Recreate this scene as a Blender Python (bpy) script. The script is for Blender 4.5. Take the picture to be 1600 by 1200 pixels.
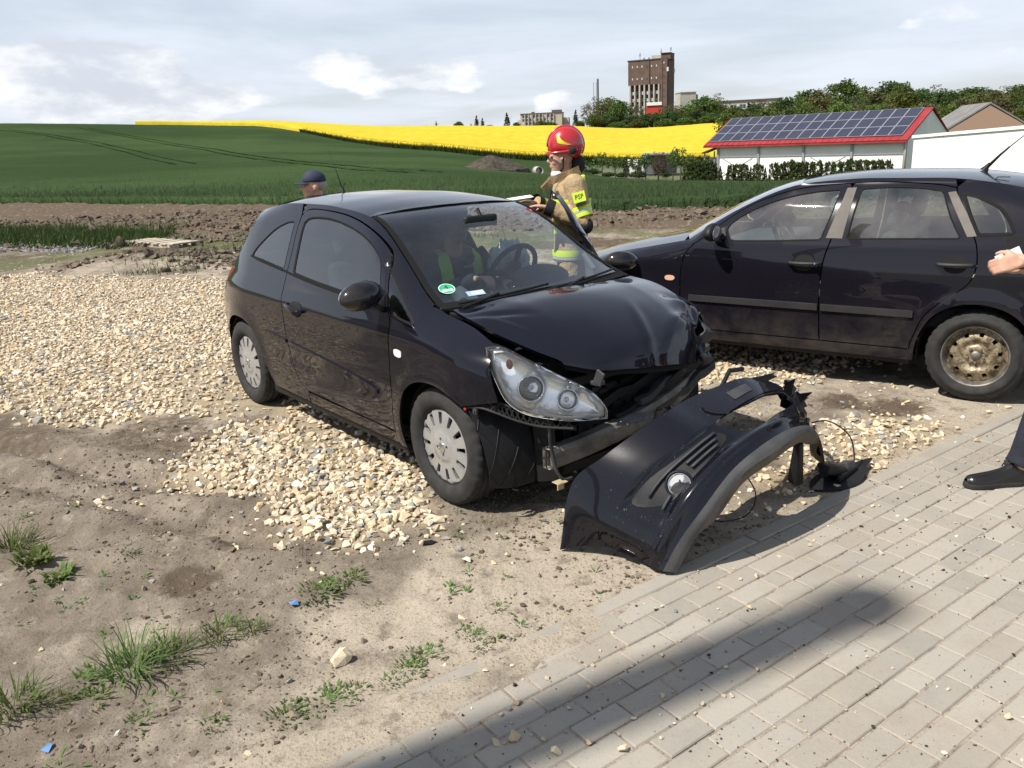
import bpy, bmesh, math, random
import numpy as np
from mathutils import Vector, Matrix, Euler
from mathutils.geometry import delaunay_2d_cdt

for _o in list(bpy.data.objects): bpy.data.objects.remove(_o)
SC = bpy.context.scene
COL = SC.collection
R_ = math.radians

# ------------------------------------------------------------------ camera
CAM_H, PITCH, ROLL, FPX = 1.7935, 0.2849, -0.0445, 1294.0
_R0 = Vector((1, 0, 0)); _U0 = Vector((0, math.sin(PITCH), math.cos(PITCH)))
C_F = Vector((0, math.cos(PITCH), -math.sin(PITCH)))
C_R = math.cos(ROLL) * _R0 + math.sin(ROLL) * _U0
C_U = -math.sin(ROLL) * _R0 + math.cos(ROLL) * _U0
cam_data = bpy.data.cameras.new('camera')
cam = bpy.data.objects.new('camera', cam_data); COL.objects.link(cam)
cam_data.sensor_width = 36; cam_data.sensor_fit = 'HORIZONTAL'; cam_data.lens = 36 * FPX / 1600
cam_data.clip_start = 0.05; cam_data.clip_end = 6000
cam.matrix_world = Matrix(((C_R.x, C_U.x, -C_F.x, 0), (C_R.y, C_U.y, -C_F.y, 0), (C_R.z, C_U.z, -C_F.z, CAM_H), (0, 0, 0, 1)))
SC.camera = cam

# ------------------------------------------------------------------ sun and sky
SHADOW_AZ = R_(26.0)          # direction on the ground in which shadows fall, from +x towards +y
SUN_EL = R_(54)
sun_data = bpy.data.lights.new('sun', 'SUN'); sun_data.energy = 5.0; sun_data.angle = R_(0.53); sun_data.color = (1.0, 0.95, 0.87)
sun = bpy.data.objects.new('sun', sun_data); COL.objects.link(sun)
_sd = Vector((math.cos(SHADOW_AZ) * math.cos(SUN_EL), math.sin(SHADOW_AZ) * math.cos(SUN_EL), -math.sin(SUN_EL)))
sun.rotation_euler = _sd.to_track_quat('-Z', 'Y').to_euler(); sun.location = (-20, -10, 30)
SUN_TO = -_sd
world = bpy.data.worlds.new('World'); SC.world = world; world.use_nodes = True

def ray(px, py):
    return C_R * ((px - 800) / FPX) - C_U * ((py - 600) / FPX) + C_F
def build_sky():
    nt = world.node_tree; nt.nodes.clear(); L = nt.links
    def n(t, **k):
        x = nt.nodes.new(t)
        for a, b in k.items(): setattr(x, a, b)
        return x
    out = n('ShaderNodeOutputWorld'); bg = n('ShaderNodeBackground'); bg.inputs['Strength'].default_value = 0.074
    sky = n('ShaderNodeTexSky', sky_type='NISHITA', sun_disc=False)
    sky.sun_elevation = SUN_EL; sky.sun_rotation = math.atan2(SUN_TO.x, SUN_TO.y)
    sky.air_density = 1.0; sky.dust_density = 1.2; sky.ozone_density = 1.0; sky.altitude = 200
    tc = n('ShaderNodeTexCoord'); sep = n('ShaderNodeSeparateXYZ'); L.new(tc.outputs['Generated'], sep.inputs[0])
    def math_(op, a, b=None, clamp=False):
        m = n('ShaderNodeMath', operation=op, use_clamp=clamp)
        for i, v in enumerate((a, b)):
            if v is None: continue
            if isinstance(v, (int, float)): m.inputs[i].default_value = v
            else: L.new(v, m.inputs[i])
        return m.outputs[0]
    def noise(vec, scale, detail, rough, lo, hi, dist=0.0):
        t = n('ShaderNodeTexNoise'); t.inputs['Scale'].default_value = scale; t.inputs['Detail'].default_value = detail
        t.inputs['Roughness'].default_value = rough; t.inputs['Distortion'].default_value = dist
        L.new(vec, t.inputs['Vector'])
        mr = n('ShaderNodeMapRange', interpolation_type='SMOOTHSTEP'); mr.inputs['From Min'].default_value = lo; mr.inputs['From Max'].default_value = hi
        L.new(t.outputs['Fac'], mr.inputs['Value']); return mr.outputs[0]
    # high thin veil, on a plane overhead
    den = math_('ADD', math_('MAXIMUM', sep.outputs['Z'], 0.0), 0.10)
    cx = n('ShaderNodeCombineXYZ'); L.new(math_('DIVIDE', sep.outputs['X'], den), cx.inputs[0]); L.new(math_('DIVIDE', sep.outputs['Y'], den), cx.inputs[1])
    veil = noise(cx.outputs[0], 0.55, 6, 0.55, 0.30, 0.70, 0.4)
    # cumulus banks low over the horizon: directions stretched so that the banks lie flat
    mp = n('ShaderNodeMapping'); mp.inputs['Scale'].default_value = (1, 1, 2.6); mp.inputs['Location'].default_value = (3.25, 0.4, 1.7); L.new(tc.outputs['Generated'], mp.inputs['Vector'])
    # the banks gather in a few places along the horizon, all the way round
    def blob(px, py, w, h):
        c = ray(px, py).normalized() if isinstance(px, (int, float)) else Vector(px).normalized()
        s_ = n('ShaderNodeVectorMath', operation='SUBTRACT'); L.new(tc.outputs['Generated'], s_.inputs[0]); s_.inputs[1].default_value = c
        m_ = n('ShaderNodeVectorMath', operation='MULTIPLY'); L.new(s_.outputs[0], m_.inputs[0]); m_.inputs[1].default_value = (1 / w, 1 / w, 1 / h)
        l_ = n('ShaderNodeVectorMath', operation='LENGTH'); L.new(m_.outputs[0], l_.inputs[0])
        r_ = n('ShaderNodeMapRange', interpolation_type='SMOOTHSTEP'); r_.inputs['From Min'].default_value = 1.0; r_.inputs['From Max'].default_value = 0.1; L.new(l_.outputs['Value'], r_.inputs['Value']); return r_.outputs[0]
    t_ = n('ShaderNodeTexNoise'); t_.inputs['Scale'].default_value = 6.5; t_.inputs['Detail'].default_value = 9; t_.inputs['Roughness'].default_value = .55; t_.inputs['Distortion'].default_value = .15; L.new(mp.outputs[0], t_.inputs['Vector'])
    acc = t_.outputs['Fac']
    for b_ in ((540, 113, .085, .038), (700, 120, .075, .030), (90, 130, .22, .060), (290, 165, .18, .030), (180, 105, .12, .04), (870, 165, .05, .02), ((-.9, -.3, .12), 0, .35, .09), ((.2, -.95, .15), 0, .4, .10), ((.95, .1, .13), 0, .3, .08), ((-.95, .35, .16), 0, .3, .08)): acc = math_('ADD', acc, math_('MULTIPLY', blob(*b_), .19))
    cr_ = n('ShaderNodeMapRange', interpolation_type='SMOOTHSTEP'); cr_.inputs['From Min'].default_value = .60; cr_.inputs['From Max'].default_value = .69; L.new(acc, cr_.inputs['Value']); cum = cr_.outputs[0]
    mp2 = n('ShaderNodeMapping'); mp2.inputs['Scale'].default_value = (1, 1, 2.6); mp2.inputs['Location'].default_value = (3.22, 0.4, 1.63); L.new(tc.outputs['Generated'], mp2.inputs['Vector'])
    lit = noise(mp2.outputs[0], 6.5, 9, 0.58, 0.42, 0.62, 0.15)
    band = n('ShaderNodeMapRange', interpolation_type='SMOOTHSTEP'); band.inputs['From Min'].default_value = 0.30; band.inputs['From Max'].default_value = 0.08
    L.new(sep.outputs['Z'], band.inputs['Value'])
    cumf = math_('MULTIPLY', cum, band.outputs[0])
    def mix(f, a, b):
        m = n('ShaderNodeMix', data_type='RGBA'); 
        if isinstance(f, float): m.inputs[0].default_value = f
        else: L.new(f, m.inputs[0])
        for i, v in ((6, a), (7, b)):
            if isinstance(v, tuple): m.inputs[i].default_value = v + (1,)
            else: L.new(v, m.inputs[i])
        return m.outputs[2]
    low_ = n('ShaderNodeMapRange', interpolation_type='SMOOTHSTEP'); low_.inputs['From Min'].default_value = 0.62; low_.inputs['From Max'].default_value = 0.10; low_.inputs['To Min'].default_value = 0.42; L.new(sep.outputs['Z'], low_.inputs['Value'])     # the veil thins towards the zenith
    base = mix(math_('MULTIPLY', math_('ADD', math_('MULTIPLY', veil, 0.40), 0.52), low_.outputs[0]), sky.outputs[0], (8.8, 9.45, 10.6))
    cloud = mix(lit, (11.2, 11.3, 11.4), (7.0, 7.45, 8.3))
    colr = mix(math_('MULTIPLY', cumf, 0.85), base, cloud)
    L.new(colr, bg.inputs['Color']); L.new(bg.outputs[0], out.inputs[0])
build_sky()
SC.view_settings.view_transform = 'Standard'; SC.view_settings.look = 'None'
SC.view_settings.exposure = 0.42; SC.view_settings.gamma = 1.0; SC.view_settings.use_curve_mapping = False
SC.render.engine = 'CYCLES'
SC.cycles.use_denoising = True
SC.cycles.max_bounces = 8; SC.cycles.transparent_max_bounces = 16; SC.cycles.glossy_bounces = 4; SC.cycles.transmission_bounces = 6; SC.cycles.diffuse_bounces = 3
SC.cycles.caustics_reflective = False; SC.cycles.caustics_refractive = False

# ------------------------------------------------------------------ helpers
def at(px, py, r):
    """world point seen at (px, py) at horizontal distance r"""
    d = ray(px, py); k = r / math.hypot(d.x, d.y)
    return Vector((d.x * k, d.y * k, CAM_H + d.z * k))
def azim(px, py=215):
    d = ray(px, py); return math.atan2(d.x, d.y)

def _hash(ix, iy, seed):
    h = (ix.astype(np.int64) * 374761393 + iy.astype(np.int64) * 668265263 + seed * 1442695041) & 0x7fffffff
    h = ((h ^ (h >> 13)) * 1274126177) & 0x7fffffff
    return ((h ^ (h >> 16)) & 0xffff) / 65535.0
def vnoise(x, y, seed=0):
    x = np.asarray(x, float); y = np.asarray(y, float)
    ix = np.floor(x); iy = np.floor(y); fx = x - ix; fy = y - iy
    fx = fx * fx * (3 - 2 * fx); fy = fy * fy * (3 - 2 * fy)
    a = _hash(ix, iy, seed); b = _hash(ix + 1, iy, seed); c = _hash(ix, iy + 1, seed); d = _hash(ix + 1, iy + 1, seed)
    return (a * (1 - fx) + b * fx) * (1 - fy) + (c * (1 - fx) + d * fx) * fy
def fbm(x, y, octv=4, seed=0, gain=0.5):
    s = 0; a = 1; t = 0
    for i in range(octv):
        s = s + a * vnoise(x * 2 ** i + 17.3 * i, y * 2 ** i - 9.1 * i, seed + i); t += a; a *= gain
    return s / t
def sstep(a, b, x):
    t = np.clip((np.asarray(x, float) - a) / (b - a), 0, 1); return t * t * (3 - 2 * t)
def pchip(xs, ys):
    """smooth monotone interpolation, returns f(x) for floats or arrays"""
    xs = np.asarray(xs, float); ys = np.asarray(ys, float); h = np.diff(xs); d = np.diff(ys) / h; m = np.zeros(len(xs))
    for i in range(1, len(xs) - 1):
        if d[i - 1] * d[i] > 0:
            w1 = 2 * h[i] + h[i - 1]; w2 = h[i] + 2 * h[i - 1]; m[i] = (w1 + w2) / (w1 / d[i - 1] + w2 / d[i])
    m[0] = d[0]; m[-1] = d[-1]
    def f(x):
        x = np.clip(x, xs[0], xs[-1]); i = np.clip(np.searchsorted(xs, x) - 1, 0, len(xs) - 2)
        t = (x - xs[i]) / h[i]
        return (2 * t**3 - 3 * t**2 + 1) * ys[i] + (t**3 - 2 * t**2 + t) * h[i] * m[i] + (-2 * t**3 + 3 * t**2) * ys[i + 1] + (t**3 - t**2) * h[i] * m[i + 1]
    return f
def inpoly(px, py, poly):
    px = np.asarray(px, float); py = np.asarray(py, float); r = np.zeros(px.shape, bool); n = len(poly)
    for i in range(n):
        x1, y1 = poly[i]; x2, y2 = poly[(i + 1) % n]
        if y1 == y2: continue
        c = ((y1 > py) != (y2 > py)) & (px < (x2 - x1) * (py - y1) / (y2 - y1) + x1); r ^= c
    return r
def polydist(px, py, line, closed=False):
    px = np.asarray(px, float); py = np.asarray(py, float); best = np.full(px.shape, 1e9)
    seg = list(zip(line[:-1], line[1:])) + ([(line[-1], line[0])] if closed else [])
    for (x1, y1), (x2, y2) in seg:
        dx, dy = x2 - x1, y2 - y1; t = np.clip(((px - x1) * dx + (py - y1) * dy) / (dx * dx + dy * dy + 1e-12), 0, 1)
        best = np.minimum(best, np.hypot(px - x1 - t * dx, py - y1 - t * dy))
    return best

def new_mesh(name, V, F):
    me = bpy.data.meshes.new(name)
    V = np.asarray(V, np.float32)
    if isinstance(F, np.ndarray) and F.ndim == 2:
        k = F.shape[1]; n = len(F)
        me.vertices.add(len(V)); me.vertices.foreach_set('co', V.ravel())
        me.loops.add(n * k); me.loops.foreach_set('vertex_index', F.astype(np.int32).ravel())
        me.polygons.add(n); me.polygons.foreach_set('loop_start', np.arange(0, n * k, k, dtype=np.int32))
        me.update(calc_edges=True); me.shade_flat()
    else:
        me.from_pydata([tuple(map(float, v)) for v in V], [], [tuple(map(int, f)) for f in F]); me.update()
    return me
def obj(name, me, mat=None, parent=None, smooth=False, loc=None, rot=None):
    o = bpy.data.objects.new(name, me); COL.objects.link(o)
    if mat is not None and me is not None and hasattr(me, 'materials') and len(me.materials) == 0: me.materials.append(mat)
    if parent is not None: o.parent = parent
    if smooth and me is not None: me.polygons.foreach_set('use_smooth', np.ones(len(me.polygons), bool))
    if loc is not None: o.location = loc
    if rot is not None: o.rotation_euler = rot
    return o
def tag(o, label=None, cat=None, group=None, kind=None):
    if label: o['label'] = label
    if cat: o['category'] = cat
    if group: o['group'] = group
    if kind: o['kind'] = kind
    return o
def empty(name, loc=(0, 0, 0), rz=0.0, label=None, cat=None, group=None):
    o = bpy.data.objects.new(name, None); COL.objects.link(o); o.location = loc; o.rotation_euler = (0, 0, rz); o.empty_display_size = 0.1
    return tag(o, label, cat, group)
def copy_tree(o, parent=None):
    c = o.copy(); COL.objects.link(c); c.parent = parent
    for ch in list(o.children): copy_tree(ch, c)
    return c

class MB:
    """collects simple solids into one mesh"""
    def __init__(s): s.v = []; s.f = []
    def add(s, V, F):
        b = len(s.v); s.v += [tuple(v) for v in V]; s.f += [tuple(i + b for i in f) for f in F]; return s
    def box(s, c, d, M=None, taper=1.0):
        x, y, z = d[0] / 2, d[1] / 2, d[2] / 2
        V = [Vector((sx * x * (taper if sz > 0 else 1), sy * y * (taper if sz > 0 else 1), sz * z)) for sz in (-1, 1) for sy in (-1, 1) for sx in (-1, 1)]
        if M is not None: V = [M @ v for v in V]
        V = [v + Vector(c) for v in V]
        return s.add(V, [(0, 2, 3, 1), (4, 5, 7, 6), (0, 1, 5, 4), (2, 6, 7, 3), (0, 4, 6, 2), (1, 3, 7, 5)])
    def tube(s, path, rad, n=8, caps=True, flat=1.0):
        path = [Vector(p) for p in path]
        if isinstance(rad, (int, float)): rad = [rad] * len(path)
        V = []; up = None
        for i, p in enumerate(path):
            t = (path[min(i + 1, len(path) - 1)] - path[max(i - 1, 0)]); t = t.normalized() if t.length > 1e-9 else Vector((0, 0, 1))
            if up is None: up = Vector((0, 0, 1)) if abs(t.z) < 0.9 else Vector((1, 0, 0))
            a = t.cross(up); a = a.normalized() if a.length > 1e-6 else Vector((1, 0, 0)); b = a.cross(t).normalized(); up = b
            V += [p + (a * math.cos(2 * math.pi * k / n) + b * math.sin(2 * math.pi * k / n) * flat) * rad[i] for k in range(n)]
        F = [(i * n + k, i * n + (k + 1) % n, (i + 1) * n + (k + 1) % n, (i + 1) * n + k) for i in range(len(path) - 1) for k in range(n)]
        if caps: F += [tuple(range(n - 1, -1, -1)), tuple((len(path) - 1) * n + k for k in range(n))]
        return s.add(V, F)
    def lathe(s, prof, n=32, M=None, ax='y'):
        """prof: (radius, axial) pairs spun about an axis"""
        V = []
        for r, h in prof:
            for k in range(n):
                c, q = math.cos(2 * math.pi * k / n) * r, math.sin(2 * math.pi * k / n) * r
                V.append(Vector((c, h, q)) if ax == 'y' else Vector((c, q, h)))
        if M is not None: V = [M @ v for v in V]
        F = [(i * n + k, i * n + (k + 1) % n, (i + 1) * n + (k + 1) % n, (i + 1) * n + k) for i in range(len(prof) - 1) for k in range(n)]
        return s.add(V, F)
    def prism(s, poly, h0, h1, M=None):
        """extrude an xy polygon from z=h0 to z=h1"""
        n = len(poly); V = [Vector((x, y, h0)) for x, y in poly] + [Vector((x, y, h1)) for x, y in poly]
        if M is not None: V = [M @ v for v in V]
        return s.add(V, [tuple(range(n - 1, -1, -1)), tuple(range(n, 2 * n))] + [(i, (i + 1) % n, n + (i + 1) % n, n + i) for i in range(n)])
    def ball(s, c, r, nu=12, nv=8, fn=None):
        r = r if hasattr(r, '__len__') else (r, r, r); V = [];
        for j in range(nv + 1):
            th = math.pi * j / nv
            for i in range(nu):
                ph = 2 * math.pi * i / nu; p = Vector((math.sin(th) * math.cos(ph), math.sin(th) * math.sin(ph), math.cos(th)))
                if fn: p = fn(p)
                V.append(Vector((p.x * r[0] + c[0], p.y * r[1] + c[1], p.z * r[2] + c[2])))
        return s.add(V, [(j * nu + i, (j + 1) * nu + i, (j + 1) * nu + (i + 1) % nu, j * nu + (i + 1) % nu) for j in range(nv) for i in range(nu)])
    def mesh(s, name): 
        me = bpy.data.meshes.new(name); me.from_pydata([tuple(v) for v in s.v], [], s.f); me.update(); return me
    def build(s, name, mat, parent=None, smooth=False, bevel=0, loc=None, rot=None, fix=True, seg=2):
        me = s.mesh(name)
        if fix:
            bm = bmesh.new(); bm.from_mesh(me); bmesh.ops.recalc_face_normals(bm, faces=bm.faces); bm.to_mesh(me); bm.free()
        o = obj(name, me, mat, parent, smooth, loc, rot)
        if bevel:
            m = o.modifiers.new('bevel', 'BEVEL'); m.width = bevel; m.segments = seg; m.limit_method = 'ANGLE'; m.angle_limit = R_(40); m.harden_normals = False
            if not smooth:
                me.polygons.foreach_set('use_smooth', np.ones(len(me.polygons), bool))
                w = o.modifiers.new('wn', 'WEIGHTED_NORMAL'); w.keep_sharp = False
        return o

# ------------------------------------------------------------------ materials
class NT:
    def __init__(s, name):
        s.m = bpy.data.materials.new(name); s.m.use_nodes = True; s.t = s.m.node_tree; s.t.nodes.clear()
        s.out = s.n('ShaderNodeOutputMaterial')
    def n(s, typ, **k):
        x = s.t.nodes.new(typ)
        for a, b in k.items(): setattr(x, a, b)
        return x
    def set(s, sock, v):
        if v is None: return
        if isinstance(v, bpy.types.NodeSocket): s.t.links.new(v, sock)
        elif isinstance(v, tuple) and len(v) == 3 and sock.type == 'RGBA': sock.default_value = v + (1,)
        else: sock.default_value = v
    def noise(s, scale=5, detail=4, rough=0.55, vec=None, dist=0.0):
        x = s.n('ShaderNodeTexNoise'); s.set(x.inputs['Scale'], scale); s.set(x.inputs['Detail'], detail); s.set(x.inputs['Roughness'], rough); s.set(x.inputs['Distortion'], dist)
        s.set(x.inputs['Vector'], vec if vec is not None else s.coord()); return x.outputs['Fac']
    def coord(s, kind='Object', scale=None):
        if not hasattr(s, '_tc'): s._tc = s.n('ShaderNodeTexCoord')
        c = s._tc.outputs[kind]
        if scale is not None:
            m = s.n('ShaderNodeMapping'); s.set(m.inputs['Scale'], scale); s.t.links.new(c, m.inputs['Vector']); c = m.outputs[0]
        return c
    def ramp(s, v, a, b, smooth=True):
        x = s.n('ShaderNodeMapRange', interpolation_type='SMOOTHSTEP' if smooth else 'LINEAR'); s.set(x.inputs['From Min'], a); s.set(x.inputs['From Max'], b); s.set(x.inputs['Value'], v); return x.outputs[0]
    def mix(s, f, a, b, mode='MIX'):
        x = s.n('ShaderNodeMix', data_type='RGBA', blend_type=mode); s.set(x.inputs[0], f); s.set(x.inputs[6], a); s.set(x.inputs[7], b); return x.outputs[2]
    def math(s, op, a, b=None):
        x = s.n('ShaderNodeMath', operation=op); s.set(x.inputs[0], a); s.set(x.inputs[1], b); return x.outputs[0]
    def attr(s, name, out='Color'):
        x = s.n('ShaderNodeAttribute', attribute_name=name); return x.outputs[out]
    def bump(s, h, strength=0.3, dist=0.01):
        x = s.n('ShaderNodeBump'); s.set(x.inputs['Strength'], strength); s.set(x.inputs['Distance'], dist); s.set(x.inputs['Height'], h); return x.outputs[0]
    def bsdf(s, base=(0.5, 0.5, 0.5), rough=0.6, metal=0.0, normal=None, coat=0.0, coat_rough=0.03, spec=0.5, emis=None, trans=0.0, ior=1.5, sheen=0.0):
        x = s.n('ShaderNodeBsdfPrincipled')
        s.set(x.inputs['Base Color'], base); s.set(x.inputs['Roughness'], rough); s.set(x.inputs['Metallic'], metal); s.set(x.inputs['Normal'], normal)
        s.set(x.inputs['Coat Weight'], coat); s.set(x.inputs['Coat Roughness'], coat_rough); s.set(x.inputs['Specular IOR Level'], spec); s.set(x.inputs['Transmission Weight'], trans); s.set(x.inputs['IOR'], ior)
        s.set(x.inputs['Sheen Weight'], sheen)
        s.t.links.new(x.outputs[0], s.out.inputs[0]); s.p = x; return s.m
def simple(name, base, rough=0.6, metal=0.0, var=0.0, vscale=8, bump=0.0, bscale=40, coat=0.0, spec=0.5, bdist=0.005, sheen=0.0):
    t = NT(name); c = base; nm = None
    if var:
        f = t.noise(vscale, 5, 0.6); c = t.mix(t.ramp(f, 0.3, 0.7), tuple(x * (1 - var) for x in base), tuple(min(1, x * (1 + var)) for x in base))
    if bump: nm = t.bump(t.noise(bscale, 4, 0.6), bump, bdist)
    return t.bsdf(c, rough, metal, nm, coat=coat, spec=spec, sheen=sheen)
def leaf_mat(name, a, b, rough=0.6, trans=0.25):
    t = NT(name); g = t.n('ShaderNodeNewGeometry'); oi = t.n('ShaderNodeObjectInfo')
    c = t.mix(g.outputs['Random Per Island'], a, b)
    hs = t.n('ShaderNodeHueSaturation'); t.set(hs.inputs['Color'], c); t.set(hs.inputs['Hue'], t.math('ADD', t.math('MULTIPLY', oi.outputs['Random'], 0.05), 0.475)); t.set(hs.inputs['Value'], t.math('ADD', t.math('MULTIPLY', oi.outputs['Random'], 0.5), 0.75))
    t.bsdf(hs.outputs[0], rough, spec=0.25)
    tr = t.n('ShaderNodeBsdfTranslucent'); t.set(tr.inputs['Color'], hs.outputs[0]); mx = t.n('ShaderNodeMixShader'); t.set(mx.inputs[0], trans)
    t.t.links.new(t.p.outputs[0], mx.inputs[1]); t.t.links.new(tr.outputs[0], mx.inputs[2]); t.t.links.new(mx.outputs[0], t.out.inputs[0]); return t.m
def glass_mat(name, tint=(0.75, 0.85, 0.82), refl=1.0, dust=0.03):
    """thin pane: clear tint, Fresnel reflection and a film of dust"""
    t = NT(name); tr = t.n('ShaderNodeBsdfTransparent'); t.set(tr.inputs['Color'], tint)
    gl = t.n('ShaderNodeBsdfGlossy'); t.set(gl.inputs['Roughness'], 0.015); t.set(gl.inputs['Color'], (1.0, 1.0, 1.0))
    fr = t.n('ShaderNodeFresnel'); t.set(fr.inputs['IOR'], 1.55)
    mx = t.n('ShaderNodeMixShader'); t.set(mx.inputs[0], t.math('MINIMUM', t.math('MULTIPLY', fr.outputs[0], 1.75 * refl), 1.0)); t.t.links.new(tr.outputs[0], mx.inputs[1]); t.t.links.new(gl.outputs[0], mx.inputs[2])
    df = t.n('ShaderNodeBsdfDiffuse'); t.set(df.inputs['Color'], (0.45, 0.43, 0.40))
    m2 = t.n('ShaderNodeMixShader'); t.set(m2.inputs[0], t.math('MULTIPLY', t.ramp(t.noise(3.0, 5, 0.6), 0.35, 0.75), dust)); t.t.links.new(mx.outputs[0], m2.inputs[1]); t.t.links.new(df.outputs[0], m2.inputs[2])
    t.t.links.new(m2.outputs[0], t.out.inputs[0]); return t.m
# ------------------------------------------------------------------ terrain
_cols = [0, 400, 650, 850, 1000, 1200, 1600]
_rad = [0, 15, 20, 30, 40, 50, 60, 75, 90, 110, 150, 220, 260, 300, 350, 500, 900, 3000]
_tab = {0: [0, 0, 0, 0, 0.05, .15, .3, .65, 1.1, 1.8, 4.1, 10.0, 11.0, 10.9, 10.4, 8, 4, 0],
        400: [0, 0, 0, 0, 0, .05, .2, .42, .7, 1.25, 3.0, 7.5, 9.3, 9.6, 9.4, 7, 4, 0],
        650: [0, 0, 0, 0, 0, 0, .03, .1, .2, .4, 1.35, 4.1, 5.9, 6.9, 7.0, 6, 4, 0],
        850: [0, 0, 0, -.1, -.3, -.5, -.8, -1.2, -1.3, -1.1, -.6, 2.4, 4.0, 5.3, 5.5, 5.5, 5, 2],
        1000: [0, 0, 0, -.25, -.55, -1.05, -1.5, -2.1, -2.2, -1.9, -1.4, .1, 1.6, 2.95, 3.6, 6, 6, 3],
        1200: [0, 0, 0, -.3, -.75, -1.3, -1.9, -2.6, -2.8, -2.5, -1.5, 1, 2.6, 4, 5, 8, 8, 4],
        1600: [0, 0, 0, -.3, -.9, -1.5, -2.1, -2.7, -2.9, -2.4, -1, 3, 6, 8, 9, 12, 12, 6]}
_az = np.array([azim(c) for c in _cols]); _TR = [pchip(_rad, _tab[c]) for c in _cols]
def terrain(x, y):
    x = np.asarray(x, float); y = np.asarray(y, float); r = np.hypot(x, y); a = np.arctan2(x, y)
    zs = np.stack([f(r) for f in _TR]); 
    ac = np.clip(a, _az[0], _az[-1]); i = np.clip(np.searchsorted(_az, ac) - 1, 0, len(_az) - 2)
    t = (ac - _az[i]) / (_az[i + 1] - _az[i]); t = t * t * (3 - 2 * t) * 0.6 + t * 0.4
    z = np.take_along_axis(zs, i[None], 0)[0] * (1 - t) + np.take_along_axis(zs, (i + 1)[None], 0)[0] * t
    back = sstep(1.2, 2.4, np.abs(a)); return z * (1 - back)
def tz(x, y): return float(terrain(np.array([x]), np.array([y]))[0])

NX0, NX1, NY0, NY1 = -34.0, 16.0, 0.4, 44.0        # extent of the finely built yard
m_field = NT('meadow soil'); _f = m_field.noise(0.08, 5, 0.6); m_field = m_field.bsdf(m_field.mix(m_field.ramp(_f, .4, .6), (0.10, 0.11, 0.045), (0.055, 0.085, 0.03)), 0.95)
def polar_sheet(name, azs, rs, zoff, mat, fn=None, kind='structure'):
    A, Rr = np.meshgrid(azs, rs, indexing='ij'); X = np.sin(A) * Rr; Y = np.cos(A) * Rr; Z = terrain(X, Y) + zoff
    if fn is not None: Z = fn(X, Y, Z)
    n, m = A.shape; idx = np.arange(n * m).reshape(n, m)
    F = np.stack([idx[:-1, :-1], idx[:-1, 1:], idx[1:, 1:], idx[1:, :-1]], -1).reshape(-1, 4)
    o = obj(name, new_mesh(name, np.stack([X, Y, Z], -1).reshape(-1, 3), F), mat, smooth=True); tag(o, kind=kind); return o
def _sink(X, Y, Z):
    d = np.minimum(np.minimum(X - NX0, NX1 - X), np.minimum(Y - NY0, NY1 - Y)); return Z - 0.5 * sstep(0.0, 1.0, d) - 0.02
_rs = np.concatenate([np.linspace(0.01, 30, 61), np.geomspace(31, 3000, 90)])
polar_sheet('terrain', np.linspace(-math.pi, math.pi, 361), _rs, 0.0, m_field, _sink)

# ------------------------------------------------------------------ wheat and rapeseed
_we = [(-90, 62), (-60, 52), (-40, 45.5), (-22.4, 37.9), (-14.7, 33.3), (-8.7, 29.7), (-2, 24.6), (2.5, 20.9), (5.6, 20.4), (10, 21.2), (20, 22), (40, 24)]
def _edge_r(poly):
    a = np.array([math.atan2(x, y) for x, y in poly]); r = np.array([math.hypot(x, y) for x, y in poly]); return lambda q: np.interp(q, a, r)
wheat_in = _edge_r(_we)
_rp = {-200: 262, 100: 262, 210: 250, 300: 243, 400: 228, 500: 184, 560: 160, 650: 133, 750: 117, 850: 110, 1000: 110, 1100: 113, 1300: 120, 1700: 130}
_ra = np.array([azim(c) for c in _rp]); _rr = np.array(list(_rp.values()), float)
rape_in = lambda a: np.interp(a, _ra, _rr)
_wo = {-200: 290, 190: 290, 420: 240, 850: 114, 905: 108, 925: 78, 960: 73, 1150: 68, 1420: 60, 1700: 56}
_oa = np.array([azim(c) for c in _wo]); _or = np.array(list(_wo.values()), float)
wheat_out = lambda a: np.interp(a, _oa, _or)
t = NT('wheat'); c_obj = t.coord()
_mp = t.n('ShaderNodeMapping'); t.set(_mp.inputs['Rotation'], (0, 0, 0.5)); t.set(_mp.inputs['Scale'], (1.2, 9.0, 1)); t.t.links.new(c_obj, _mp.inputs['Vector'])
_f1 = t.noise(1.0, 3, .6, _mp.outputs[0]); _f2 = t.noise(0.035, 3, .5); _f3 = t.noise(9, 4, .7)
_cc = t.mix(t.ramp(_f1, .35, .65), (0.040, 0.066, 0.027), (0.060, 0.092, 0.039)); _cc = t.mix(t.ramp(_f2, .36, .62), _cc, (0.034, 0.056, 0.024)); _cc = t.mix(t.math('MULTIPLY', t.ramp(_f3, .5, .8), .5), _cc, (0.060, 0.094, 0.036))
m_wheat = t.bsdf(_cc, 0.9, normal=t.bump(_f3, 0.6, 0.15), spec=0.0)
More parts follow.
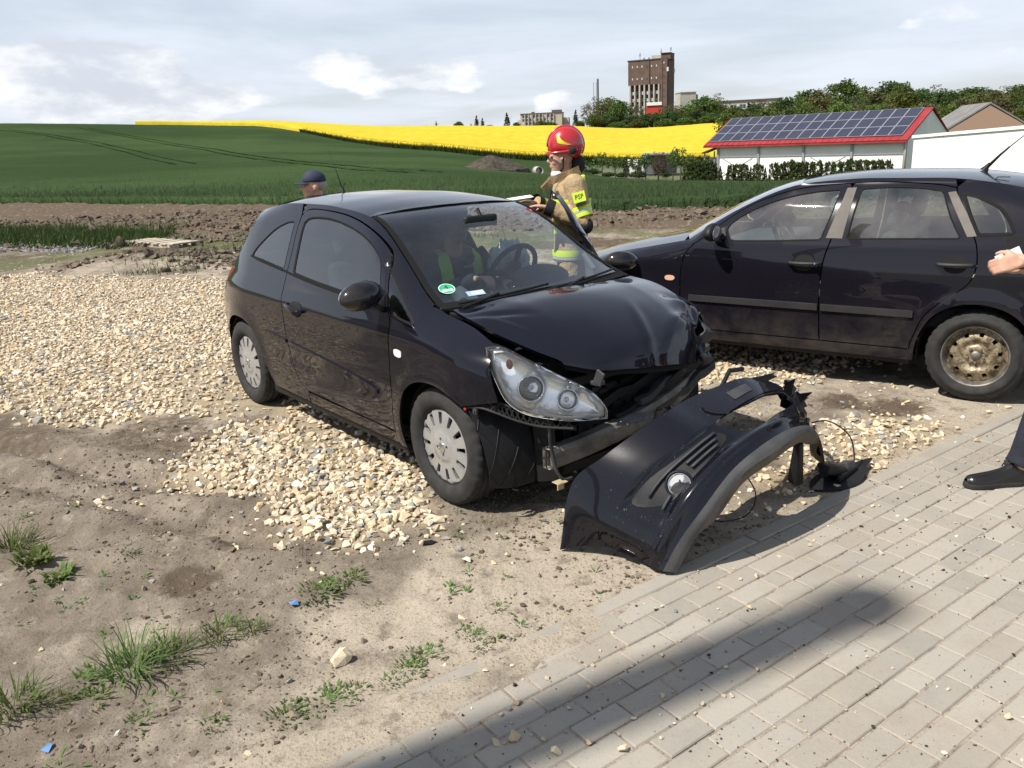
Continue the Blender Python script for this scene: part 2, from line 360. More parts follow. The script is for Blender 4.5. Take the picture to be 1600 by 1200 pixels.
def region_sheet(name, a0, a1, na, rin, rout, nr, h, mat, seed, rough, kind='structure', edge=0.25):
    azs = np.linspace(a0, a1, na); u = np.linspace(0, 1, nr) ** 1.8
    ri = rin(azs); ro = rout(azs); keep = ro > ri + 1; azs = azs[keep]; ri = ri[keep]; ro = ro[keep]
    A = azs[:, None] + 0 * u[None]; Rr = ri[:, None] + (ro - ri)[:, None] * u[None]
    X = np.sin(A) * Rr; Y = np.cos(A) * Rr; hh = h * sstep(0, edge, (Rr - ri[:, None]) / h + 0.0001)
    hh[:, 0] = -0.1; hh[:, -1] = -0.1
    Z = terrain(X, Y) + hh * (1 + rough * (fbm(X * 1.7, Y * 1.7, 3, seed) - .5)) + (hh > 0) * rough * .5 * (fbm(X * .15, Y * .15, 3, seed + 9) - .5)
    n, m = A.shape; idx = np.arange(n * m).reshape(n, m); F = np.stack([idx[:-1, :-1], idx[:-1, 1:], idx[1:, 1:], idx[1:, :-1]], -1).reshape(-1, 4)
    o = obj(name, new_mesh(name, np.stack([X, Y, Z], -1).reshape(-1, 3), F), mat, smooth=True); tag(o, kind=kind); return o
region_sheet('wheat_field', R_(-62), R_(58), 500, wheat_in, wheat_out, 160, 0.30, m_wheat, 3, 0.25)
t = NT('rapeseed'); _f = t.noise(0.5, 4, .6, t.coord('Object', (1, .35, 1))); _g = t.noise(6, 4, .7)
_cc = t.mix(t.ramp(_f, .3, .7), (0.47, 0.365, 0.035), (0.56, 0.445, 0.05)); _cc = t.mix(t.math('MULTIPLY', t.ramp(_g, .55, .78), .6), _cc, (0.30, 0.31, 0.03)); _cc = t.mix(t.math('MULTIPLY', t.ramp(t.noise(.06, 4, .6, t.coord('Object', (1, 3.5, 1))), .45, .7), .35), _cc, (0.40, 0.34, 0.02))
m_rape = t.bsdf(_cc, 0.9, spec=0.0)
region_sheet('rapeseed_field', azim(215), R_(45), 420, lambda a: rape_in(a) + .5, lambda a: rape_in(a) * 0 + 330, 120, 1.25, m_rape, 5, 0.12)
rng = np.random.default_rng(7)
# tramlines left by the sprayer
m_tram = simple('trodden wheat', (0.028, 0.045, 0.018), .9, spec=0)
def tramline(pts):
    q = []
    for px, py in pts:                                         # walk out along the ray until it meets the crop
        d = ray(px, py); h = math.hypot(d.x, d.y); r = 30.0
        while r < 300 and CAM_H + d.z / h * r > tz(d.x / h * r, d.y / h * r) + .3: r += .25
        q.append(Vector((d.x / h * r, d.y / h * r, 0)))
    V = []; P = [Vector(p) for p in (np.array(a) for a in q)]; C = []
    for i in range(len(P) - 1): C += [P[i].lerp(P[i + 1], k / 12) for k in range(12)]
    for off in (-.9, .9):
        b = len(V); W_ = []
        for i, p in enumerate(C):
            t_ = (C[min(i + 1, len(C) - 1)] - C[max(i - 1, 0)]).normalized(); s_ = Vector((-t_.y, t_.x, 0))
            for e in (-.17, .17): x, y = (p + s_ * (off + e)).xy; W_.append((x, y, tz(x, y) + .37))
        me = new_mesh('tramline', W_, [(2 * i, 2 * i + 1, 2 * i + 3, 2 * i + 2) for i in range(len(C) - 1)]); obj('tramline', me, m_tram, bpy.data.objects['wheat_field'])
tramline([(4, 203), (80, 212), (150, 224), (210, 238), (300, 258)]); tramline([(130, 200), (230, 218), (330, 234), (430, 250), (560, 263), (680, 270)])
def blade_field(name, X, Y, h, w, mat, seed, lean=.35, zoff=0.0, mats=None):
    """loose upright blades, two crossed triangles a plant"""
    g = np.random.default_rng(seed); n = len(X); Z = terrain(X, Y) + zoff
    V = np.zeros((n, 3, 3)); a = g.uniform(0, math.pi, n); ww = w * g.uniform(.6, 1.3, n); hh = h * g.uniform(.7, 1.25, n)
    V[:, 0] = np.stack([X - np.cos(a) * ww, Y - np.sin(a) * ww, Z - .03], -1); V[:, 1] = np.stack([X + np.cos(a) * ww, Y + np.sin(a) * ww, Z - .03], -1)
    V[:, 2] = np.stack([X + g.normal(0, lean, n) * hh, Y + g.normal(0, lean, n) * hh, Z + hh], -1)
    o = obj(name, new_mesh(name, V.reshape(-1, 3), np.arange(n * 3).reshape(n, 3)), mat); tag(o, kind='stuff'); return o
# wheat plants you can make out along the near edge
_n = 60000; _a = rng.uniform(R_(-34), R_(34), _n); _r = wheat_in(_a) + rng.exponential(7.0, _n)
_k = (_r < np.minimum(wheat_out(_a) - .5, 75)); _a, _r = _a[_k], _r[_k]
m_blade = leaf_mat('wheat blades', (0.032, 0.056, 0.020), (0.074, 0.112, 0.040))
o = blade_field('wheat_plants', np.sin(_a) * _r, np.cos(_a) * _r, .40, .018, m_blade, 11); tag(o, 'young green wheat plants along the near edge of the field', 'wheat', kind='stuff')
# rape stems and blossom along the lower edge of the yellow field
_n = 30000; _a = rng.uniform(azim(470), azim(1110), _n); _r = rape_in(_a) + rng.uniform(-.3, 1.2, _n)
m_stem = leaf_mat('rape stems', (0.025, 0.05, 0.014), (0.06, 0.09, 0.02))
o = blade_field('rapeseed_stems', np.sin(_a) * _r, np.cos(_a) * _r, .92, .12, m_stem, 12, .14); tag(o, 'dark green stems along the lower edge of the yellow field', 'rapeseed', kind='stuff')
_n = 14000; _a = rng.uniform(azim(475), azim(1110), _n); _r = rape_in(_a) + rng.uniform(0.2, 6, _n); X, Y = np.sin(_a) * _r, np.cos(_a) * _r
m_bloss = simple('rape blossom', (0.54, 0.42, 0.03), .9, spec=.1)
o = blade_field('rapeseed_blossom', X, Y, .40, .10, m_bloss, 13, .3, .92); tag(o, 'yellow rape blossom standing along the field edge', 'rapeseed', kind='stuff')

# ------------------------------------------------------------------ the yard: trodden soil, gravel bed, bedding sand
PA = R_(35.6); P0 = (0.62, 3.165); PD = (math.cos(PA), math.sin(PA)); PN = (math.sin(PA), -math.cos(PA))
def pst(x, y):
    dx, dy = np.asarray(x) - P0[0], np.asarray(y) - P0[1]; return dx * PN[0] + dy * PN[1], dx * PD[0] + dy * PD[1]   # s into the paving, t along its edge
G_UP = [(-14, 16.6), (-10.9, 15.0), (-8.4, 13.8), (-7.85, 13.9), (-7, 13.1), (-6.35, 13.2), (-5.4, 12.5), (-4.8, 12.5), (-4.1, 12.1), (-3.0, 10.3), (-2.2, 9.0), (-1.0, 6.2), (-1.3, 5.6), (-1.55, 5.55), (-1.75, 5.75), (-1.95, 5.75), (-2.06, 5.57), (-2.44, 5.66), (-2.76, 5.5), (-3.16, 5.5), (-3.6, 5.85), (-4.7, 6.1), (-8, 7.0), (-14, 8.5)]
G_LOW = [(-2.0, 5.2), (-1.65, 5.6), (-1.25, 5.66), (-.65, 4.9), (-.52, 4.3), (-.34, 3.74), (-.36, 3.6), (-.5, 3.72), (-.62, 3.6), (-.78, 3.44), (-.95, 3.5), (-1.17, 3.72), (-1.29, 3.96), (-1.7, 4.25), (-2.06, 4.5), (-1.98, 4.76)]
G_MID = [(-1.2, 5.8), (-2.2, 9.0), (-3.0, 10.3), (-2, 11), (2, 10.2), (4.6, 8), (5.2, 6.6), (3.6, 6.5), (2.55, 6.05), (2.15, 5.75), (1.8, 5.75), (1.38, 5.8), (.9, 5.0), (.2, 5.0), (-.2, 4.8), (-.6, 4.95)]
G_RIGHT = [(1.5, 4.3), (1.63, 4.7), (1.97, 4.95), (2.26, 5.06), (2.57, 4.95), (2.66, 4.66), (2.3, 4.44), (1.82, 4.12), (1.72, 4.02), (1.3, 3.9), (1.2, 4.1)]
_gx = np.arange(NX0, NX1 + .001, .065); 
_gy = [NY0]; 
while _gy[-1] < NY1: _gy.append(_gy[-1] + max(.024, min(.30, (_gy[-1] - 0.2) * .0085)))
_gy = np.array(_gy); _gy[-1] = NY1
# finer columns near the camera
_gx = np.unique(np.concatenate([np.arange(NX0, -14, .25), np.arange(-14, -3.2, .085), np.arange(-3.2, 3.4, .026), np.arange(3.4, 9, .085), np.arange(9, NX1 + .001, .2), [NX1]]))
X, Y = np.meshgrid(_gx, _gy, indexing='ij')
S, T = pst(X, Y)
def softpoly(poly, w): 
    d = polydist(X, Y, poly, True); ins = inpoly(X, Y, poly); return sstep(-w, w, np.where(ins, d, -d))
g_up, g_low, g_mid, g_right = softpoly(G_UP, .25), softpoly(G_LOW, .22), softpoly(G_MID, .25), softpoly(G_RIGHT, .2)
grav = np.clip(g_up + g_low + g_mid * .8 + g_right, 0, 1)
big = fbm(X * .55, Y * .55, 4, 21) - .5; med = fbm(X * 2.3, Y * 2.3, 4, 22) - .5; fine = fbm(X * 9, Y * 9, 4, 23) - .5; vfine = fbm(X * 28, Y * 28, 3, 24) - .5
dirt = (1 - grav)
ruts = [[(-4.5, 5.6), (-3.2, 5.1), (-2.5, 4.62), (-2.0, 4.35), (-1.5, 4.2)], [(-4.5, 4.9), (-3.1, 4.65), (-2.4, 4.3), (-1.8, 3.95), (-1.2, 3.6)], [(-3.4, 3.9), (-2.5, 3.75), (-1.9, 3.75), (-1.4, 3.83), (-1.15, 3.6)]]
Z = terrain(X, Y) + dirt * (.05 * big + .05 * med + .034 * fine + .020 * vfine) + grav * (.04 * big + .02 * med + .008)
for k, l in enumerate(ruts):
    d = polydist(X, Y, l); Z -= (.055 - .012 * k) * np.exp(-(d / .10) ** 2) * (1 - g_up); Z += .03 * np.exp(-((d - .2) / .09) ** 2) * (1 - g_up)
Z += .17 * np.exp(-(((X + 6.3) / 1.7) ** 2 + ((Y - 14.5) / .8) ** 2)) * (.35 + 1.3 * fbm(X * 2.2, Y * 2.2, 4, 31))       # heap of turned soil behind the gravel
plough = sstep(0, 1.2, Y - np.where(X < -8, 19.5 - .42 * (X + 8), 19.5 - .30 * (X + 8)))
Z += plough * (.07 * np.sin((Y + .62 * X) * 5.2 + 2 * fbm(X * .4, Y * .4, 2, 33)) + .10 * fine + .06 * vfine)
nearcar = np.exp(-(((X - .9) / 1.3) ** 2 + ((Y - 4.0) / .8) ** 2)); Z -= .02 * nearcar
# cars stand on level, packed ground
flat = np.zeros_like(X)
for (cx, cy) in ((-.30, 3.97), (-1.87, 5.93), (0.85, 4.95), (-.72, 6.9), (3.02, 5.22), (1.04, 6.66), (4.02, 6.6), (2.0, 8.0), (2.55, 3.85), (.3, 3.35)): flat = np.maximum(flat, np.exp(-((X - cx) ** 2 + (Y - cy) ** 2) / .30 ** 2))
Z = Z * (1 - flat) - .004 * flat
# level off towards the paving; bedding sand below and over its edge
near = sstep(-.45, 0.0, S); sandcover = sstep(.55, -.05, S) * sstep(.45, -.9, T) * (.30 + 1.1 * fbm(X * 3.1, Y * 3.1, 4, 41))
Z = Z * (1 - near) + near * (-.006 + .012 * fine * (S < .02))
Z = np.where(S > 0.0, -.0050 + .020 * np.clip(sandcover - .34, 0, .6) + .002 * fine * (sandcover > .34), Z)
border = np.minimum(np.minimum(X - NX0, NX1 - X), np.minimum(Y - NY0, NY1 - Y)); Z = np.where(border < .8, terrain(X, Y) + (Z - terrain(X, Y)) * sstep(0, .8, border), Z)
YARD = (_gx, _gy, Z.copy())
def gz(x, y):
    i = int(np.clip(np.searchsorted(_gx, x) - 1, 0, len(_gx) - 2)); j = int(np.clip(np.searchsorted(_gy, y) - 1, 0, len(_gy) - 2))
    u = (x - _gx[i]) / (_gx[i + 1] - _gx[i]); v = (y - _gy[j]) / (_gy[j + 1] - _gy[j]); q = YARD[2]
    return float((q[i, j] * (1 - u) + q[i + 1, j] * u) * (1 - v) + (q[i, j + 1] * (1 - u) + q[i + 1, j + 1] * u) * v)
def gzv(x, y):
    i = np.clip(np.searchsorted(_gx, x) - 1, 0, len(_gx) - 2); j = np.clip(np.searchsorted(_gy, y) - 1, 0, len(_gy) - 2)
    u = (x - _gx[i]) / (_gx[i + 1] - _gx[i]); v = (y - _gy[j]) / (_gy[j + 1] - _gy[j]); q = YARD[2]
    return (q[i, j] * (1 - u) + q[i + 1, j] * u) * (1 - v) + (q[i, j + 1] * (1 - u) + q[i + 1, j + 1] * u) * v
# colour zones of the ground: pale sand, dark humus and painted spots, gravel dust, grown-over
pale = np.clip(sstep(.40, .62, fbm(X * .9, Y * .9, 4, 51)) * .55 + sstep(-.8, .05, S) * .62 + .35 * np.exp(-(((X + 1.0) / .8) ** 2 + ((Y - 2.95) / .35) ** 2)) - .5 * plough, 0, 1)
darkz = np.clip(sstep(.48, .66, fbm(X * 1.3 + 7, Y * 1.3, 4, 52)) * .42 + .9 * sstep(4.1, 4.7, Y) * dirt * (X < -.8) * (Y < 6.3) * .30 + plough * .55 + sstep(13, 14.5, Y) * .45, 0, 1)
for (bx, by, br) in ((-1.46, 3.27, .16), (2.5, 5.2, .28), (2.25, 5.35, .2)): darkz = np.maximum(darkz, 1.25 * np.exp(-(((X - bx) / br) ** 2 + ((Y - by) / br) ** 2) ** 1.5) * (.55 + .6 * fbm(X * 5, Y * 5, 3, 53)))  # first spot: blurred cast shadow painted in; other two: plain darker spots
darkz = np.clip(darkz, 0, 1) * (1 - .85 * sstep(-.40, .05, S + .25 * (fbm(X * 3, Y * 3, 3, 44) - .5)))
grow = np.clip(sstep(13.2, 15, Y) * (1 - plough) * sstep(.42, .6, fbm(X * .7, Y * .7, 4, 54)) + .5 * sstep(.6, .75, fbm(X * 1.7, Y * 1.7, 4, 55)) * (X < -.8) * dirt * (Y < 4.5), 0, 1)
_rg = dirt * (1 - flat) * sstep(-.05, -.35, S) * (Y < 6.5); Z = Z + _rg * (.35 + .9 * darkz) * (.050 * np.abs(fbm(X * 7, Y * 7, 4, 81) - .5) + .030 * (fbm(X * 17, Y * 17, 3, 82) - .5)) ; YARD = (_gx, _gy, Z.copy())
n_, m_ = X.shape; idx = np.arange(n_ * m_).reshape(n_, m_)
F = np.stack([idx[:-1, :-1], idx[1:, :-1], idx[1:, 1:], idx[:-1, 1:]], -1).reshape(-1, 4)
me = new_mesh('ground', np.stack([X, Y, Z], -1).reshape(-1, 3), F)
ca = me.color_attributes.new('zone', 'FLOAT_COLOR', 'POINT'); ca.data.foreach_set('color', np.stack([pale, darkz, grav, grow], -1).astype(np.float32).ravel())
t = NT('yard soil'); z_ = t.n('ShaderNodeSeparateColor'); t.set(z_.inputs[0], t.attr('zone')); za = t.attr('zone', 'Alpha')
f1 = t.noise(3.5, 6, .62); f2 = t.noise(22, 6, .68); f3 = t.noise(90, 4, .7); f4 = t.noise(320, 3, .7)
c = t.mix(t.ramp(f1, .35, .65), (0.170, 0.142, 0.110), (0.235, 0.199, 0.156))
c = t.mix(t.ramp(t.math('ADD', z_.outputs[0], t.math('MULTIPLY', t.math('SUBTRACT', f1, .5), .9)), .25, .75), c, (0.39, 0.335, 0.262))
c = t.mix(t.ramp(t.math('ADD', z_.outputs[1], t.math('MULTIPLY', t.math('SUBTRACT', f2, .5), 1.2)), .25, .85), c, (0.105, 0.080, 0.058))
c = t.mix(t.ramp(t.math('ADD', z_.outputs[2], t.math('MULTIPLY', t.math('SUBTRACT', f2, .5), .8)), .3, .8), c, (0.345, 0.28, 0.195))
c = t.mix(t.math('MULTIPLY', t.ramp(t.math('ADD', za, t.math('MULTIPLY', t.math('SUBTRACT', f2, .5), 1.6)), .3, .9), .7), c, (0.085, 0.10, 0.038))
f5 = t.noise(8.5, 6, .7); c = t.mix(t.math('MULTIPLY', t.ramp(f5, .52, .66), .55), c, (0.115, 0.092, 0.070)); c = t.mix(t.math('MULTIPLY', t.ramp(f5, .46, .34), .45), c, (0.36, 0.31, 0.245))
c = t.mix(t.ramp(f3, .50, .70), c, t.mix(.6, c, (0.075, 0.058, 0.042))); c = t.mix(t.ramp(f4, .62, .75), c, t.mix(.5, c, (0.38, 0.33, 0.255)))
m_ground = t.bsdf(c, 0.95, normal=t.bump(t.math('ADD', t.math('MULTIPLY', f2, .5), t.math('ADD', t.math('MULTIPLY', f3, .22), t.math('MULTIPLY', f4, .10))), .8, 0.03), spec=.05)
o = obj('ground', me, m_ground, smooth=True); tag(o, kind='structure')

# ------------------------------------------------------------------ stones
def hull_rock(seed, n=12, flat=.66):
    g = random.Random(seed); bm = bmesh.new()
    for i in range(n):
        v = Vector((g.gauss(0, 1), g.gauss(0, 1), g.gauss(0, 1))).normalized() * g.uniform(.80, 1.12); bm.verts.new((v.x * g.uniform(.9, 1.1), v.y * .82, v.z * flat))
    r = bmesh.ops.convex_hull(bm, input=bm.verts)
    bmesh.ops.delete(bm, geom=[v for v in bm.verts if not v.link_faces], context='VERTS'); bmesh.ops.triangulate(bm, faces=bm.faces)
    bm.verts.index_update(); V = np.array([v.co[:] for v in bm.verts]); F = np.array([[v.index for v in f.verts] for f in bm.faces]); bm.free(); return V, F
ROCKS = [hull_rock(s) for s in range(28)]
def scatter_rocks(name, P, size, mat, seed, tilt=.5, sink=.25):
    g = np.random.default_rng(seed); Vs = []; Fs = []; base = 0; var = g.integers(0, len(ROCKS), len(P))
    for k, (V, F) in enumerate(ROCKS):
        sel = np.where(var == k)[0]
        if not len(sel): continue
        m = len(sel); a = g.uniform(0, 6.283, m); b = g.normal(0, tilt, m); sc = size[sel]; an = g.uniform(.75, 1.3, (m, 3)); 
        W = V[None] * an[:, None] * sc[:, None, None]
        y2 = W[..., 1] * np.cos(b)[:, None] - W[..., 2] * np.sin(b)[:, None]; z2 = W[..., 1] * np.sin(b)[:, None] + W[..., 2] * np.cos(b)[:, None]
        x3 = W[..., 0] * np.cos(a)[:, None] - y2 * np.sin(a)[:, None]; y3 = W[..., 0] * np.sin(a)[:, None] + y2 * np.cos(a)[:, None]
        W = np.stack([x3, y3, z2], -1) + P[sel][:, None]; W[..., 2] += (sc * sink)[:, None]
        Vs.append(W.reshape(-1, 3)); Fs.append((F[None] + base + (np.arange(m) * len(V))[:, None, None]).reshape(-1, 3)); base += m * len(V)
    return obj(name, new_mesh(name, np.concatenate(Vs), np.concatenate(Fs)), mat)
def stone_mat(name, per='island', grey=.14):
    t = NT(name)
    rnd = t.n('ShaderNodeNewGeometry').outputs['Random Per Island'] if per == 'island' else t.n('ShaderNodeObjectInfo').outputs['Random']
    cr = t.n('ShaderNodeValToRGB'); t.set(cr.inputs[0], rnd); e = cr.color_ramp; e.interpolation = 'LINEAR'
    stops = [(0, (0.17, 0.19, 0.205)), (grey * .6, (0.27, 0.28, 0.28)), (grey, (0.36, 0.30, 0.22)), (grey + .06, (0.52, 0.42, 0.285)), (.45, (0.62, 0.535, 0.40)), (.68, (0.57, 0.465, 0.315)), (.8, (0.53, 0.39, 0.225)), (.88, (0.64, 0.57, 0.45)), (1, (0.70, 0.645, 0.545))]
    e.elements[0].position, e.elements[0].color = stops[0][0], stops[0][1] + (1,); e.elements[1].position, e.elements[1].color = 1, stops[-1][1] + (1,)
    for p_, c_ in stops[1:-1]: x = e.elements.new(p_); x.color = c_ + (1,)
    f = t.noise(60, 5, .65); g = t.noise(14, 3, .6)
    c = t.mix(t.math('MULTIPLY', t.ramp(f, .35, .75), .25), cr.outputs[0], (0.34, 0.27, 0.18)); c = t.mix(t.math('MULTIPLY', t.ramp(g, .5, .75), .35), c, (0.62, 0.47, 0.26))
    return t.bsdf(c, .9, normal=t.bump(f, .5, .006), spec=.25)
m_stone = stone_mat('crushed limestone'); m_stone1 = stone_mat('single limestone', 'object')
g = np.random.default_rng(5)
def fill(poly, sp, dens=None, far=None):
    a = np.array(poly); x0, y0 = a.min(0); x1, y1 = a.max(0); xs = np.arange(x0, x1, sp); ys = np.arange(y0, y1, sp); A, B = np.meshgrid(xs, ys); A = A.ravel() + g.uniform(-.5, .5, A.size) * sp; B = B.ravel() + g.uniform(-.5, .5, B.size) * sp
    k = inpoly(A + g.normal(0, .09, A.size), B + g.normal(0, .09, A.size), poly); A, B = A[k], B[k]
    if dens is not None: k = g.uniform(0, 1, A.size) < dens(A, B); A, B = A[k], B[k]
    return A, B
px_, py_, ss_ = [], [], []
def put(AB, lo, hi):
    A, B = AB; px_.append(A); py_.append(B); ss_.append(lo + (hi - lo) * g.beta(1.3, 2.6, A.size))
_hid = lambda A, B: np.where((A < -1.05 * B * .70), .25, 1.0)         # thin out what lies outside the view
_track = lambda A, B: 1 - .55 * np.exp(-(polydist(A, B, [(-1.0, 5.0), (-1.55, 5.45), (-2.1, 5.9), (-2.6, 6.9)]) / .30) ** 2)
put(fill(G_UP, .043, lambda A, B: _hid(A, B) * _track(A, B) * (.60 + .75 * fbm(A * 1.5, B * 1.5, 3, 61)) * np.where(B > 10.5, .75, 1)), .013, .040)
put(fill(G_UP, .20, lambda A, B: _hid(A, B) * .5), .030, .050)
put(fill(G_LOW, .034, lambda A, B: .96 * _track(A, B)), .010, .036); put(fill(G_LOW, .06, lambda A, B: .6 * _track(A, B)), .022, .048)
put(fill(G_MID, .045, lambda A, B: .34 + .66 * sstep(.42, .6, fbm(A * 1.1, B * 1.1, 3, 62))), .012, .042)
put(fill(G_RIGHT, .048, lambda A, B: .5 + .5 * sstep(.35, .5, fbm(A * 2.1, B * 2.1, 3, 63))), .012, .042)
_big = [(-4.5, 2.0), (3.4, 2.0), (4.5, 7), (2.5, 7), (-6, 6.2)]
put(fill(_big, .13, lambda A, B: .14 * (pst(A, B)[0] < -.05)), .005, .026); put(fill([(-2.5, 5.4), (-.2, 5.2), (-.1, 3.4), (-.9, 3.2), (-2.4, 4.1)], .06, lambda A, B: .30 * (fbm(A * 3, B * 3, 3, 66) > .42)), .006, .032)                 # strays on the soil
put(fill([(.2, 4.3), (2.7, 5.8), (3.4, 5.0), (2.2, 4.3), (1.1, 3.6), (.5, 3.5)], .06, lambda A, B: .35 * (pst(A, B)[0] < -.02)), .006, .028)
put(fill([(-10, 13), (-3.4, 12.2), (-3.4, 16.3), (-10, 17)], .2, lambda A, B: .28 * sstep(.45, .6, fbm(A, B, 3, 64))), .012, .045)
A = np.concatenate(px_); B = np.concatenate(py_); Sz = np.concatenate(ss_); _s, _t2 = pst(A, B); k = (_s < -.015) & (B > .9); A, B, Sz = A[k], B[k], Sz[k]
# keep clear of the tyres
for (cx, cy, rr) in ((-.30, 3.97, .17), (-1.87, 5.93, .17), (3.02, 5.22, .17), (.2, 3.4, .1), (.55, 3.15, .12)): k = np.hypot(A - cx, B - cy) > rr; A, B, Sz = A[k], B[k], Sz[k]
o = scatter_rocks('gravel', np.stack([A, B, gzv(A, B) + g.uniform(0, .010, A.size) * (Sz > .015)], -1), Sz, m_stone, 8, .5, .06); tag(o, 'pale yellow crushed limestone gravel spread round the parked cars', 'gravel', kind='stuff')
N_GRAVEL = len(A)
# crumbs of soil
m_crumb = simple('soil crumbs', (0.12, 0.092, 0.066), .95, var=.4, vscale=20)
m_crumb0 = NT('dry soil crumbs'); m_crumb0 = m_crumb0.bsdf(m_crumb0.mix(m_crumb0.n('ShaderNodeNewGeometry').outputs['Random Per Island'], (0.075, 0.058, 0.042), (0.235, 0.19, 0.14)), .95, spec=.1)
_n = 42000; A = g.uniform(-3.2, 2.4, _n); B = 1.5 + 3.9 * g.uniform(0, 1, _n) ** 1.25; _s, _t2 = pst(A, B); k = (_s < -.01) & (.6 * vnoise(A * 2.2, B * 2.2, 71) + .4 * vnoise(A * 9, B * 9, 73) > g.uniform(.28, .75, _n)) & ~inpoly(A, B, G_LOW); A, B = A[k], B[k]
Sz = g.exponential(.0034, A.size) + .0022
o = scatter_rocks('soil_crumbs', np.stack([A, B, gzv(A, B)], -1), np.minimum(Sz, .022), m_crumb0, 9, .5, .1); tag(o, 'dark crumbs of dry soil strewn over the bare ground', 'soil', kind='stuff')
_n = 6000; A = g.uniform(-9, -3.3, _n); B = g.uniform(13.2, 16.4, _n); k = vnoise(A * .8, B * .8, 72) + .6 * np.exp(-(((A + 6.3) / 1.7) ** 2 + ((B - 14.5) / .7) ** 2)) > g.uniform(.5, 1.2, _n); A, B = A[k], B[k]
_n2 = 16000; A2 = g.uniform(-16, 11, _n2); B2 = g.uniform(17.5, 27, _n2); A = np.concatenate([A, A2]); B = np.concatenate([B, B2])
o = scatter_rocks('soil_clods', np.stack([A, B, gzv(A, B)], -1), g.exponential(.022, A.size) + .012, m_crumb, 10); tag(o, 'brown clods of turned soil on the ploughed strip', 'soil', kind='stuff')

# ------------------------------------------------------------------ paving of grey concrete blocks
def block_mesh(name, l, w, h, ch=.004):
    V = []; x, y = l / 2, w / 2
    for (ix, iz) in ((0, -h), (0, -ch), (ch, 0)):
        V += [(-x + ix, -y + ix, iz), (x - ix, -y + ix, iz), (x - ix, y - ix, iz), (-x + ix, y - ix, iz)]
    F = [(8, 9, 10, 11)] + [(b + i, b + (i + 1) % 4, b + 4 + (i + 1) % 4, b + 4 + i) for b in (0, 4) for i in range(4)]
    return V, F
def paver_mat(name, per):
    t = NT(name); rnd = t.n('ShaderNodeNewGeometry').outputs['Random Per Island'] if per == 'island' else t.n('ShaderNodeObjectInfo').outputs['Random']
    geo = t.n('ShaderNodeNewGeometry'); pos = geo.outputs['Position']
    f = t.noise(9, 5, .65, pos); g1 = t.noise(240, 4, .75, pos); g2 = t.noise(2.2, 4, .6, pos); g3 = t.noise(55, 5, .7, pos)
    c = t.mix(rnd, (0.258, 0.238, 0.203), (0.342, 0.316, 0.272)); c = t.mix(t.math('MULTIPLY', t.ramp(f, .35, .7), .35), c, (0.35, 0.315, 0.255)); c = t.mix(t.math('MULTIPLY', t.ramp(g2, .45, .65), .45), c, (0.38, 0.33, 0.255))
    c = t.mix(t.math('MULTIPLY', t.ramp(g1, .55, .72), .45), c, (0.13, 0.12, 0.105)); c = t.mix(t.math('MULTIPLY', t.ramp(g1, .42, .28), .35), c, (0.52, 0.49, 0.43)); c = t.mix(t.math('MULTIPLY', t.ramp(g3, .55, .72), .45), c, (0.20, 0.17, 0.13)); c = t.mix(t.math('MULTIPLY', t.ramp(t.noise(1.1, 5, .65, pos), .50, .66), .38), c, (0.19, 0.165, 0.135))
    return t.bsdf(c, .88, normal=t.bump(t.math('ADD', t.math('MULTIPLY', g1, .4), t.math('MULTIPLY', g3, .6)), .45, .006), spec=.3)
m_pav = paver_mat('concrete block', 'object'); m_pavs = paver_mat('concrete blocks', 'island')
pav_root = tag(empty('pavement', (P0[0], P0[1], 0), PA), kind='structure')
gp = random.Random(3); pavers = []
_row = 0; s = .088
while s < 5.2:
    t0 = -6 + (.1 if _row % 2 else 0) + gp.choice((0, 0, .05)); tt = t0
    while tt < 6.5:
        l = .1 if gp.random() < .05 else .2
        cx = P0[0] + PD[0] * (tt + l / 2) + PN[0] * (s + .05); cy = P0[1] + PD[1] * (tt + l / 2) + PN[1] * (s + .05)
        if cy > .25 and -1.3 < cx < 6.5 and cy < 6.5: pavers.append((tt + l / 2, s + .05, l, cx, cy))
        tt += l
    s += .1; _row += 1
def _pix(x, y, z=0):
    d = Vector((x, y, z - CAM_H)); k = d.dot(C_F); return (800 + FPX * d.dot(C_R) / k, 600 - FPX * d.dot(C_U) / k, k) if k > .05 else (1e6, 1e6, 0)
_vis = []; _rest = []
for p in pavers:
    u, v, k = _pix(p[3], p[4]); (_vis if (-60 < u < 1660 and v < 1260) else _rest).append((k, p))
_vis.sort(key=lambda q: q[0]); _rest += _vis[300:]; _vis = _vis[:300]
_bm = {}
for l in (.1, .2):
    V, F = block_mesh('paver', l - .007, .1 - .007, .06); _bm[l] = new_mesh('paver', V, F); _bm[l].materials.append(m_pav)
for k, (tc_, sc_, l, cx, cy) in _vis:
    o = obj('paver', _bm[l], None, pav_root, loc=(tc_ + gp.gauss(0, .0006), -sc_ + gp.gauss(0, .0006), gp.gauss(0, .0014)), rot=(gp.gauss(0, .008), gp.gauss(0, .006), gp.gauss(0, .006)))
VV, FF = [], []
for k, (tc_, sc_, l, cx, cy) in _rest:
    V, F = block_mesh('p', l - .007, .1 - .007, .06); b = len(VV); dz = gp.gauss(0, .0014); VV += [(x + tc_, y - sc_, z + dz) for x, y, z in V]; FF += [tuple(i + b for i in f) for f in F]
o = obj('paver_rest', new_mesh('paver_rest', VV, FF), m_pavs, pav_root); o['kind'] = 'stuff'
m_kerb = paver_mat('kerb concrete', 'object')
for i in range(-2, 8):
    V, F = block_mesh('edging', .99, .079, .2, .006); o = obj('edging_stone', new_mesh('edging_stone', V, F), m_kerb, pav_root, loc=(.02 + i * 1.0, -.042, .001 + .005 * gp.random()), rot=(gp.gauss(0, .01), gp.gauss(0, .004), gp.gauss(0, .003)))
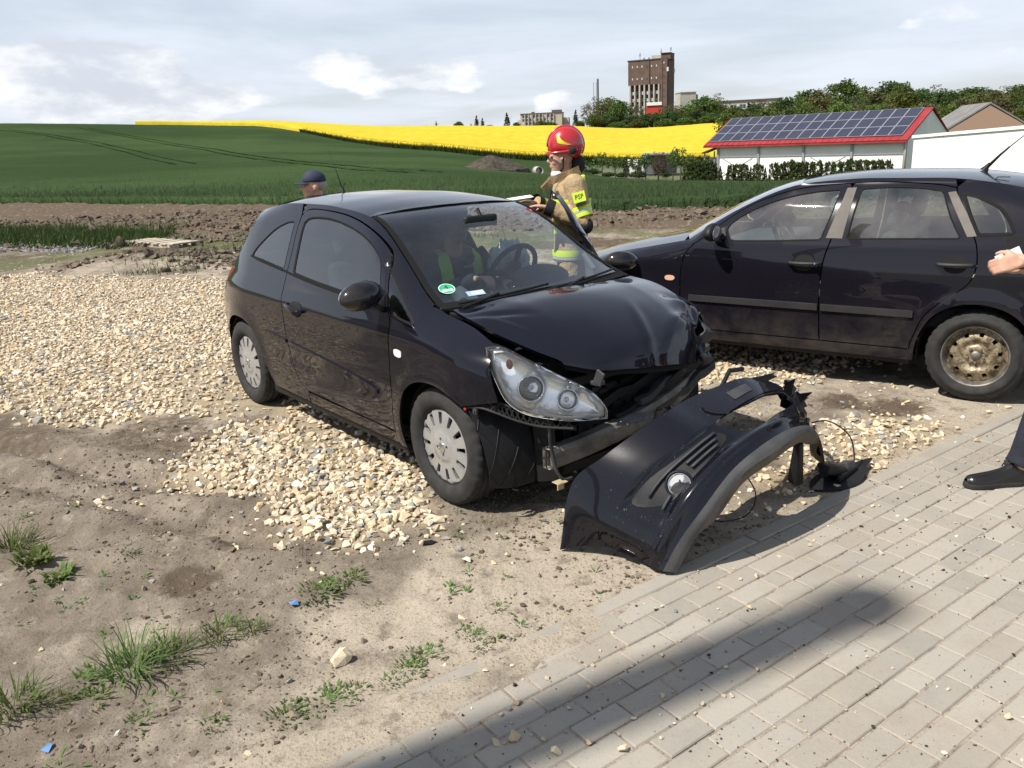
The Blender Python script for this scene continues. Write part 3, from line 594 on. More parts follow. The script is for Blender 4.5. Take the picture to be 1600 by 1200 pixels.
# ------------------------------------------------------------------ car toolkit
def cr(pts, n=6, closed=False):
    """smooth curve through points"""
    P = [np.array(p, float) for p in pts]; out = []; m = len(P)
    for i in range(m if closed else m - 1):
        p0 = P[(i - 1) % m] if (closed or i > 0) else 2 * P[0] - P[1]; p1 = P[i]; p2 = P[(i + 1) % m]; p3 = P[(i + 2) % m] if (closed or i + 2 < m) else 2 * P[-1] - P[-2]
        for k in range(n):
            t = k / n; out.append(.5 * ((2 * p1) + (-p0 + p2) * t + (2 * p0 - 5 * p1 + 4 * p2 - p3) * t * t + (-p0 + 3 * p1 - 3 * p2 + p3) * t ** 3))
    if not closed: out.append(P[-1])
    return out
def dense(poly, step):
    out = []
    for i in range(len(poly)):
        a = np.array(poly[i], float); b = np.array(poly[(i + 1) % len(poly)], float); k = max(1, int(math.ceil(np.linalg.norm(b - a) / step)))
        out += [a + (b - a) * j / k for j in range(k)]
    return out
def shrink(poly, d):
    """move a polygon's edge inwards by d"""
    P = [np.array(p, float) for p in poly]; n = len(P); ar = sum(P[i][0] * P[(i + 1) % n][1] - P[(i + 1) % n][0] * P[i][1] for i in range(n)); sg = 1 if ar > 0 else -1; out = []
    for i in range(n):
        t = P[(i + 1) % n] - P[i - 1]; l = np.linalg.norm(t) + 1e-9; out.append(P[i] + sg * d * np.array([-t[1], t[0]]) / l)
    return out
def tri2d(outer, holes, step):
    rings = [outer] + list(holes); V = []; E = []
    for r in rings:
        b = len(V); V += [Vector((float(p[0]), float(p[1]))) for p in r]; E += [(b + i, b + (i + 1) % len(r)) for i in range(len(r))]
    nb = len(V); a = np.array(outer); x0, y0 = a.min(0); x1, y1 = a.max(0); pts = []
    yy = y0 + step * .5; k = 0
    while yy < y1:
        xx = x0 + (step * .5 if k % 2 else 0)
        while xx < x1: pts.append((xx, yy)); xx += step
        yy += step * .87; k += 1
    if pts:
        q = np.array(pts); ins = inpoly(q[:, 0], q[:, 1], outer)
        dmin = np.full(len(q), 9.0)
        for r in rings: dmin = np.minimum(dmin, polydist(q[:, 0], q[:, 1], [tuple(p) for p in r], True))
        for h in holes: ins &= ~inpoly(q[:, 0], q[:, 1], h)
        q = q[ins & (dmin > step * .4)]; V += [Vector((float(p[0]), float(p[1]))) for p in q]
    v2, e2, f2, ov, oe, of = delaunay_2d_cdt(V, E, [], 0, 1e-7)
    v2 = np.array([v[:] for v in v2]); f2 = np.array([f for f in f2 if len(f) == 3]); c = v2[f2].mean(1); k = inpoly(c[:, 0], c[:, 1], outer)
    for h in holes: k &= ~inpoly(c[:, 0], c[:, 1], h)
    return v2, f2[k]
def surf(name, V, Nn, F, rings, mat, parent, flange, thick_dir=None):
    """mesh with analytic normals plus an edge turned inwards"""
    V = [Vector(v) for v in V]; Nn = [Vector(n) for n in Nn]; F = [tuple(map(int, f)) for f in F]; nv = len(V); cn = [n[:] for n in Nn]
    if flange:
        cnt = {}
        for f in F:
            for i in range(len(f)): cnt.setdefault((min(f[i], f[(i + 1) % len(f)]), max(f[i], f[(i + 1) % len(f)])), []).append((f[i], f[(i + 1) % len(f)]))
        mp = {}; 
        for e, l in cnt.items():
            if len(l) == 1:
                a, b = l[0]
                for q in (a, b):
                    if q not in mp: mp[q] = (len(V), len(V) + 1); V.append(V[q].copy()); V.append(V[q] - Nn[q] * flange); cn += [(0, 0, 0)] * 2
                F.append((b, a, mp[a][1], mp[b][1])) if False else F.append((mp[b][0], mp[a][0], mp[a][1], mp[b][1]))
    me = new_mesh(name, [v[:] for v in V], F); me.polygons.foreach_set('use_smooth', np.ones(len(me.polygons), bool))
    me.normals_split_custom_set_from_vertices(cn)
    return obj(name, me, mat, parent)
def panel(name, outer, P, mat, parent, holes=(), step=.045, flange=.014, ctr=(0, 0, .6), d=0.0, bd=.03):
    """flat outline (u, v) lifted on to the body surface P(u, v)"""
    outer = dense(outer, bd); holes = [dense(h, bd) for h in holes]; v2, f2 = tri2d(outer, holes, step); e = 1e-3
    Q = lambda u, v: np.stack([np.broadcast_to(c, u.shape) for c in P(u, v)], -1); U_, V_ = v2[:, 0], v2[:, 1]
    p = Q(U_, V_); n = np.cross(Q(U_ + e, V_) - Q(U_ - e, V_), Q(U_, V_ + e) - Q(U_, V_ - e)); n /= np.linalg.norm(n, axis=1, keepdims=True) + 1e-15
    o_ = p - np.stack([p[:, 0] * .75 + ctr[0] * .25, np.full(len(p), ctr[1], float), np.full(len(p), ctr[2], float)], -1); n *= np.where((n * o_).sum(1) < 0, -1, 1)[:, None]
    V = [Vector(q) for q in p + n * d]; Nn = [Vector(q) for q in n]
    F = []
    for a, b, c in f2:
        n = (V[b] - V[a]).cross(V[c] - V[a]); F.append((a, b, c) if n.dot(Nn[a]) > 0 else (a, c, b))
    return surf(name, V, Nn, F, None, mat, parent, flange)
def loft(name, curves, mat, parent, nu=24, nv=6, ctr=(0, 0, .5), flange=.0, fn=None, raw=False, flip=False):
    """smooth surface through a net of curves (all with the same number of points)"""
    G = np.array([[np.array(p, float) for p in c] for c in curves]); m, n = G.shape[:2]
    def samp(row, k):
        if len(row) == 2: return [row[0] + (row[1] - row[0]) * i / k for i in range(k + 1)]
        c = cr(row, 8); s = np.linspace(0, len(c) - 1, k + 1); return [c[int(i)] + (c[min(int(i) + 1, len(c) - 1)] - c[int(i)]) * (i - int(i)) for i in s]
    rows = [samp(list(G[i]), nu) for i in range(m)]; cols = [samp([rows[i][j] for i in range(m)], nv) for j in range(nu + 1)]
    Q = np.array(cols)                                           # (nu+1, nv+1, 3)
    if fn is not None:
        for i in range(nu + 1):
            for j in range(nv + 1): Q[i, j] = fn(Q[i, j], i / nu, j / nv)
    du = np.gradient(Q, axis=0); dv = np.gradient(Q, axis=1); N_ = np.cross(du, dv); N_ /= np.linalg.norm(N_, axis=2, keepdims=True) + 1e-12
    if (np.sum(N_ * (Q - np.array(ctr)), axis=2).mean() < 0) != flip: N_ = -N_
    idx = np.arange((nu + 1) * (nv + 1)).reshape(nu + 1, nv + 1); F = []
    V = Q.reshape(-1, 3); N2 = N_.reshape(-1, 3)
    for i in range(nu):
        for j in range(nv):
            f = (idx[i, j], idx[i + 1, j], idx[i + 1, j + 1], idx[i, j + 1]); n = np.cross(V[f[1]] - V[f[0]], V[f[3]] - V[f[0]]) + np.cross(V[f[2]] - V[f[1]], V[f[0]] - V[f[1]]) * .0
            F.append(f if n.dot(N2[f[0]]) > 0 else f[::-1])
    if raw: return V, N2, F
    return surf(name, V, N2, F, None, mat, parent, flange)
def patch(name, ring, mat, parent, bulge=.02, step=.03, ctr=(0, 0, .6), flange=0, off=0.0, holes=()):
    """convex skin spanning a closed 3-D outline, swelling outwards"""
    ring = [Vector(tuple(map(float, p))) for p in ring]; c = sum(ring, Vector()) / len(ring); n = Vector()
    for i in range(len(ring)): n += (ring[i] - c).cross(ring[(i + 1) % len(ring)] - c)
    n.normalize()
    if n.dot(c - Vector(ctr)) < 0: n = -n
    a = (ring[0] - c); a = (a - n * a.dot(n)).normalized(); b = n.cross(a)
    r2 = [((p - c).dot(a), (p - c).dot(b)) for p in ring]; hh = np.array([(p - c).dot(n) for p in ring]); R2 = np.array(r2)
    v2, f2 = tri2d([np.array(p) for p in r2], [], step); dist = polydist(v2[:, 0], v2[:, 1], r2, True); mx = dist.max() + 1e-9
    def H(u, v):
        d2 = (R2[:, 0] - u) ** 2 + (R2[:, 1] - v) ** 2 + 1e-9; w = 1 / d2 ** 1.5; dd = float(polydist(np.array([u]), np.array([v]), r2, True)[0])
        return float((w * hh).sum() / w.sum()) + bulge * math.sqrt(max(0, 1 - (1 - min(1, dd / mx)) ** 2))
    hs = [H(u, v) for u, v in v2]; V = [c + a * u + b * v + n * (h + off) for (u, v), h in zip(v2, hs)]
    me_ = bpy.data.meshes.new('tmp'); F = [tuple(map(int, f)) for f in f2]
    F = [f if (V[f[1]] - V[f[0]]).cross(V[f[2]] - V[f[0]]).dot(n) > 0 else f[::-1] for f in F]
    acc = [Vector() for _ in V]
    for f in F:
        q = (V[f[1]] - V[f[0]]).cross(V[f[2]] - V[f[0]])
        for i in f: acc[i] += q
    return surf(name, V, [x.normalized() for x in acc], F, None, mat, parent, flange)

# ------------------------------------------------------------------ car materials
def paint_mat(name, base, dust=.35, low=.45, specks=0.0):
    t = NT(name); p = t.n('ShaderNodeSeparateXYZ'); t.t.links.new(t.coord(), p.inputs[0])
    f = t.noise(5, 6, .65); g = t.noise(60, 4, .7); k = t.math('MULTIPLY', t.ramp(p.outputs[2], low + .25, low - .3), t.ramp(f, .3, .75))
    k = t.math('MULTIPLY', t.math('ADD', k, .05), dust); flake = t.noise(900, 2, .6)
    c = t.mix(t.ramp(flake, .5, .8), base, tuple(x * 2.2 + .002 for x in base)); c = t.mix(k, c, (0.20, 0.165, 0.125))
    if specks:
        sp = t.math('MULTIPLY', t.ramp(t.noise(150, 2, .5), .715, .76), t.math('MULTIPLY', t.ramp(t.noise(4, 3, .6), .45, .65), specks)); sc_ = t.math('MULTIPLY', t.ramp(t.noise(1.0, 3, .6, t.coord('Object', (160, 9, 40))), .66, .74), t.math('MULTIPLY', t.ramp(t.noise(6, 3, .5), .5, .65), specks * .6)); c = t.mix(t.math('MAXIMUM', sp, sc_), c, (0.42, 0.40, 0.37)); k = t.math('MAXIMUM', k, t.math('MAXIMUM', sp, sc_))
    ro = t.math('ADD', t.math('MULTIPLY', k, .5), .16)
    return t.bsdf(c, ro, 0.0, t.bump(g, .015, .002), coat=t.math('SUBTRACT', .72, t.math('MULTIPLY', k, .7)), coat_rough=t.math('ADD', t.math('MULTIPLY', k, .35), .012), spec=.08)
m_paint = paint_mat('black paint with a blue cast', (0.0036, 0.0038, 0.0080), .14); m_paint2 = paint_mat('dusty black violet paint', (0.0055, 0.0050, 0.0095), .22, .45)
m_plas = simple('black plastic', (0.011, 0.011, 0.012), .55, spec=.3, var=.3, vscale=12, bump=.15, bscale=120); m_plasg = simple('grey plastic', (0.045, 0.046, 0.048), .6, spec=.3, var=.25, vscale=9, bump=.2, bscale=90)
m_dark = simple('dark cavity', (0.006, 0.006, 0.006), .9); m_rub = simple('rubber', (0.022, 0.021, 0.020), .85, var=.35, vscale=14, bump=.25, bscale=160); m_trim = simple('rubber seal', (0.008, 0.008, 0.008), .75, spec=.15)
m_chrome = simple('chrome', (0.78, 0.79, 0.8), .08, 1.0); m_refl = simple('lamp reflector', (0.97, 0.97, 0.96), .24, .62); m_white = simple('pale lamp housing', (0.72, 0.72, 0.70), .35)
m_hub = simple('silver hubcap paint', (0.47, 0.475, 0.47), .32, .55, var=.08, vscale=10); m_steel = simple('dull steel', (0.23, 0.215, 0.195), .55, .7, var=.35, vscale=18, bump=.2, bscale=80)
m_glass = glass_mat('car glass', (0.72, 0.82, 0.80)); m_glassd = glass_mat('tinted car glass', (0.40, 0.49, 0.48), .95, .015); m_wind = glass_mat('windscreen glass', (0.86, 0.95, 0.93), .9, .025); m_lens = glass_mat('lamp lens', (0.98, 0.98, 0.98), .55, .03)
m_seat = simple('grey seat cloth', (0.06, 0.064, 0.07), .9, var=.2, vscale=30, bump=.3, bscale=300); m_dash = simple('dark dashboard', (0.055, 0.062, 0.066), .7, bump=.2, bscale=400)
m_red = simple('red lamp', (0.35, 0.01, 0.012), .15, coat=1.0); m_orange = simple('orange lamp', (0.72, 0.42, 0.30), .25); m_air = simple('airbag fabric', (0.52, 0.58, 0.60), .85, bump=.4, bscale=25, bdist=.02); m_paper = simple('white paper', (0.8, 0.8, 0.77), .8); m_beam = simple('aluminium beam', (0.21, 0.195, 0.17), .6, .6, var=.3, vscale=11, bump=.2, bscale=60)
m_cloth_green = simple('green hi-vis cloth', (0.35, 0.62, 0.06), .8); m_badge = simple('brushed badge', (0.6, 0.6, 0.6), .25, .9)

# ------------------------------------------------------------------ tyre
def tyre_mesh(r=.311, w=.19, rb=.205, n=132, name='tyre'):
    h = w / 2; prof = [(rb - .004, h * .72), (rb + .008, h * .86), (rb + .03, h * .97), (rb + .05, h), (r - .045, h * .97), (r - .022, h * .90), (r - .008, h * .82), (r - .002, h * .66), (r, h * .60), (r, h * .52), (r - .007, h * .50), (r - .007, h * .42), (r, h * .40), (r + .001, h * .10), (r - .007, h * .08), (r - .007, -h * .08), (r + .001, -h * .10), (r, -h * .40), (r - .007, -h * .42), (r - .007, -h * .5), (r, -h * .52), (r, -h * .60), (r - .008, -h * .82), (r - .03, -h * .95), (rb + .03, -h), (rb - .004, -h * .72)]
    V = []; F = []
    for i, (rr, y) in enumerate(prof):
        for k in range(n):
            d = 0
            if abs(y) > h * .5 and rr > r - .012: d = .006 if k % 4 == 0 else 0
            elif rr >= r - .001: d = .004 if k % 6 == 0 else 0
            a = 2 * math.pi * k / n; V.append((math.cos(a) * (rr - d), y, math.sin(a) * (rr - d)))
    for i in range(len(prof) - 1):
        for k in range(n): F.append((i * n + k, i * n + (k + 1) % n, (i + 1) * n + (k + 1) % n, (i + 1) * n + k))
    me = new_mesh(name, V, F); return me
def disc_panel(name, r, holes, prof, mat, parent, step=.02, flange=.016, inner=None):
    """round wheel face (axis +y) with openings, domed by prof(radius)"""
    outer = [np.array((math.cos(a) * r, math.sin(a) * r)) for a in np.linspace(0, 2 * math.pi, 72, endpoint=False)]
    P = lambda u, v: (u, prof(math.hypot(u, v)), v)
    v2, f2 = tri2d(outer, holes, step); e = 1e-3; V = []; Nn = []
    for u, v in v2:
        n = (Vector(P(u, v + e)) - Vector(P(u, v - e))).cross(Vector(P(u + e, v)) - Vector(P(u - e, v))); n.normalize(); n = n if n.y > 0 else -n; V.append(Vector(P(u, v))); Nn.append(n)
    F = []
    for a, b, c in f2:
        n = (V[b] - V[a]).cross(V[c] - V[a]); F.append((a, b, c) if n.dot(Nn[a]) > 0 else (a, c, b))
    return surf(name, V, Nn, F, None, mat, parent, flange)
def slot(r0, r1, w0, w1, ang, nr=3):
    pts = [(r0, -w0), (r1, -w1), (r1, w1), (r0, w0)]; rad = .007; out = []
    for i in range(4):
        p = np.array(pts[i]); a = np.array(pts[i - 1]) - p; b = np.array(pts[(i + 1) % 4]) - p; a /= np.linalg.norm(a); b /= np.linalg.norm(b)
        for k in range(nr + 1):
            t = k / nr; out.append((1 - t) ** 2 * (p + a * rad) + 2 * t * (1 - t) * p + t * t * (p + b * rad))
    c, s = math.cos(ang), math.sin(ang); return [np.array((q[0] * c - q[1] * s, q[0] * s + q[1] * c)) for q in out]
def circ(r, cx=0, cy=0, n=14): return [np.array((cx + math.cos(a) * r, cy + math.sin(a) * r)) for a in np.linspace(0, 2 * math.pi, n, endpoint=False)]
def car_wheel(parent, x, y, z, side, kind, steer=0.0, spin=0.0, lab=None):
    w = bpy.data.objects.new('wheel', None); COL.objects.link(w); w.parent = parent; w.location = (x, y, z); w.rotation_euler = (0, 0, (0 if side > 0 else math.pi) + steer); w.empty_display_size = .1
    if lab: w['label'] = lab
    r = .311 if kind == 'cap' else .302
    ty = obj('tyre', tyre_mesh(r, .188), m_rub, w, smooth=True); ty.rotation_euler = (0, spin, 0)
    mb = MB(); mb.lathe([(.205, -.06), (.205, .055), (.208, .068), (.2, .072), (.194, .06), (.185, .03), (.185, -.06)], 48)
    if kind == 'cap':
        mb.lathe([(.19, .02), (.1, .028), (.001, .03)], 40); mb.build('rim', m_dark, w, True)
        hol = [slot(.118, .184, .0105, .0165, 2 * math.pi * k / 12 + .1) for k in range(12)] + [circ(.0095, .042 * math.cos(a), .042 * math.sin(a)) for a in (0, math.pi / 2, math.pi, 1.5 * math.pi)]
        cap = disc_panel('hubcap', .207, hol, lambda q: .066 + .012 * (1 - (q / .207) ** 2) + .006 / (1 + math.exp((q - .078) / .003)) - .02 / (1 + math.exp(-(q - .203) / .0015)), m_hub, w); cap.rotation_euler = (0, spin, 0)
        b = MB(); b.lathe([(.026, .084), (.026, .09), (.020, .091), (.020, .088), (.001, .088)], 28); b.box((0, .0905, 0), (.034, .003, .006), Matrix.Rotation(.5, 3, 'Y')); bo = b.build('badge', m_chrome, w); bo.rotation_euler = (0, spin, 0)
    else:
        mb.build('rim', m_steel, w, True)
        hol = [slot(.130, .158, .0125, .0155, 2 * math.pi * k / 10 + .2, 3) for k in range(10)] + [circ(.0075, .05 * math.cos(a), .05 * math.sin(a), 10) for a in np.linspace(0, 2 * math.pi, 5, endpoint=False)] + [circ(.029, n=18)]
        pr = pchip([0, .03, .058, .075, .095, .115, .14, .165, .18, .19], [.030, .030, .030, .022, .034, .044, .038, .020, .012, .012])
        t_ = m_rim_rust; dk = disc_panel('wheel_disc', .19, hol, lambda q: float(pr(q)), t_, w, flange=.012); dk.rotation_euler = (0, spin, 0)
        b = MB(); b.lathe([(.029, .012), (.029, .036), (.025, .04), (.001, .04)], 24); b.build('hub_cap', m_steel, w, True)
        b = MB()
        for a in np.linspace(0, 2 * math.pi, 5, endpoint=False): b.lathe([(.0085, .02), (.0085, .04), (.006, .044), (.001, .044)], 6, Matrix.Translation((.05 * math.cos(a), 0, .05 * math.sin(a))).to_4x4())
        bo = b.build('wheel_bolts', m_steel, w); bo.rotation_euler = (0, spin, 0)
        b = MB(); b.lathe([(.17, -.05), (.001, -.05)], 24); b.build('brake_drum', m_dark, w)
    return w
t = NT('rusty steel wheel'); _p = t.n('ShaderNodeSeparateXYZ'); t.t.links.new(t.coord(), _p.inputs[0]); _r = t.math('SQRT', t.math('ADD', t.math('POWER', _p.outputs[0], 2.0), t.math('POWER', _p.outputs[2], 2.0)))
_f = t.noise(22, 6, .7); _g = t.noise(75, 4, .7); _c = t.mix(t.ramp(t.math('ADD', _f, t.math('MULTIPLY', t.math('SUBTRACT', _g, .5), .4)), .40, .60), (0.40, 0.33, 0.215), (0.11, 0.082, 0.052)); _c = t.mix(t.ramp(_g, .58, .72), _c, (0.58, 0.50, 0.35)); m_rim_rust = t.bsdf(_c, .48, .55, t.bump(_g, .3, .003))

def car_seat(parent, x, y, z, mat, s=1):
    """front seat: cushion, backrest and headrest"""
    a = MB(); a.box((x + .05, y, z), (.50, .48, .15)); a.build('seat', mat, parent, bevel=.05, seg=3)
    b = MB(); b.box((0, 0, .28), (.13, .47, .58), taper=.82); b.build('backrest', mat, parent, bevel=.05, seg=3, loc=(x - .22, y, z + .02), rot=(0, -.30, 0))
    c = MB(); c.box((0, 0, .68), (.09, .25, .17)); c.build('headrest', mat, parent, bevel=.035, seg=3, loc=(x - .22, y, z + .02), rot=(0, -.26, 0))
def torus_mb(R, r, n=40, m=10):
    mb = MB(); V = []; F = []
    for i in range(n):
        for j in range(m):
            a = 2 * math.pi * i / n; b = 2 * math.pi * j / m; V.append(((R + r * math.cos(b)) * math.cos(a), (R + r * math.cos(b)) * math.sin(a), r * math.sin(b)))
            F.append((i * m + j, ((i + 1) % n) * m + j, ((i + 1) % n) * m + (j + 1) % m, i * m + (j + 1) % m))
    return mb.add(V, F)
def decal_text(name, txt, size, mat, parent, loc, rot, ext=.0006, align='CENTER'):
    cu = bpy.data.curves.new(name, 'FONT'); cu.body = txt; cu.size = size; cu.extrude = ext; cu.align_x = align; cu.align_y = 'CENTER'; cu.resolution_u = 3
    tmp = bpy.data.objects.new('tmp', cu); COL.objects.link(tmp); dg = bpy.context.evaluated_depsgraph_get(); me = bpy.data.meshes.new_from_object(tmp.evaluated_get(dg)); bpy.data.objects.remove(tmp); me.name = name
    me.materials.clear(); o = obj(name, me, mat, parent); o.location = loc; o.rotation_euler = rot; return o
# ------------------------------------------------------------------ crashed black hatchback
corsa = empty('crashed_hatchback', (0.2722, 4.4888, 0), R_(-51.26), 'black three-door hatchback with its front bumper torn off and its bonnet buckled', 'car')
_zW = pchip([0, .15, .24, .30, .45, .6, .75, .85, .95, 1.05, 1.2, 1.3, 1.40, 1.47, 1.6], [.77, .80, .822, .832, .846, .853, .852, .842, .808, .768, .695, .640, .570, .50, .36])
_zT = pchip([-3.2, -2.85, -2.6, -2.3, -2.0, -1.6, -1.3, -.985, -.12, .12, .34, .6, .9], [1.25, 1.335, 1.388, 1.432, 1.456, 1.458, 1.443, 1.408, .985, .935, .878, .80, .72])
_yT = pchip([-3.2, -2.85, -2.3, -1.6, -.985, -.5, -.12, .12, .34, .6, .9], [.46, .49, .53, .545, .56, .625, .69, .675, .70, .55, .45])
def CW(x, z):
    x = np.asarray(x, float); z = np.asarray(z, float)
    k = 1.0 - (np.maximum(x - .1, 0) / .72) ** 2 * .42 - (np.maximum(-2.35 - x, 0) / .72) ** 2 * .24 * (.60 + .40 * sstep(.70, 1.05, z))
    w = _zW(z) * k; zt = _zT(x); h = np.where(x > -.6, .15, .13); s = np.clip((z - (zt - h)) / h, 0, 1.15)
    w = w - (_zW(zt) * k - _yT(x)) * s ** 2.4
    for cx in (0.0, -2.511):                                   # wheel-arch swell
        d = np.hypot(x - cx, z - .31); w = w + .012 * np.exp(-((d - .37) / .07) ** 2)
    w = w - .010 * np.exp(-((z - .50) / .10) ** 2) * np.exp(-((x + 1.2) / .7) ** 2)
    return w + .006 * np.exp(-((z - (.86 - .02 * (x + 1.2))) / .04) ** 2) * ((x > -2.9) & (x < .2))
PR = lambda x, z: (x, -CW(x, z), z)
PL = lambda x, z: (x, CW(x, z), z)
ARCH_F = cr([(-.335, .22), (-.352, .33), (-.338, .44), (-.285, .545), (-.19, .618), (-.07, .650), (.06, .646), (.16, .618), (.235, .588)], 5)
ARCH_R = cr([(-2.90, .25), (-2.895, .36), (-2.84, .50), (-2.74, .60), (-2.62, .655), (-2.49, .672), (-2.36, .66), (-2.25, .61), (-2.165, .52), (-2.115, .41), (-2.07, .30)], 5)
DOOR_FR = cr([(-.435, .292), (-.43, .40), (-.412, .64), (-.405, .80), (-.412, .90), (-.455, .952)], 5)                        # front edge upwards
DOOR_TOP = cr([(-.470, .985), (-.535, 1.10), (-.615, 1.212), (-.70, 1.268), (-.84, 1.325), (-1.02, 1.372), (-1.22, 1.405), (-1.44, 1.422), (-1.64, 1.427), (-1.77, 1.420), (-1.825, 1.385)], 5)
DOOR_RE = cr([(-1.815, 1.33), (-1.765, 1.17), (-1.745, 1.04), (-1.742, .93), (-1.715, .80), (-1.69, .64), (-1.675, .52), (-1.645, .42), (-1.585, .345), (-1.50, .305)], 5)
DOOR = DOOR_FR + DOOR_TOP + DOOR_RE
GLASS = cr([(-.555, .985), (-.60, 1.08), (-.665, 1.185), (-.76, 1.245), (-.90, 1.297), (-1.10, 1.342), (-1.34, 1.375), (-1.53, 1.384), (-1.70, 1.375), (-1.752, 1.345)], 5) + cr([(-1.74, 1.30), (-1.69, 1.15), (-1.662, 1.055)], 4) + cr([(-1.64, 1.04), (-1.35, 1.018), (-1.0, .998), (-.72, .983), (-.60, .978)], 4)
TRI = cr([(-.490, .972), (-.535, 1.055), (-.575, 1.135)], 4) + cr([(-.555, 1.145), (-.44, 1.075), (-.31, .995), (-.205, .935)], 5) + cr([(-.215, .915), (-.33, .93), (-.46, .952)], 4)
QWIN = cr([(-2.36, 1.105), (-2.33, 1.15), (-2.25, 1.215), (-2.13, 1.29), (-2.0, 1.335), (-1.90, 1.345)], 5) + cr([(-1.875, 1.32), (-1.835, 1.19), (-1.81, 1.075)], 4) + cr([(-1.83, 1.055), (-2.0, 1.068), (-2.2, 1.085), (-2.33, 1.092)], 4)
REAR_X = pchip([.2, .35, .6, .8, .94, .99, 1.05, 1.2, 1.34], [-3.02, -3.07, -3.07, -3.04, -2.98, -2.92, -2.74, -2.64, -2.57])
ROOFL = [(x, float(_zT(x))) for x in np.linspace(-2.58, -.985, 24)]
PILL = [(x, float(_zT(x))) for x in np.linspace(-.93, -.12, 12)]
def build_side(P, sgn, full):
    s_ = sgn
    fen = [(-.43, .225)] + [(p[0] + .006, p[1]) for p in DOOR_FR] + [(-.462, .958)] + [(p[0] + .012, p[1] - .012) for p in cr([(-.46, .952), (-.33, .93), (-.215, .915)], 4)[1:]] + [(-.185, .935)] + [(-.19, 1.0)] + [(-.12, .985)] + [(x, float(_zT(x)) - .002) for x in np.linspace(-.08, .33, 10)] + cr([(.338, .868), (.372, .80), (.395, .73), (.42, .66), (.425, .632)], 4) + [(.33, .612)] + ARCH_F[::-1]
    panel('fender', fen, P, m_paint, corsa, step=.04)
    rail = PILL[::-1] + ROOFL[::-1] + [(-2.86, 1.30)] if False else None
    up = ROOFL + PILL + [(-.18, 1.003), (-.195, .945)] + TRI[len(TRI) - 9 - 5:][:0]
    # A pillar and cant rail as one pressing, with the small quarterlight cut out
    apil = [(-1.832, 1.40)] + [(x, z) for x, z in ROOFL if x > -1.84] + PILL + [(-.185, 1.008), (-.178, .932), (-.215, .908)] + cr([(-.215, .908), (-.33, .924), (-.455, .946)], 4)[1:] + [(p[0] + .005, p[1] + .005) for p in DOOR_TOP[:-1]]
    panel('roof_rail', apil, P, m_paint, corsa, holes=[TRI], step=.03, bd=.022)
    panel('quarterlight', shrink(TRI, .001), P, m_glassd, corsa, step=.03, flange=0, d=-.004)
    trim_ring('quarterlight_seal', TRI, P, .007)
    q = [(-1.50, .298)] + [(p[0] - .006, p[1]) for p in DOOR_RE[::-1]] + [(-1.838, 1.395)] + [(x, z) for x, z in ROOFL[::-1] if x < -1.84] + [(float(REAR_X(z)) + .05, z) for z in np.linspace(1.30, .25, 22)] + ARCH_R + [(-2.04, .235), (-1.52, .225)]
    panel('quarter_panel', q, P, m_paint, corsa, holes=[QWIN], step=.04)
    panel('rear_side_window', shrink(QWIN, .001), P, m_glassd, corsa, step=.04, flange=0, d=-.005)
    trim_ring('window_seal', QWIN, P, .008)
    panel('sill', [(-1.50, .222), (-.435, .222), (-.435, .284), (-1.50, .290)], P, m_paint, corsa, step=.05)
    u = MB(); u.box((-1.25, s_ * .77, .20), (1.75, .06, .06)); u.build('sill_skirt', m_plas, corsa, bevel=.01)
    # arch liners
    for cx, rr in ((0, .345), (-2.511, .36)):
        mb = MB(); n = 26; V = []; F = []
        for i in range(n + 1):
            a = R_(-12) + (math.pi + R_(24)) * i / n; V += [(cx + math.cos(a) * rr, s_ * .80, .31 + math.sin(a) * rr), (cx + math.cos(a) * rr, s_ * .46, .31 + math.sin(a) * rr)]
        F = [(2 * i, 2 * i + 1, 2 * i + 3, 2 * i + 2) for i in range(n)] + [tuple(range(1, 2 * n + 2, 2))]
        mb.add(V, F).build('arch_liner', m_dark, corsa)
    panel('tail_lamp', cr([(-2.93, .84), (-2.86, .88), (-2.72, .955), (-2.70, .985), (-2.82, .985), (-2.90, .965)], 4, True), P, m_red, corsa, step=.04, d=.004, flange=.01)
def trim_ring(name, poly, P, w, d=.0025, parent=None, mat=None):
    ring = dense(poly, .03); inn = shrink(ring, w); out = shrink(ring, -w * .35); V = []; F = []; n = len(ring)
    for r in (out, ring, inn):
        for u, v in r:
            p = Vector(P(u, v)); V.append(p + Vector((0, 1 if p.y > 0 else -1, 0)) * (d if r is ring else (-.004 if r is inn else 0)))
    for k in range(2): F += [(k * n + i, k * n + (i + 1) % n, (k + 1) * n + (i + 1) % n, (k + 1) * n + i) for i in range(n)]
    me = new_mesh(name, V, F); return obj(name, me, mat or m_trim, parent or corsa, True)
def door_parts(P, parent, sgn, holes=True):
    dr = panel('door', shrink(DOOR, .002), P, m_paint, parent, holes=[GLASS], step=.035, bd=.022, flange=.02)
    return dr
build_side(PR, -1, True); build_side(PL, 1, False)
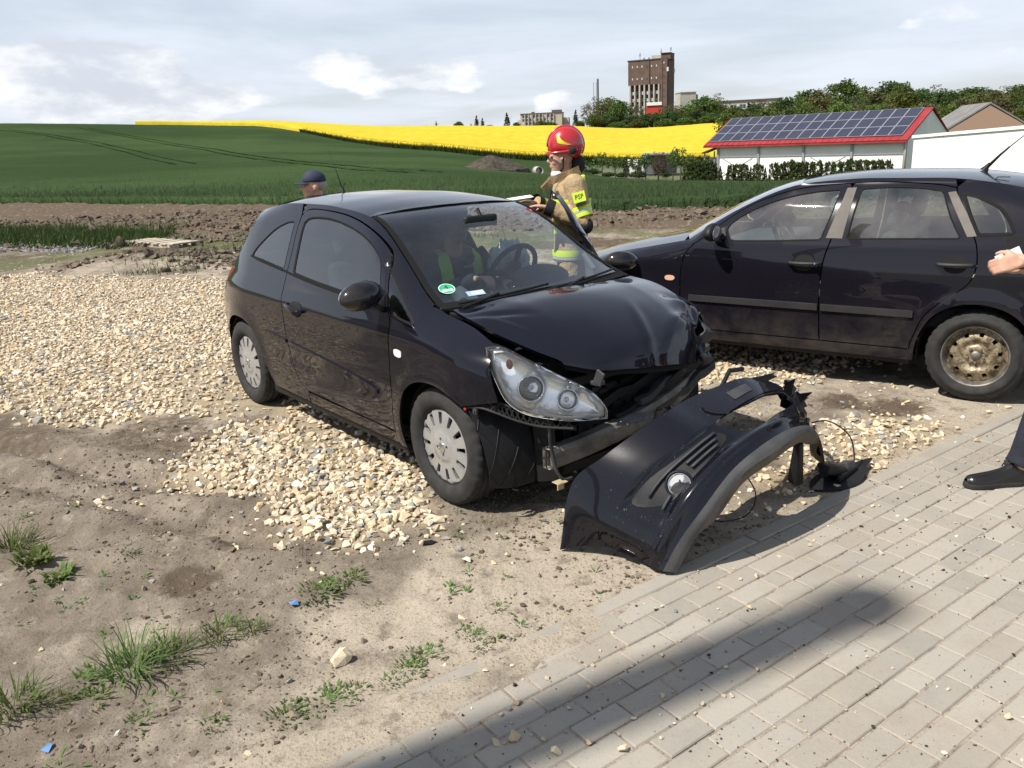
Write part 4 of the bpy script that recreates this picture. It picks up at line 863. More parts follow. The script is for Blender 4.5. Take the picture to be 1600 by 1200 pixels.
# right door, closed
door_parts(PR, corsa, -1)
panel('door_window', shrink(GLASS, .001), PR, m_glassd, corsa, step=.04, flange=0, d=-.006)
trim_ring('door_window_seal', GLASS, PR, .010)
_mould = cr([(-1.655, .603), (-1.3, .578), (-.95, .548), (-.70, .522), (-.565, .497)], 5); _mo = [(p[0], p[1] + .010) for p in _mould] + [(p[0], p[1] - .012) for p in _mould[::-1]]
panel('side_moulding', _mo, PR, m_paint, corsa, step=.03, d=.010, flange=.012)
_mould = cr([(-2.03, .630), (-1.85, .618), (-1.70, .607)], 4); panel('side_moulding', [(p[0], p[1] + .009) for p in _mould] + [(p[0], p[1] - .011) for p in _mould[::-1]], PR, m_paint, corsa, step=.03, d=.010, flange=.012)
panel('handle_recess', cr([(-1.62, .85), (-1.55, .885), (-1.46, .88), (-1.43, .84), (-1.47, .795), (-1.56, .80)], 4, True), PR, m_dark, corsa, step=.03, d=.0015, flange=0)
_h = MB(); _h.tube([(-1.63, -CW(-1.63, .862) - .004, .862), (-1.60, -CW(-1.6, .858) - .030, .860), (-1.52, -CW(-1.52, .85) - .036, .850), (-1.44, -CW(-1.44, .84) - .030, .840), (-1.41, -CW(-1.41, .835) - .004, .836)], [.012, .014, .015, .014, .012], 10, True, .8); _h.build('door_handle', m_paint, corsa, True)
panel('turn_repeater', cr([(-.345, .775), (-.285, .772), (-.285, .740), (-.342, .742)], 3, True), PR, m_white, corsa, step=.02, d=.004, flange=.006)
# belt strip under the side windows
_bs = cr([(-1.80, 1.050), (-1.66, 1.035), (-1.35, 1.010), (-1.0, .990), (-.72, .975), (-.56, .968)], 5)
panel('belt_strip', [(p[0], p[1] + .006) for p in _bs] + [(p[0], p[1] - .008) for p in _bs[::-1]], PR, m_trim, corsa, step=.03, d=.004, flange=.006)
_bs = cr([(-2.37, 1.100), (-2.2, 1.079), (-2.0, 1.062), (-1.82, 1.048)], 5); panel('belt_strip', [(p[0], p[1] + .005) for p in _bs] + [(p[0], p[1] - .006) for p in _bs[::-1]], PR, m_trim, corsa, step=.03, d=.004, flange=.006)
# roof
_zc = pchip([-2.9, -2.6, -2.3, -1.9, -1.5, -1.2, -.90, -.8], [1.395, 1.452, 1.482, 1.500, 1.500, 1.482, 1.440, 1.42])
def RZ(x, y):
    xc = np.minimum(x, -.985); zr = _zT(xc); yi = _yT(xc); return (x, y, zr - .002 + (_zc(x) - zr + .002) * (1 - np.minimum(np.abs(y) / yi, 1.0) ** 2.3))
_rf = [(x, -float(_yT(x)) + .003) for x in np.linspace(-2.58, -.985, 20)] + [(-.955, -.40), (-.925, -.2), (-.915, 0), (-.925, .2), (-.955, .40)] + [(x, float(_yT(x)) - .003) for x in np.linspace(-.985, -2.58, 20)] + [(-2.62, .3), (-2.64, 0), (-2.62, -.3)]
panel('roof', _rf, RZ, m_paint, corsa, step=.06, flange=.012)
_an = MB(); _an.lathe([(.022, 0), (.016, .02), (.008, .035), (.004, .06)], 12, Matrix.Translation((-2.33, 0, 1.468)), 'z'); _an.tube([(-2.335, 0, 1.50), (-2.42, 0, 1.66), (-2.51, 0, 1.80)], [.004, .0028, .0018], 6); _an.build('antenna', m_plas, corsa, True)
_cab = MB(); _cab.tube([(-2.33, 0, 1.483), (-2.32, -.3, 1.473), (-2.31, -.53, 1.434)], .003, 6); _cab.build('roof_seam', m_trim, corsa)
# tailgate and rear bumper
_tg = []
for z in (.24, .40, .62, .80, .93, .985, 1.05, 1.2, 1.30, 1.335):
    x0 = float(REAR_X(min(z, 1.34))); w = float(CW(x0 + .06, min(z, 1.30))) - (.0 if z < 1.31 else .03); _tg.append([(x0 + .055, -w, z), (x0 + .01, -w * .8, z), (x0 - .015, -w * .4, z), (x0 - .02, 0, z), (x0 - .015, w * .4, z), (x0 + .01, w * .8, z), (x0 + .055, w, z)])
loft('tailgate', _tg, m_paint, corsa, 20, 24, ctr=(-1.5, 0, .7))
patch('rear_window', [(-2.76, -.5, 1.07), (-2.78, 0, 1.07), (-2.76, .5, 1.07), (-2.63, .44, 1.29), (-2.65, 0, 1.31), (-2.63, -.44, 1.29)], m_dark, corsa, .01, .08, ctr=(-1.5, 0, .8))
# windscreen
def ws(v, y):
    t_ = (v)
    xe = -.985 + (.865) * t_; ze = float(_zT(xe)) if t_ < 1 else .985; ye = float(_yT(xe)) - .004; a = y / ye
    return (xe + (.075 + .05 * t_) * (1 - a * a), y, ze + .024 * (1 - a * a) * (1 - .6 * t_))
_wc = []
for t_ in np.linspace(0.0, 1.0, 9):
    ye = float(_yT(-.985 + .865 * t_)) - .006; _wc.append([ws(t_, ye * a) for a in np.linspace(-1, 1, 11)])
loft('windscreen', _wc, m_wind, corsa, 30, 20, ctr=(-1.5, 0, .5))
# black band round the windscreen
def band(name, a0, a1, b0, b1, mat, d=.003, parent=None):
    rows = []
    for t_ in np.linspace(a0, a1, 8):
        ye = float(_yT(-.985 + .865 * t_)) - .006; rows.append([tuple(Vector(ws(t_, ye * a)) + Vector((.5, 0, .86)) * d) for a in np.linspace(b0, b1, 8)])
    return loft(name, rows, mat, parent or corsa, 10, 10, ctr=(-1.5, 0, .5))
band('screen_edge', 0, 1, -1.0, -.945, m_trim); band('screen_edge', 0, 1, .945, 1.0, m_trim); band('screen_edge', 0.0, .045, -1, 1, m_trim, -.004); band('screen_edge', .93, 1.0, -1, 1, m_trim, .004)
# bonnet, popped open and buckled
_hd = [[(-.085, -.645, .985), (-.005, -.42, 1.010), (.03, -.2, 1.020), (.04, 0, 1.022), (.03, .2, 1.012), (0, .42, .998), (-.075, .665, .985)],
       [(.10, -.665, .958), (.17, -.44, .990), (.2, -.2, 1.004), (.21, 0, 1.008), (.2, .22, .998), (.16, .46, .982), (.085, .70, .955)],
       [(.26, -.632, .905), (.35, -.44, .932), (.40, -.22, .948), (.41, 0, .948), (.40, .24, .938), (.34, .48, .925), (.255, .70, .898)],
       [(.45, -.558, .840), (.55, -.40, .846), (.595, -.22, .852), (.605, 0, .850), (.59, .24, .842), (.53, .46, .850), (.44, .640, .835)],
       [(.545, -.500, .802), (.635, -.375, .790), (.665, -.21, .790), (.672, 0, .776), (.66, .2, .760), (.62, .40, .760), (.525, .575, .755)],
       [(.568, -.486, .780), (.668, -.36, .745), (.70, -.2, .725), (.708, 0, .695), (.698, .2, .668), (.655, .37, .638), (.575, .515, .610)]]
def _dent(p, u, v):
    x, y, z = p; dz = 0
    dz -= .035 * math.exp(-(((x - .52) / .07) ** 2 + ((y - .50) / .10) ** 2)); dz += .022 * math.exp(-(((x - .40) / .06) ** 2 + ((y - .60) / .06) ** 2)); dz -= .016 * math.exp(-(((x - .30) / .045) ** 2 + ((y - .62) / .09) ** 2))
    c_ = (y - .18) - (x - .35) * -.55; dz += .010 * math.exp(-(c_ / .035) ** 2) * sstep(.3, .55, x)
    dz += .007 * math.sin(x * 46 + y * 30) * float(sstep(.42, .60, y)) * float(sstep(.15, .5, x)); dz -= .010 * math.exp(-(((x + .02) / .05) ** 2 + ((y + .55) / .08) ** 2))
    dx = .02 * math.sin(z * 70) * float(sstep(.44, .6, y)) * float(sstep(.4, .6, x))
    # sharp folds where the sheet gave way
    for (x0, y0, x1, y1, w_, am) in ((.72, .05, .36, .70, .05, .016), (.66, .40, .30, .72, .035, -.018), (.62, .30, .44, .72, .03, .014), (.05, -.66, .26, -.40, .035, -.010), (.10, -.62, .40, -.50, .03, .008), (.70, -.02, .55, .36, .03, -.007)):
        ex, ey = x1 - x0, y1 - y0; tt = ((x - x0) * ex + (y - y0) * ey) / (ex * ex + ey * ey)
        if -.1 < tt < 1.1: dz += am * max(0.0, 1 - abs((x - x0) * ey - (y - y0) * ex) / math.hypot(ex, ey) / w_) * min(1.0, 1.1 - abs(tt - .5) * 1.8)
    # pressed ridges either side
    for q in (-.40, .42): dz += .002 * math.exp(-((y - q * (1 - .25 * x)) / .05) ** 2) * float(sstep(.95, .5, v)) 
    return (x + dx, y, z + dz)
loft('bonnet', _hd, m_paint, corsa, 90, 80, ctr=(0, 0, 0), flange=.018, fn=_dent)
_un = [[(p[0] * .97 - .01, p[1] * .93, p[2] - .035) for p in r] for r in _hd]; loft('bonnet_lining', _un, m_dark, corsa, 20, 16, ctr=(0, 0, 2))
# cowl and wipers
_c = MB(); _c.box((-.07, 0, .955), (.16, 1.30, .03)); _c.build('cowl', m_plas, corsa, bevel=.008)
for y0, y1, z1 in ((-.60, -.02, .01), (.0, .60, .0)):
    w_ = MB(); pts = [Vector(ws(.975 - .06 * k / 5 + z1, y0 + (y1 - y0) * k / 5)) + Vector((.01, 0, .018)) for k in range(6)]; w_.tube(pts, .007, 6); w_.tube([pts[0] + Vector((.03, 0, -.02)), pts[2] + Vector((.004, 0, .012))], .008, 6); w_.build('wiper', m_plas, corsa)
# right mirror
def mirror(parent, sgn, loc, rot=0.0, mat=None, sc=1.0, nm='wing_mirror'):
    root = bpy.data.objects.new(nm, None); COL.objects.link(root); root.parent = parent; root.location = loc; root.rotation_euler = (0, 0, rot); root.empty_display_size = .05
    def fn(p): return Vector((p.x if p.x > 0 else p.x * .42, p.y * (1 - .12 * max(0, -p.z)), p.z * (1.0 if p.z > 0 else .82) + .10 * p.y * sgn * -1))
    m = MB(); m.ball((0, 0, 0), (.085 * sc, .135 * sc, .085 * sc), 28, 18, fn); m.build('mirror_housing', mat or m_paint, root, True)
    g_ = MB(); g_.ball((-.034 * sc, 0, 0), (.006, .118 * sc, .068 * sc), 20, 10); g_.build('mirror_glass', m_chrome, root, True)
    s_ = MB(); s_.tube([(0.0, -sgn * .08 * sc, -.05 * sc), (.0, -sgn * .125 * sc, -.085 * sc), (-.01, -sgn * .17 * sc, -.095 * sc)], [.028, .026, .03], 8, True, .6); s_.build('mirror_foot', m_plas, root, True)
    return root
mirror(corsa, -1, (-.50, -.935, 1.045), .12)
# driver's door, standing ajar on its front hinges
dl = bpy.data.objects.new('open_door', None); COL.objects.link(dl); dl.parent = corsa; dl.location = (-.42, .80, 0); dl.rotation_euler = (0, 0, R_(-39)); dl.empty_display_size = .1; dl['label'] = "driver's door standing open"
PLd = lambda x, z: (x + .42, CW(x, z) - .80, z)
panel('door_skin', shrink(DOOR, .002), PLd, m_paint, dl, holes=[GLASS], step=.04, bd=.025, flange=.03, ctr=(.4, -.9, .6))
_in = panel('door_card', shrink([p for p in DOOR if p[1] < .99], .02), lambda x, z: (x + .42, CW(x, z) - .80 - .075, z), m_dash, dl, step=.06, flange=-.05, ctr=(.4, -3, .6))
panel('door_window', shrink(GLASS, .001), PLd, m_glass, dl, step=.05, flange=0, d=-.006, ctr=(.4, -.9, .6)); 
_rng = dense(GLASS, .03); _fv = []; _ff = []; _ro = shrink(_rng, -.045); n = len(_rng)
for r in (_rng, _ro):
    for u, v in r: _fv.append((u + .42, CW(u, v) - .80 - .035, v))
_ff = [(i, (i + 1) % n, n + (i + 1) % n, n + i) for i in range(n)]; obj('window_frame', new_mesh('window_frame', _fv, _ff), m_plas, dl, True)
mirror(dl, 1, (-.045, .11, 1.015), .1, None, .82)
# interior
_i = MB(); _i.box((-1.35, 0, .24), (2.5, 1.4, .06)); _i.build('floor_pan', m_dark, corsa)
_i = MB(); _i.box((-1.25, 0, .19), (3.3, 1.36, .05)); _i.build('underbody', m_dark, corsa)
_d = [[(-.10, -.66, .95), (-.06, 0, .955), (-.10, .66, .95)], [(-.32, -.66, .945), (-.30, 0, .965), (-.32, .66, .95)], [(-.55, -.64, .93), (-.52, 0, .94), (-.56, .64, .945)], [(-.64, -.64, .86), (-.60, 0, .86), (-.66, .64, .86)], [(-.60, -.64, .60), (-.56, 0, .55), (-.60, .64, .60)]]
loft('dashboard', _d, m_dash, corsa, 20, 20, ctr=(-.2, 0, .5))
_b = MB(); _b.ball((-.57, .37, .975), (.16, .20, .075), 20, 10); _b.build('instrument_hood', m_dash, corsa, True)
sw = torus_mb(.180, .0165); sw.box((0, 0, -.005), (.34, .035, .016)); sw.box((0, -.08, -.005), (.04, .16, .016)); sw.ball((0, 0, 0), (.075, .07, .03), 14, 8); sw.build('steering_wheel', m_plas, corsa, True, loc=(-.80, .34, 1.0), rot=(0, R_(-62), 0))
def _crump(p):
    k = 1 + .22 * math.sin(p.x * 9 + p.z * 5) * math.sin(p.y * 8 + 1) + .10 * math.sin(p.y * 19 + p.x * 13); return Vector((p.x * k, p.y * k, p.z * k))
_b = MB(); _b.ball((-.875, .37, 1.03), (.06, .15, .14), 30, 20, _crump); _b.build('deflated_airbag', m_air, corsa, True)
car_seat(corsa, -1.22, .36, .52, m_seat); car_seat(corsa, -1.22, -.36, .52, m_seat)
_r = MB(); _r.box((-2.05, 0, .52), (.5, 1.25, .16)); _r.build('rear_seat', m_seat, corsa, bevel=.05); _r = MB(); _r.box((-2.38, 0, .80), (.14, 1.22, .55), Matrix.Rotation(-.3, 3, 'Y')); _r.build('rear_backrest', m_seat, corsa, bevel=.05)
for y in (-.35, .35): _r = MB(); _r.box((-2.46, y, 1.12), (.08, .24, .14)); _r.build('rear_headrest', m_seat, corsa, bevel=.03)
_m = MB(); _m.box((-.69, .02, 1.345), (.035, .24, .068)); _m.build('rear_view_mirror', m_plas, corsa, bevel=.015); _m = MB(); _m.tube([(-.68, .02, 1.36), (-.72, .02, 1.415)], .012, 6); _m.build('mirror_arm', m_plas, corsa)
_hl = [[(x, -float(_yT(x)) * .97, float(_zT(x)) - .02), (x, 0, float(_zc(x)) - .035), (x, float(_yT(x)) * .97, float(_zT(x)) - .02)] for x in np.linspace(-2.5, -.99, 6)]; loft('headlining', _hl, simple('pale headlining', (.22, .22, .21), .9), corsa, 12, 12, ctr=(-1.5, 0, 3))
# stickers in the corner of the windscreen
def sticker(name, t_, y, parts, lab=None):
    p = Vector(ws(t_, y)); e = .01; tu = (Vector(ws(t_, y + e)) - Vector(ws(t_, y - e))).normalized(); tv = (Vector(ws(t_ - e, y)) - Vector(ws(t_ + e, y))).normalized(); nn = tu.cross(tv).normalized(); tv = nn.cross(tu)
    M = Matrix((tu, tv, nn)).transposed().to_4x4(); M.translation = p + nn * .004; return M
M_ = sticker('s', .80, -.555, None); _s = MB(); _s.lathe([(.001, 0), (.046, 0)], 28, None, 'z'); st = _s.build('green_badge', simple('green sticker', (.03, .36, .17), .5), corsa); st.matrix_local = M_; st['label'] = 'round green sticker with a 4'
_s = MB(); _s.lathe([(.041, .0004), (.044, .0004)], 28, None, 'z'); _s.box((0, -.014, .0004), (.06, .016, .0002)); _s.build('badge_print', m_paper, st)
decal_text('badge_number', '4', .042, simple('black print', (.01, .01, .01), .6), st, (0, .014, .0008), (0, 0, 0), .0001)
M_ = sticker('s', .875, -.44, None); _s = MB(); _s.box((0, 0, 0), (.10, .045, .0006)); st = _s.build('inspection_sticker', simple('pale blue sticker', (.30, .42, .55), .5), corsa); st.matrix_local = M_
_s = MB(); _s.box((.012, 0, .0008), (.066, .022, .0004)); _s.build('sticker_print', m_paper, st)
decal_text('sticker_text', 'SK 1 A5', .018, simple('blue print', (.05, .12, .3), .6), st, (.012, 0, .0014), (0, 0, 0), .0001)
def _pap(p, u, v): return (p[0], p[1], p[2] + .012 * math.sin(u * 7) * math.cos(v * 5))
pp = loft('paper_sheet', [[(-.22, -.52, .985), (-.22, -.45, 1.0), (-.22, -.38, .985)], [(-.30, -.52, 1.03), (-.30, -.45, 1.05), (-.30, -.38, 1.02)], [(-.36, -.52, .99), (-.36, -.45, 1.0), (-.36, -.38, .985)]], m_paper, corsa, 10, 10, ctr=(-.3, -.45, .5), fn=_pap)
# wheels
car_wheel(corsa, 0, -.742, .311, -1, 'cap', 0.0, .2, 'front wheel with silver hubcap'); car_wheel(corsa, -2.511, -.738, .311, -1, 'cap', 0, .5, 'rear wheel with silver hubcap'); car_wheel(corsa, 0, .742, .311, 1, 'cap', 0.0, .9); car_wheel(corsa, -2.511, .738, .311, 1, 'cap', 0, 1.4)
# right headlamp
_ring = cr([(.325, -.755, .872), (.372, -.725, .880), (.42, -.685, .862), (.505, -.635, .815), (.62, -.55, .745), (.725, -.47, .680), (.775, -.425, .600), (.772, -.415, .545)], 4)[:-1] + cr([(.772, -.415, .545), (.71, -.55, .552), (.63, -.63, .562), (.515, -.695, .578), (.445, -.742, .632), (.402, -.762, .715), (.352, -.765, .80)], 4)
hl = bpy.data.objects.new('headlamp', None); COL.objects.link(hl); hl.parent = corsa; hl.empty_display_size = .05
patch('lens', _ring, m_lens, hl, .035, .025, ctr=(0, 0, .6), flange=.012)
_c = Vector((.56, -.60, .68)); _dp = Vector((-.10, .045, 0))
_r2 = [Vector(p) * .965 + _c * .035 + Vector((-.012, .008, 0)) for p in _ring]; patch('reflector', _r2, m_refl, hl, -.045, .022, ctr=(0, 0, .6))
_r3 = [Vector(p) * .86 + _c * .14 + Vector((-.010, .006, 0)) for p in _ring]; _wb = []
for p, q in zip(_r2, _r3): _wb += [p, q]
obj('lamp_trim', new_mesh('lamp_trim', _wb, [(2 * i, 2 * ((i + 1) % len(_r2)), 2 * ((i + 1) % len(_r2)) + 1, 2 * i + 1) for i in range(len(_r2))]), m_white, hl, True)
rim = []; n = len(_ring)
for p in _ring: q = Vector(p); rim += [q + (q - _c).normalized() * .002, q * .97 + _c * .03 + Vector((-.004, .003, 0))]
obj('lamp_bezel', new_mesh('lamp_bezel', rim, [(2 * i, 2 * ((i + 1) % n), 2 * ((i + 1) % n) + 1, 2 * i + 1) for i in range(n)]), m_white, hl, True)
_bk = [];
for p in _ring: q = Vector(p); _bk += [q * 1.0, (q - _c) * .96 + _c + Vector((-.13, .06, -.005))]
obj('lamp_body', new_mesh('lamp_body', _bk, [(2 * i, 2 * ((i + 1) % n), 2 * ((i + 1) % n) + 1, 2 * i + 1) for i in range(n)] + [tuple(range(1, 2 * n, 2))]), m_plas, hl, True)
_nrm = Vector((.80, -.52, .22)).normalized()
for c_, r_ in ((Vector((.522, -.655, .692)), .062), (Vector((.652, -.545, .640)), .050)):
    M_ = _nrm.to_track_quat('Z', 'Y').to_matrix().to_4x4(); M_.translation = c_ - _nrm * .03
    a = MB(); a.lathe([(r_, .012), (r_ * 1.02, .03), (r_ * .94, .032), (r_ * .90, .012), (r_ * .86, -.01)], 36, M_, 'z'); a.build('lamp_ring', m_chrome, hl, True)
    a = MB(); a.lathe([(r_ * .86, -.006), (r_ * .55, -.022), (r_ * .25, -.03), (.001, -.032)], 30, M_, 'z'); a.build('lamp_bowl', simple('smoked reflector', (.42, .44, .47), .12, .9), hl, True)
    a = MB(); a.ball((0, 0, 0), (r_ * .84, r_ * .84, r_ * .30), 28, 12); b_ = a.build('projector_lens', m_lens, hl, True); b_.matrix_local = M_ @ Matrix.Translation((0, 0, .004))
    a = MB(); a.ball((0, 0, 0), (.012, .012, .016), 12, 8); b_ = a.build('bulb', simple('bulb', (.8, .8, .78), .2), hl, True); b_.matrix_local = M_ @ Matrix.Translation((0, 0, -.012))
a = MB(); a.ball((.425, -.70, .80), (.020, .014, .024), 14, 10); a.build('turn_signal_bulb', simple('rosy bulb', (.42, .13, .10), .3), hl, True)
a = MB(); a.box((.735, -.425, .735), (.05, .012, .07), Matrix.Rotation(.4, 3, 'Y')); a.box((.70, -.40, .70), (.05, .05, .02)); a.build('lamp_bracket', m_plasg, hl, bevel=.004)
# what the missing bumper lays bare
rr_ = random.Random(12)
a = MB(); a.box((.30, 0, .52), (.30, 1.05, .50)); a.build('engine_bay', m_dark, corsa)
a = MB(); a.box((.485, .05, .42), (.035, .78, .36)); a.build('radiator', simple('radiator fins', (.02, .02, .02), .6, bump=.8, bscale=150, bdist=.01), corsa)
a = MB(); a.box((.50, 0, .665), (.07, 1.0, .05)); a.box((.50, -.44, .46), (.06, .05, .42)); a.box((.50, .46, .48), (.06, .05, .40)); a.box((.50, 0, .235), (.07, .95, .05)); a.build('front_panel', m_plas, corsa, bevel=.006)
# bent crash beam with open box ends
def beam(name, path, w, h, mat):
    m = MB(); V = []; F = []; n = 8; prof = [(-w, -h), (w * .6, -h), (w, -h * .55), (w * .72, -h * .12), (w * .72, h * .12), (w, h * .55), (w * .6, h), (-w, h)]
    for p in path:
        for (x_, z_) in prof: V.append((p[0] + x_, p[1], p[2] + z_))
    for i in range(len(path) - 1): F += [(i * n + k, i * n + (k + 1) % n, (i + 1) * n + (k + 1) % n, (i + 1) * n + k) for k in range(n)]
    o_ = m.add(V, F).build(name, mat, corsa, bevel=.003); sm = o_.modifiers.new('solid', 'SOLIDIFY'); sm.thickness = .004; return o_
_bp = cr([(.555, -.60, .335), (.60, -.42, .362), (.635, -.2, .40), (.64, .05, .44), (.61, .3, .485), (.54, .52, .525)], 4); beam('crash_beam', _bp, .032, .052, m_beam)
a = MB(); a.box((.552, -.604, .335), (.05, .004, .006)); a.box((.552, -.604, .335), (.006, .004, .09)); a.build('beam_web', m_dark, corsa); a = MB(); a.lathe([(.012, 0), (.001, .001)], 12, Matrix.Translation((.592, -.50, .352)) @ Matrix.Rotation(-1.57, 4, 'Z'), 'y'); a.build('beam_bolt_hole', m_dark, corsa)
for (p0, p1, w, h, mt) in (((.60, -.20, .44), (.60, .50, .64), .035, .028, m_plas), ((.63, -.05, .50), (.57, .56, .665), .030, .020, m_plasg), ((.655, .05, .43), (.60, .58, .565), .022, .026, m_plasg), ((.55, -.35, .50), (.56, .3, .62), .02, .03, m_plas)):
    a = MB(); d_ = Vector(p1) - Vector(p0); nn_ = 8; pts = [Vector(p0) + d_ * k / nn_ + Vector((.008 * math.sin(k * 1.7), 0, .008 * math.cos(k * 2.3))) for k in range(nn_ + 1)]
    V = []; F = []
    for p in pts: V += [p + Vector((-w, 0, -h)), p + Vector((w, 0, -h * .7)), p + Vector((w * .8, 0, h)), p + Vector((-w * .8, 0, h * .9))]
    F = [(i * 4 + k, i * 4 + (k + 1) % 4, (i + 1) * 4 + (k + 1) % 4, (i + 1) * 4 + k) for i in range(nn_) for k in range(4)] + [(3, 2, 1, 0), (nn_ * 4, nn_ * 4 + 1, nn_ * 4 + 2, nn_ * 4 + 3)]
    a.add(V, F).build('torn_support', mt, corsa, bevel=.004)
for k in range(26):                                           # hoses, clips and brackets in the dark
    y = rr_.uniform(-.55, .5); z = rr_.uniform(.26, .62); x = .52 + rr_.uniform(-.03, .05); a = MB()
    if k % 3 == 0:
        a.tube([(x, y, z), (x + .03, y + rr_.uniform(-.1, .1), z - .05), (x, y + rr_.uniform(-.15, .15), z - rr_.uniform(.08, .16))], rr_.uniform(.006, .013), 8); a.build('hose', m_plas, corsa, True)
    else:
        a.box((x, y, z), (rr_.uniform(.02, .06), rr_.uniform(.02, .09), rr_.uniform(.015, .06)), Euler((rr_.uniform(-.4, .4), rr_.uniform(-.4, .4), 0)).to_matrix()); a.build('bracket', m_plas if rr_.random() < .7 else m_plasg, corsa, bevel=.003)
a = MB(); a.tube(cr([(.585, -.615, .57), (.60, -.62, .48), (.585, -.60, .40), (.60, -.59, .30), (.62, -.56, .24), (.62, -.5, .23)], 5), .0085, 8); a.build('washer_hose', m_plasg, corsa, True)
a = MB(); a.box((.625, -.585, .235), (.05, .06, .004)); a.box((.645, -.60, .222), (.006, .04, .03)); a.build('pale_bracket', simple('yellowed steel', (.55, .45, .28), .5, .3), corsa, bevel=.001)
a = MB(); a.lathe([(.018, 0), (.018, .05), (.012, .055)], 16, Matrix.Translation((.56, -.47, .47)) @ Matrix.Rotation(-1.2, 4, 'Z'), 'y'); a.build('pipe_stub', m_plas, corsa, True)
# mounting strip below the lamp, with its row of ribs
a = MB(); strip = cr([(.255, -.835, .585), (.33, -.805, .590), (.40, -.775, .575), (.48, -.725, .545), (.58, -.655, .520), (.70, -.56, .515)], 4)
for p, q in zip(strip[:-1], strip[1:]):
    p, q = Vector(p), Vector(q); a.tube([p, q], .007, 6); a.tube([p + Vector((-.02, .015, .05)), q + Vector((-.02, .015, .05))], .006, 6); a.tube([p, q + Vector((-.02, .015, .05))], .004, 5); a.tube([q, p + Vector((-.02, .015, .05))], .004, 5)
a.build('bumper_bracket', m_plas, corsa)
for k, (x, y, z) in enumerate(((.29, -.815, .61), (.335, -.80, .625), (.375, -.785, .628), (.30, -.82, .57), (.39, -.775, .598))):
    a = MB(); a.box((x, y, z), (.026, .012, .030)); a.box((x, y - .008, z), (.012, .01, .012)); a.build('clip', m_plasg if k % 2 else m_plas, corsa, bevel=.002)
a = MB(); a.ball((.243, -.838, .575), (.010, .006, .010), 10, 6); a.build('red_clip', simple('red plastic', (.5, .03, .02), .4), corsa, True)
# wheel-arch liner hanging forward of the wheel, with its diamond ribs
_ln = [[(.255, -.83, .575), (.262, -.70, .60), (.27, -.55, .60)], [(.335, -.825, .45), (.35, -.70, .47), (.36, -.55, .48)], [(.372, -.815, .30), (.40, -.70, .31), (.42, -.56, .32)], [(.352, -.80, .185), (.385, -.70, .165), (.43, -.58, .175)]]
V_, N_, F_ = loft('x', _ln, None, None, 24, 24, ctr=(0, -.7, .3), raw=True); surf('wheel_liner', V_, N_, F_, None, m_plas, corsa, .004)
G_ = V_.reshape(25, 25, 3); NN_ = N_.reshape(25, 25, 3); a = MB()
for k in range(-18, 24, 6):
    for sg in (1, -1):
        pts = []
        for i in range(25):
            j = (k + i) if sg > 0 else (24 + 6 - k - i - 6)
            if 1 <= j <= 23: pts.append(Vector(G_[i, j]) + Vector(NN_[i, j]) * .002)
        if len(pts) > 2 and k % 12 == 6: a.tube(pts, .0024, 5)
a.build('liner_ribs', m_plas, corsa)
_ln2 = [[(p[0] + .06, p[1] + .05, p[2] + .0) for p in r] for r in _ln]; loft('inner_liner', [[(.42, -.58, .58), (.55, -.55, .55)], [(.43, -.57, .36), (.57, -.55, .35)], [(.43, -.56, .17), (.55, -.52, .2)]], m_plas, corsa, 6, 8, ctr=(.3, 0, .3))
# far front corner, crushed
def _cr2(p, u, v): return (p[0] + .03 * math.sin(p[2] * 37 + p[1] * 20), p[1] + .025 * math.sin(p[0] * 31 + p[2] * 23), p[2])
loft('crushed_corner', [[(.42, .69, .82), (.50, .60, .79), (.58, .50, .72), (.62, .42, .66)], [(.45, .72, .72), (.53, .63, .70), (.60, .53, .64), (.63, .45, .60)], [(.45, .72, .60), (.52, .64, .58), (.58, .55, .54), (.60, .48, .52)]], m_plasg, corsa, 20, 14, ctr=(0, 0, .6), fn=_cr2, flange=.01)
# ------------------------------------------------------------------ torn-off front bumper lying on its ends
BB = Vector((.95, 3.65, 0))
bump = empty('torn_off_bumper', BB, 0, 'torn-off black front bumper with round fog lamp lying by the paving', 'bumper')
NET = [[(0.184, 3.395, 0.006), (0.248, 3.453, 0.298), (0.398, 3.442, 0.434), (0.631, 3.507, 0.573), (0.795, 3.671, 0.598), (0.97, 3.813, 0.613), (1.163, 3.949, 0.616), (1.377, 4.089, 0.532), (1.512, 4.222, 0.415), (1.643, 4.371, 0.243)],
       [(0.325, 3.339, 0.05), (0.340, 3.345, 0.206), (0.496, 3.363, 0.397), (0.703, 3.435, 0.532), (0.863, 3.59, 0.562), (1.029, 3.726, 0.579), (1.203, 3.861, 0.577), (1.395, 4.008, 0.497), (1.519, 4.146, 0.376), (1.639, 4.297, 0.207)],
       [(0.457, 3.269, 0.049), (0.466, 3.250, 0.148), (0.59, 3.291, 0.359), (0.773, 3.37, 0.491), (0.93, 3.516, 0.527), (1.087, 3.646, 0.545), (1.244, 3.779, 0.538), (1.413, 3.934, 0.462), (1.528, 4.077, 0.337), (1.636, 4.23, 0.169)],
       [(0.543, 3.194, 0.029), (0.575, 3.185, 0.128), (0.683, 3.229, 0.319), (0.844, 3.314, 0.448), (0.998, 3.451, 0.49), (1.145, 3.576, 0.51), (1.285, 3.707, 0.497), (1.433, 3.869, 0.425), (1.54, 4.017, 0.296), (1.636, 4.173, 0.13)],
       [(0.605, 3.126, 0.024), (0.674, 3.144, 0.149), (0.775, 3.173, 0.277), (0.914, 3.265, 0.403), (1.064, 3.393, 0.452), (1.203, 3.512, 0.474), (1.327, 3.642, 0.456), (1.455, 3.811, 0.388), (1.554, 3.964, 0.253), (1.639, 4.122, 0.089)]]
_NB = np.array(NET) - np.array(BB)
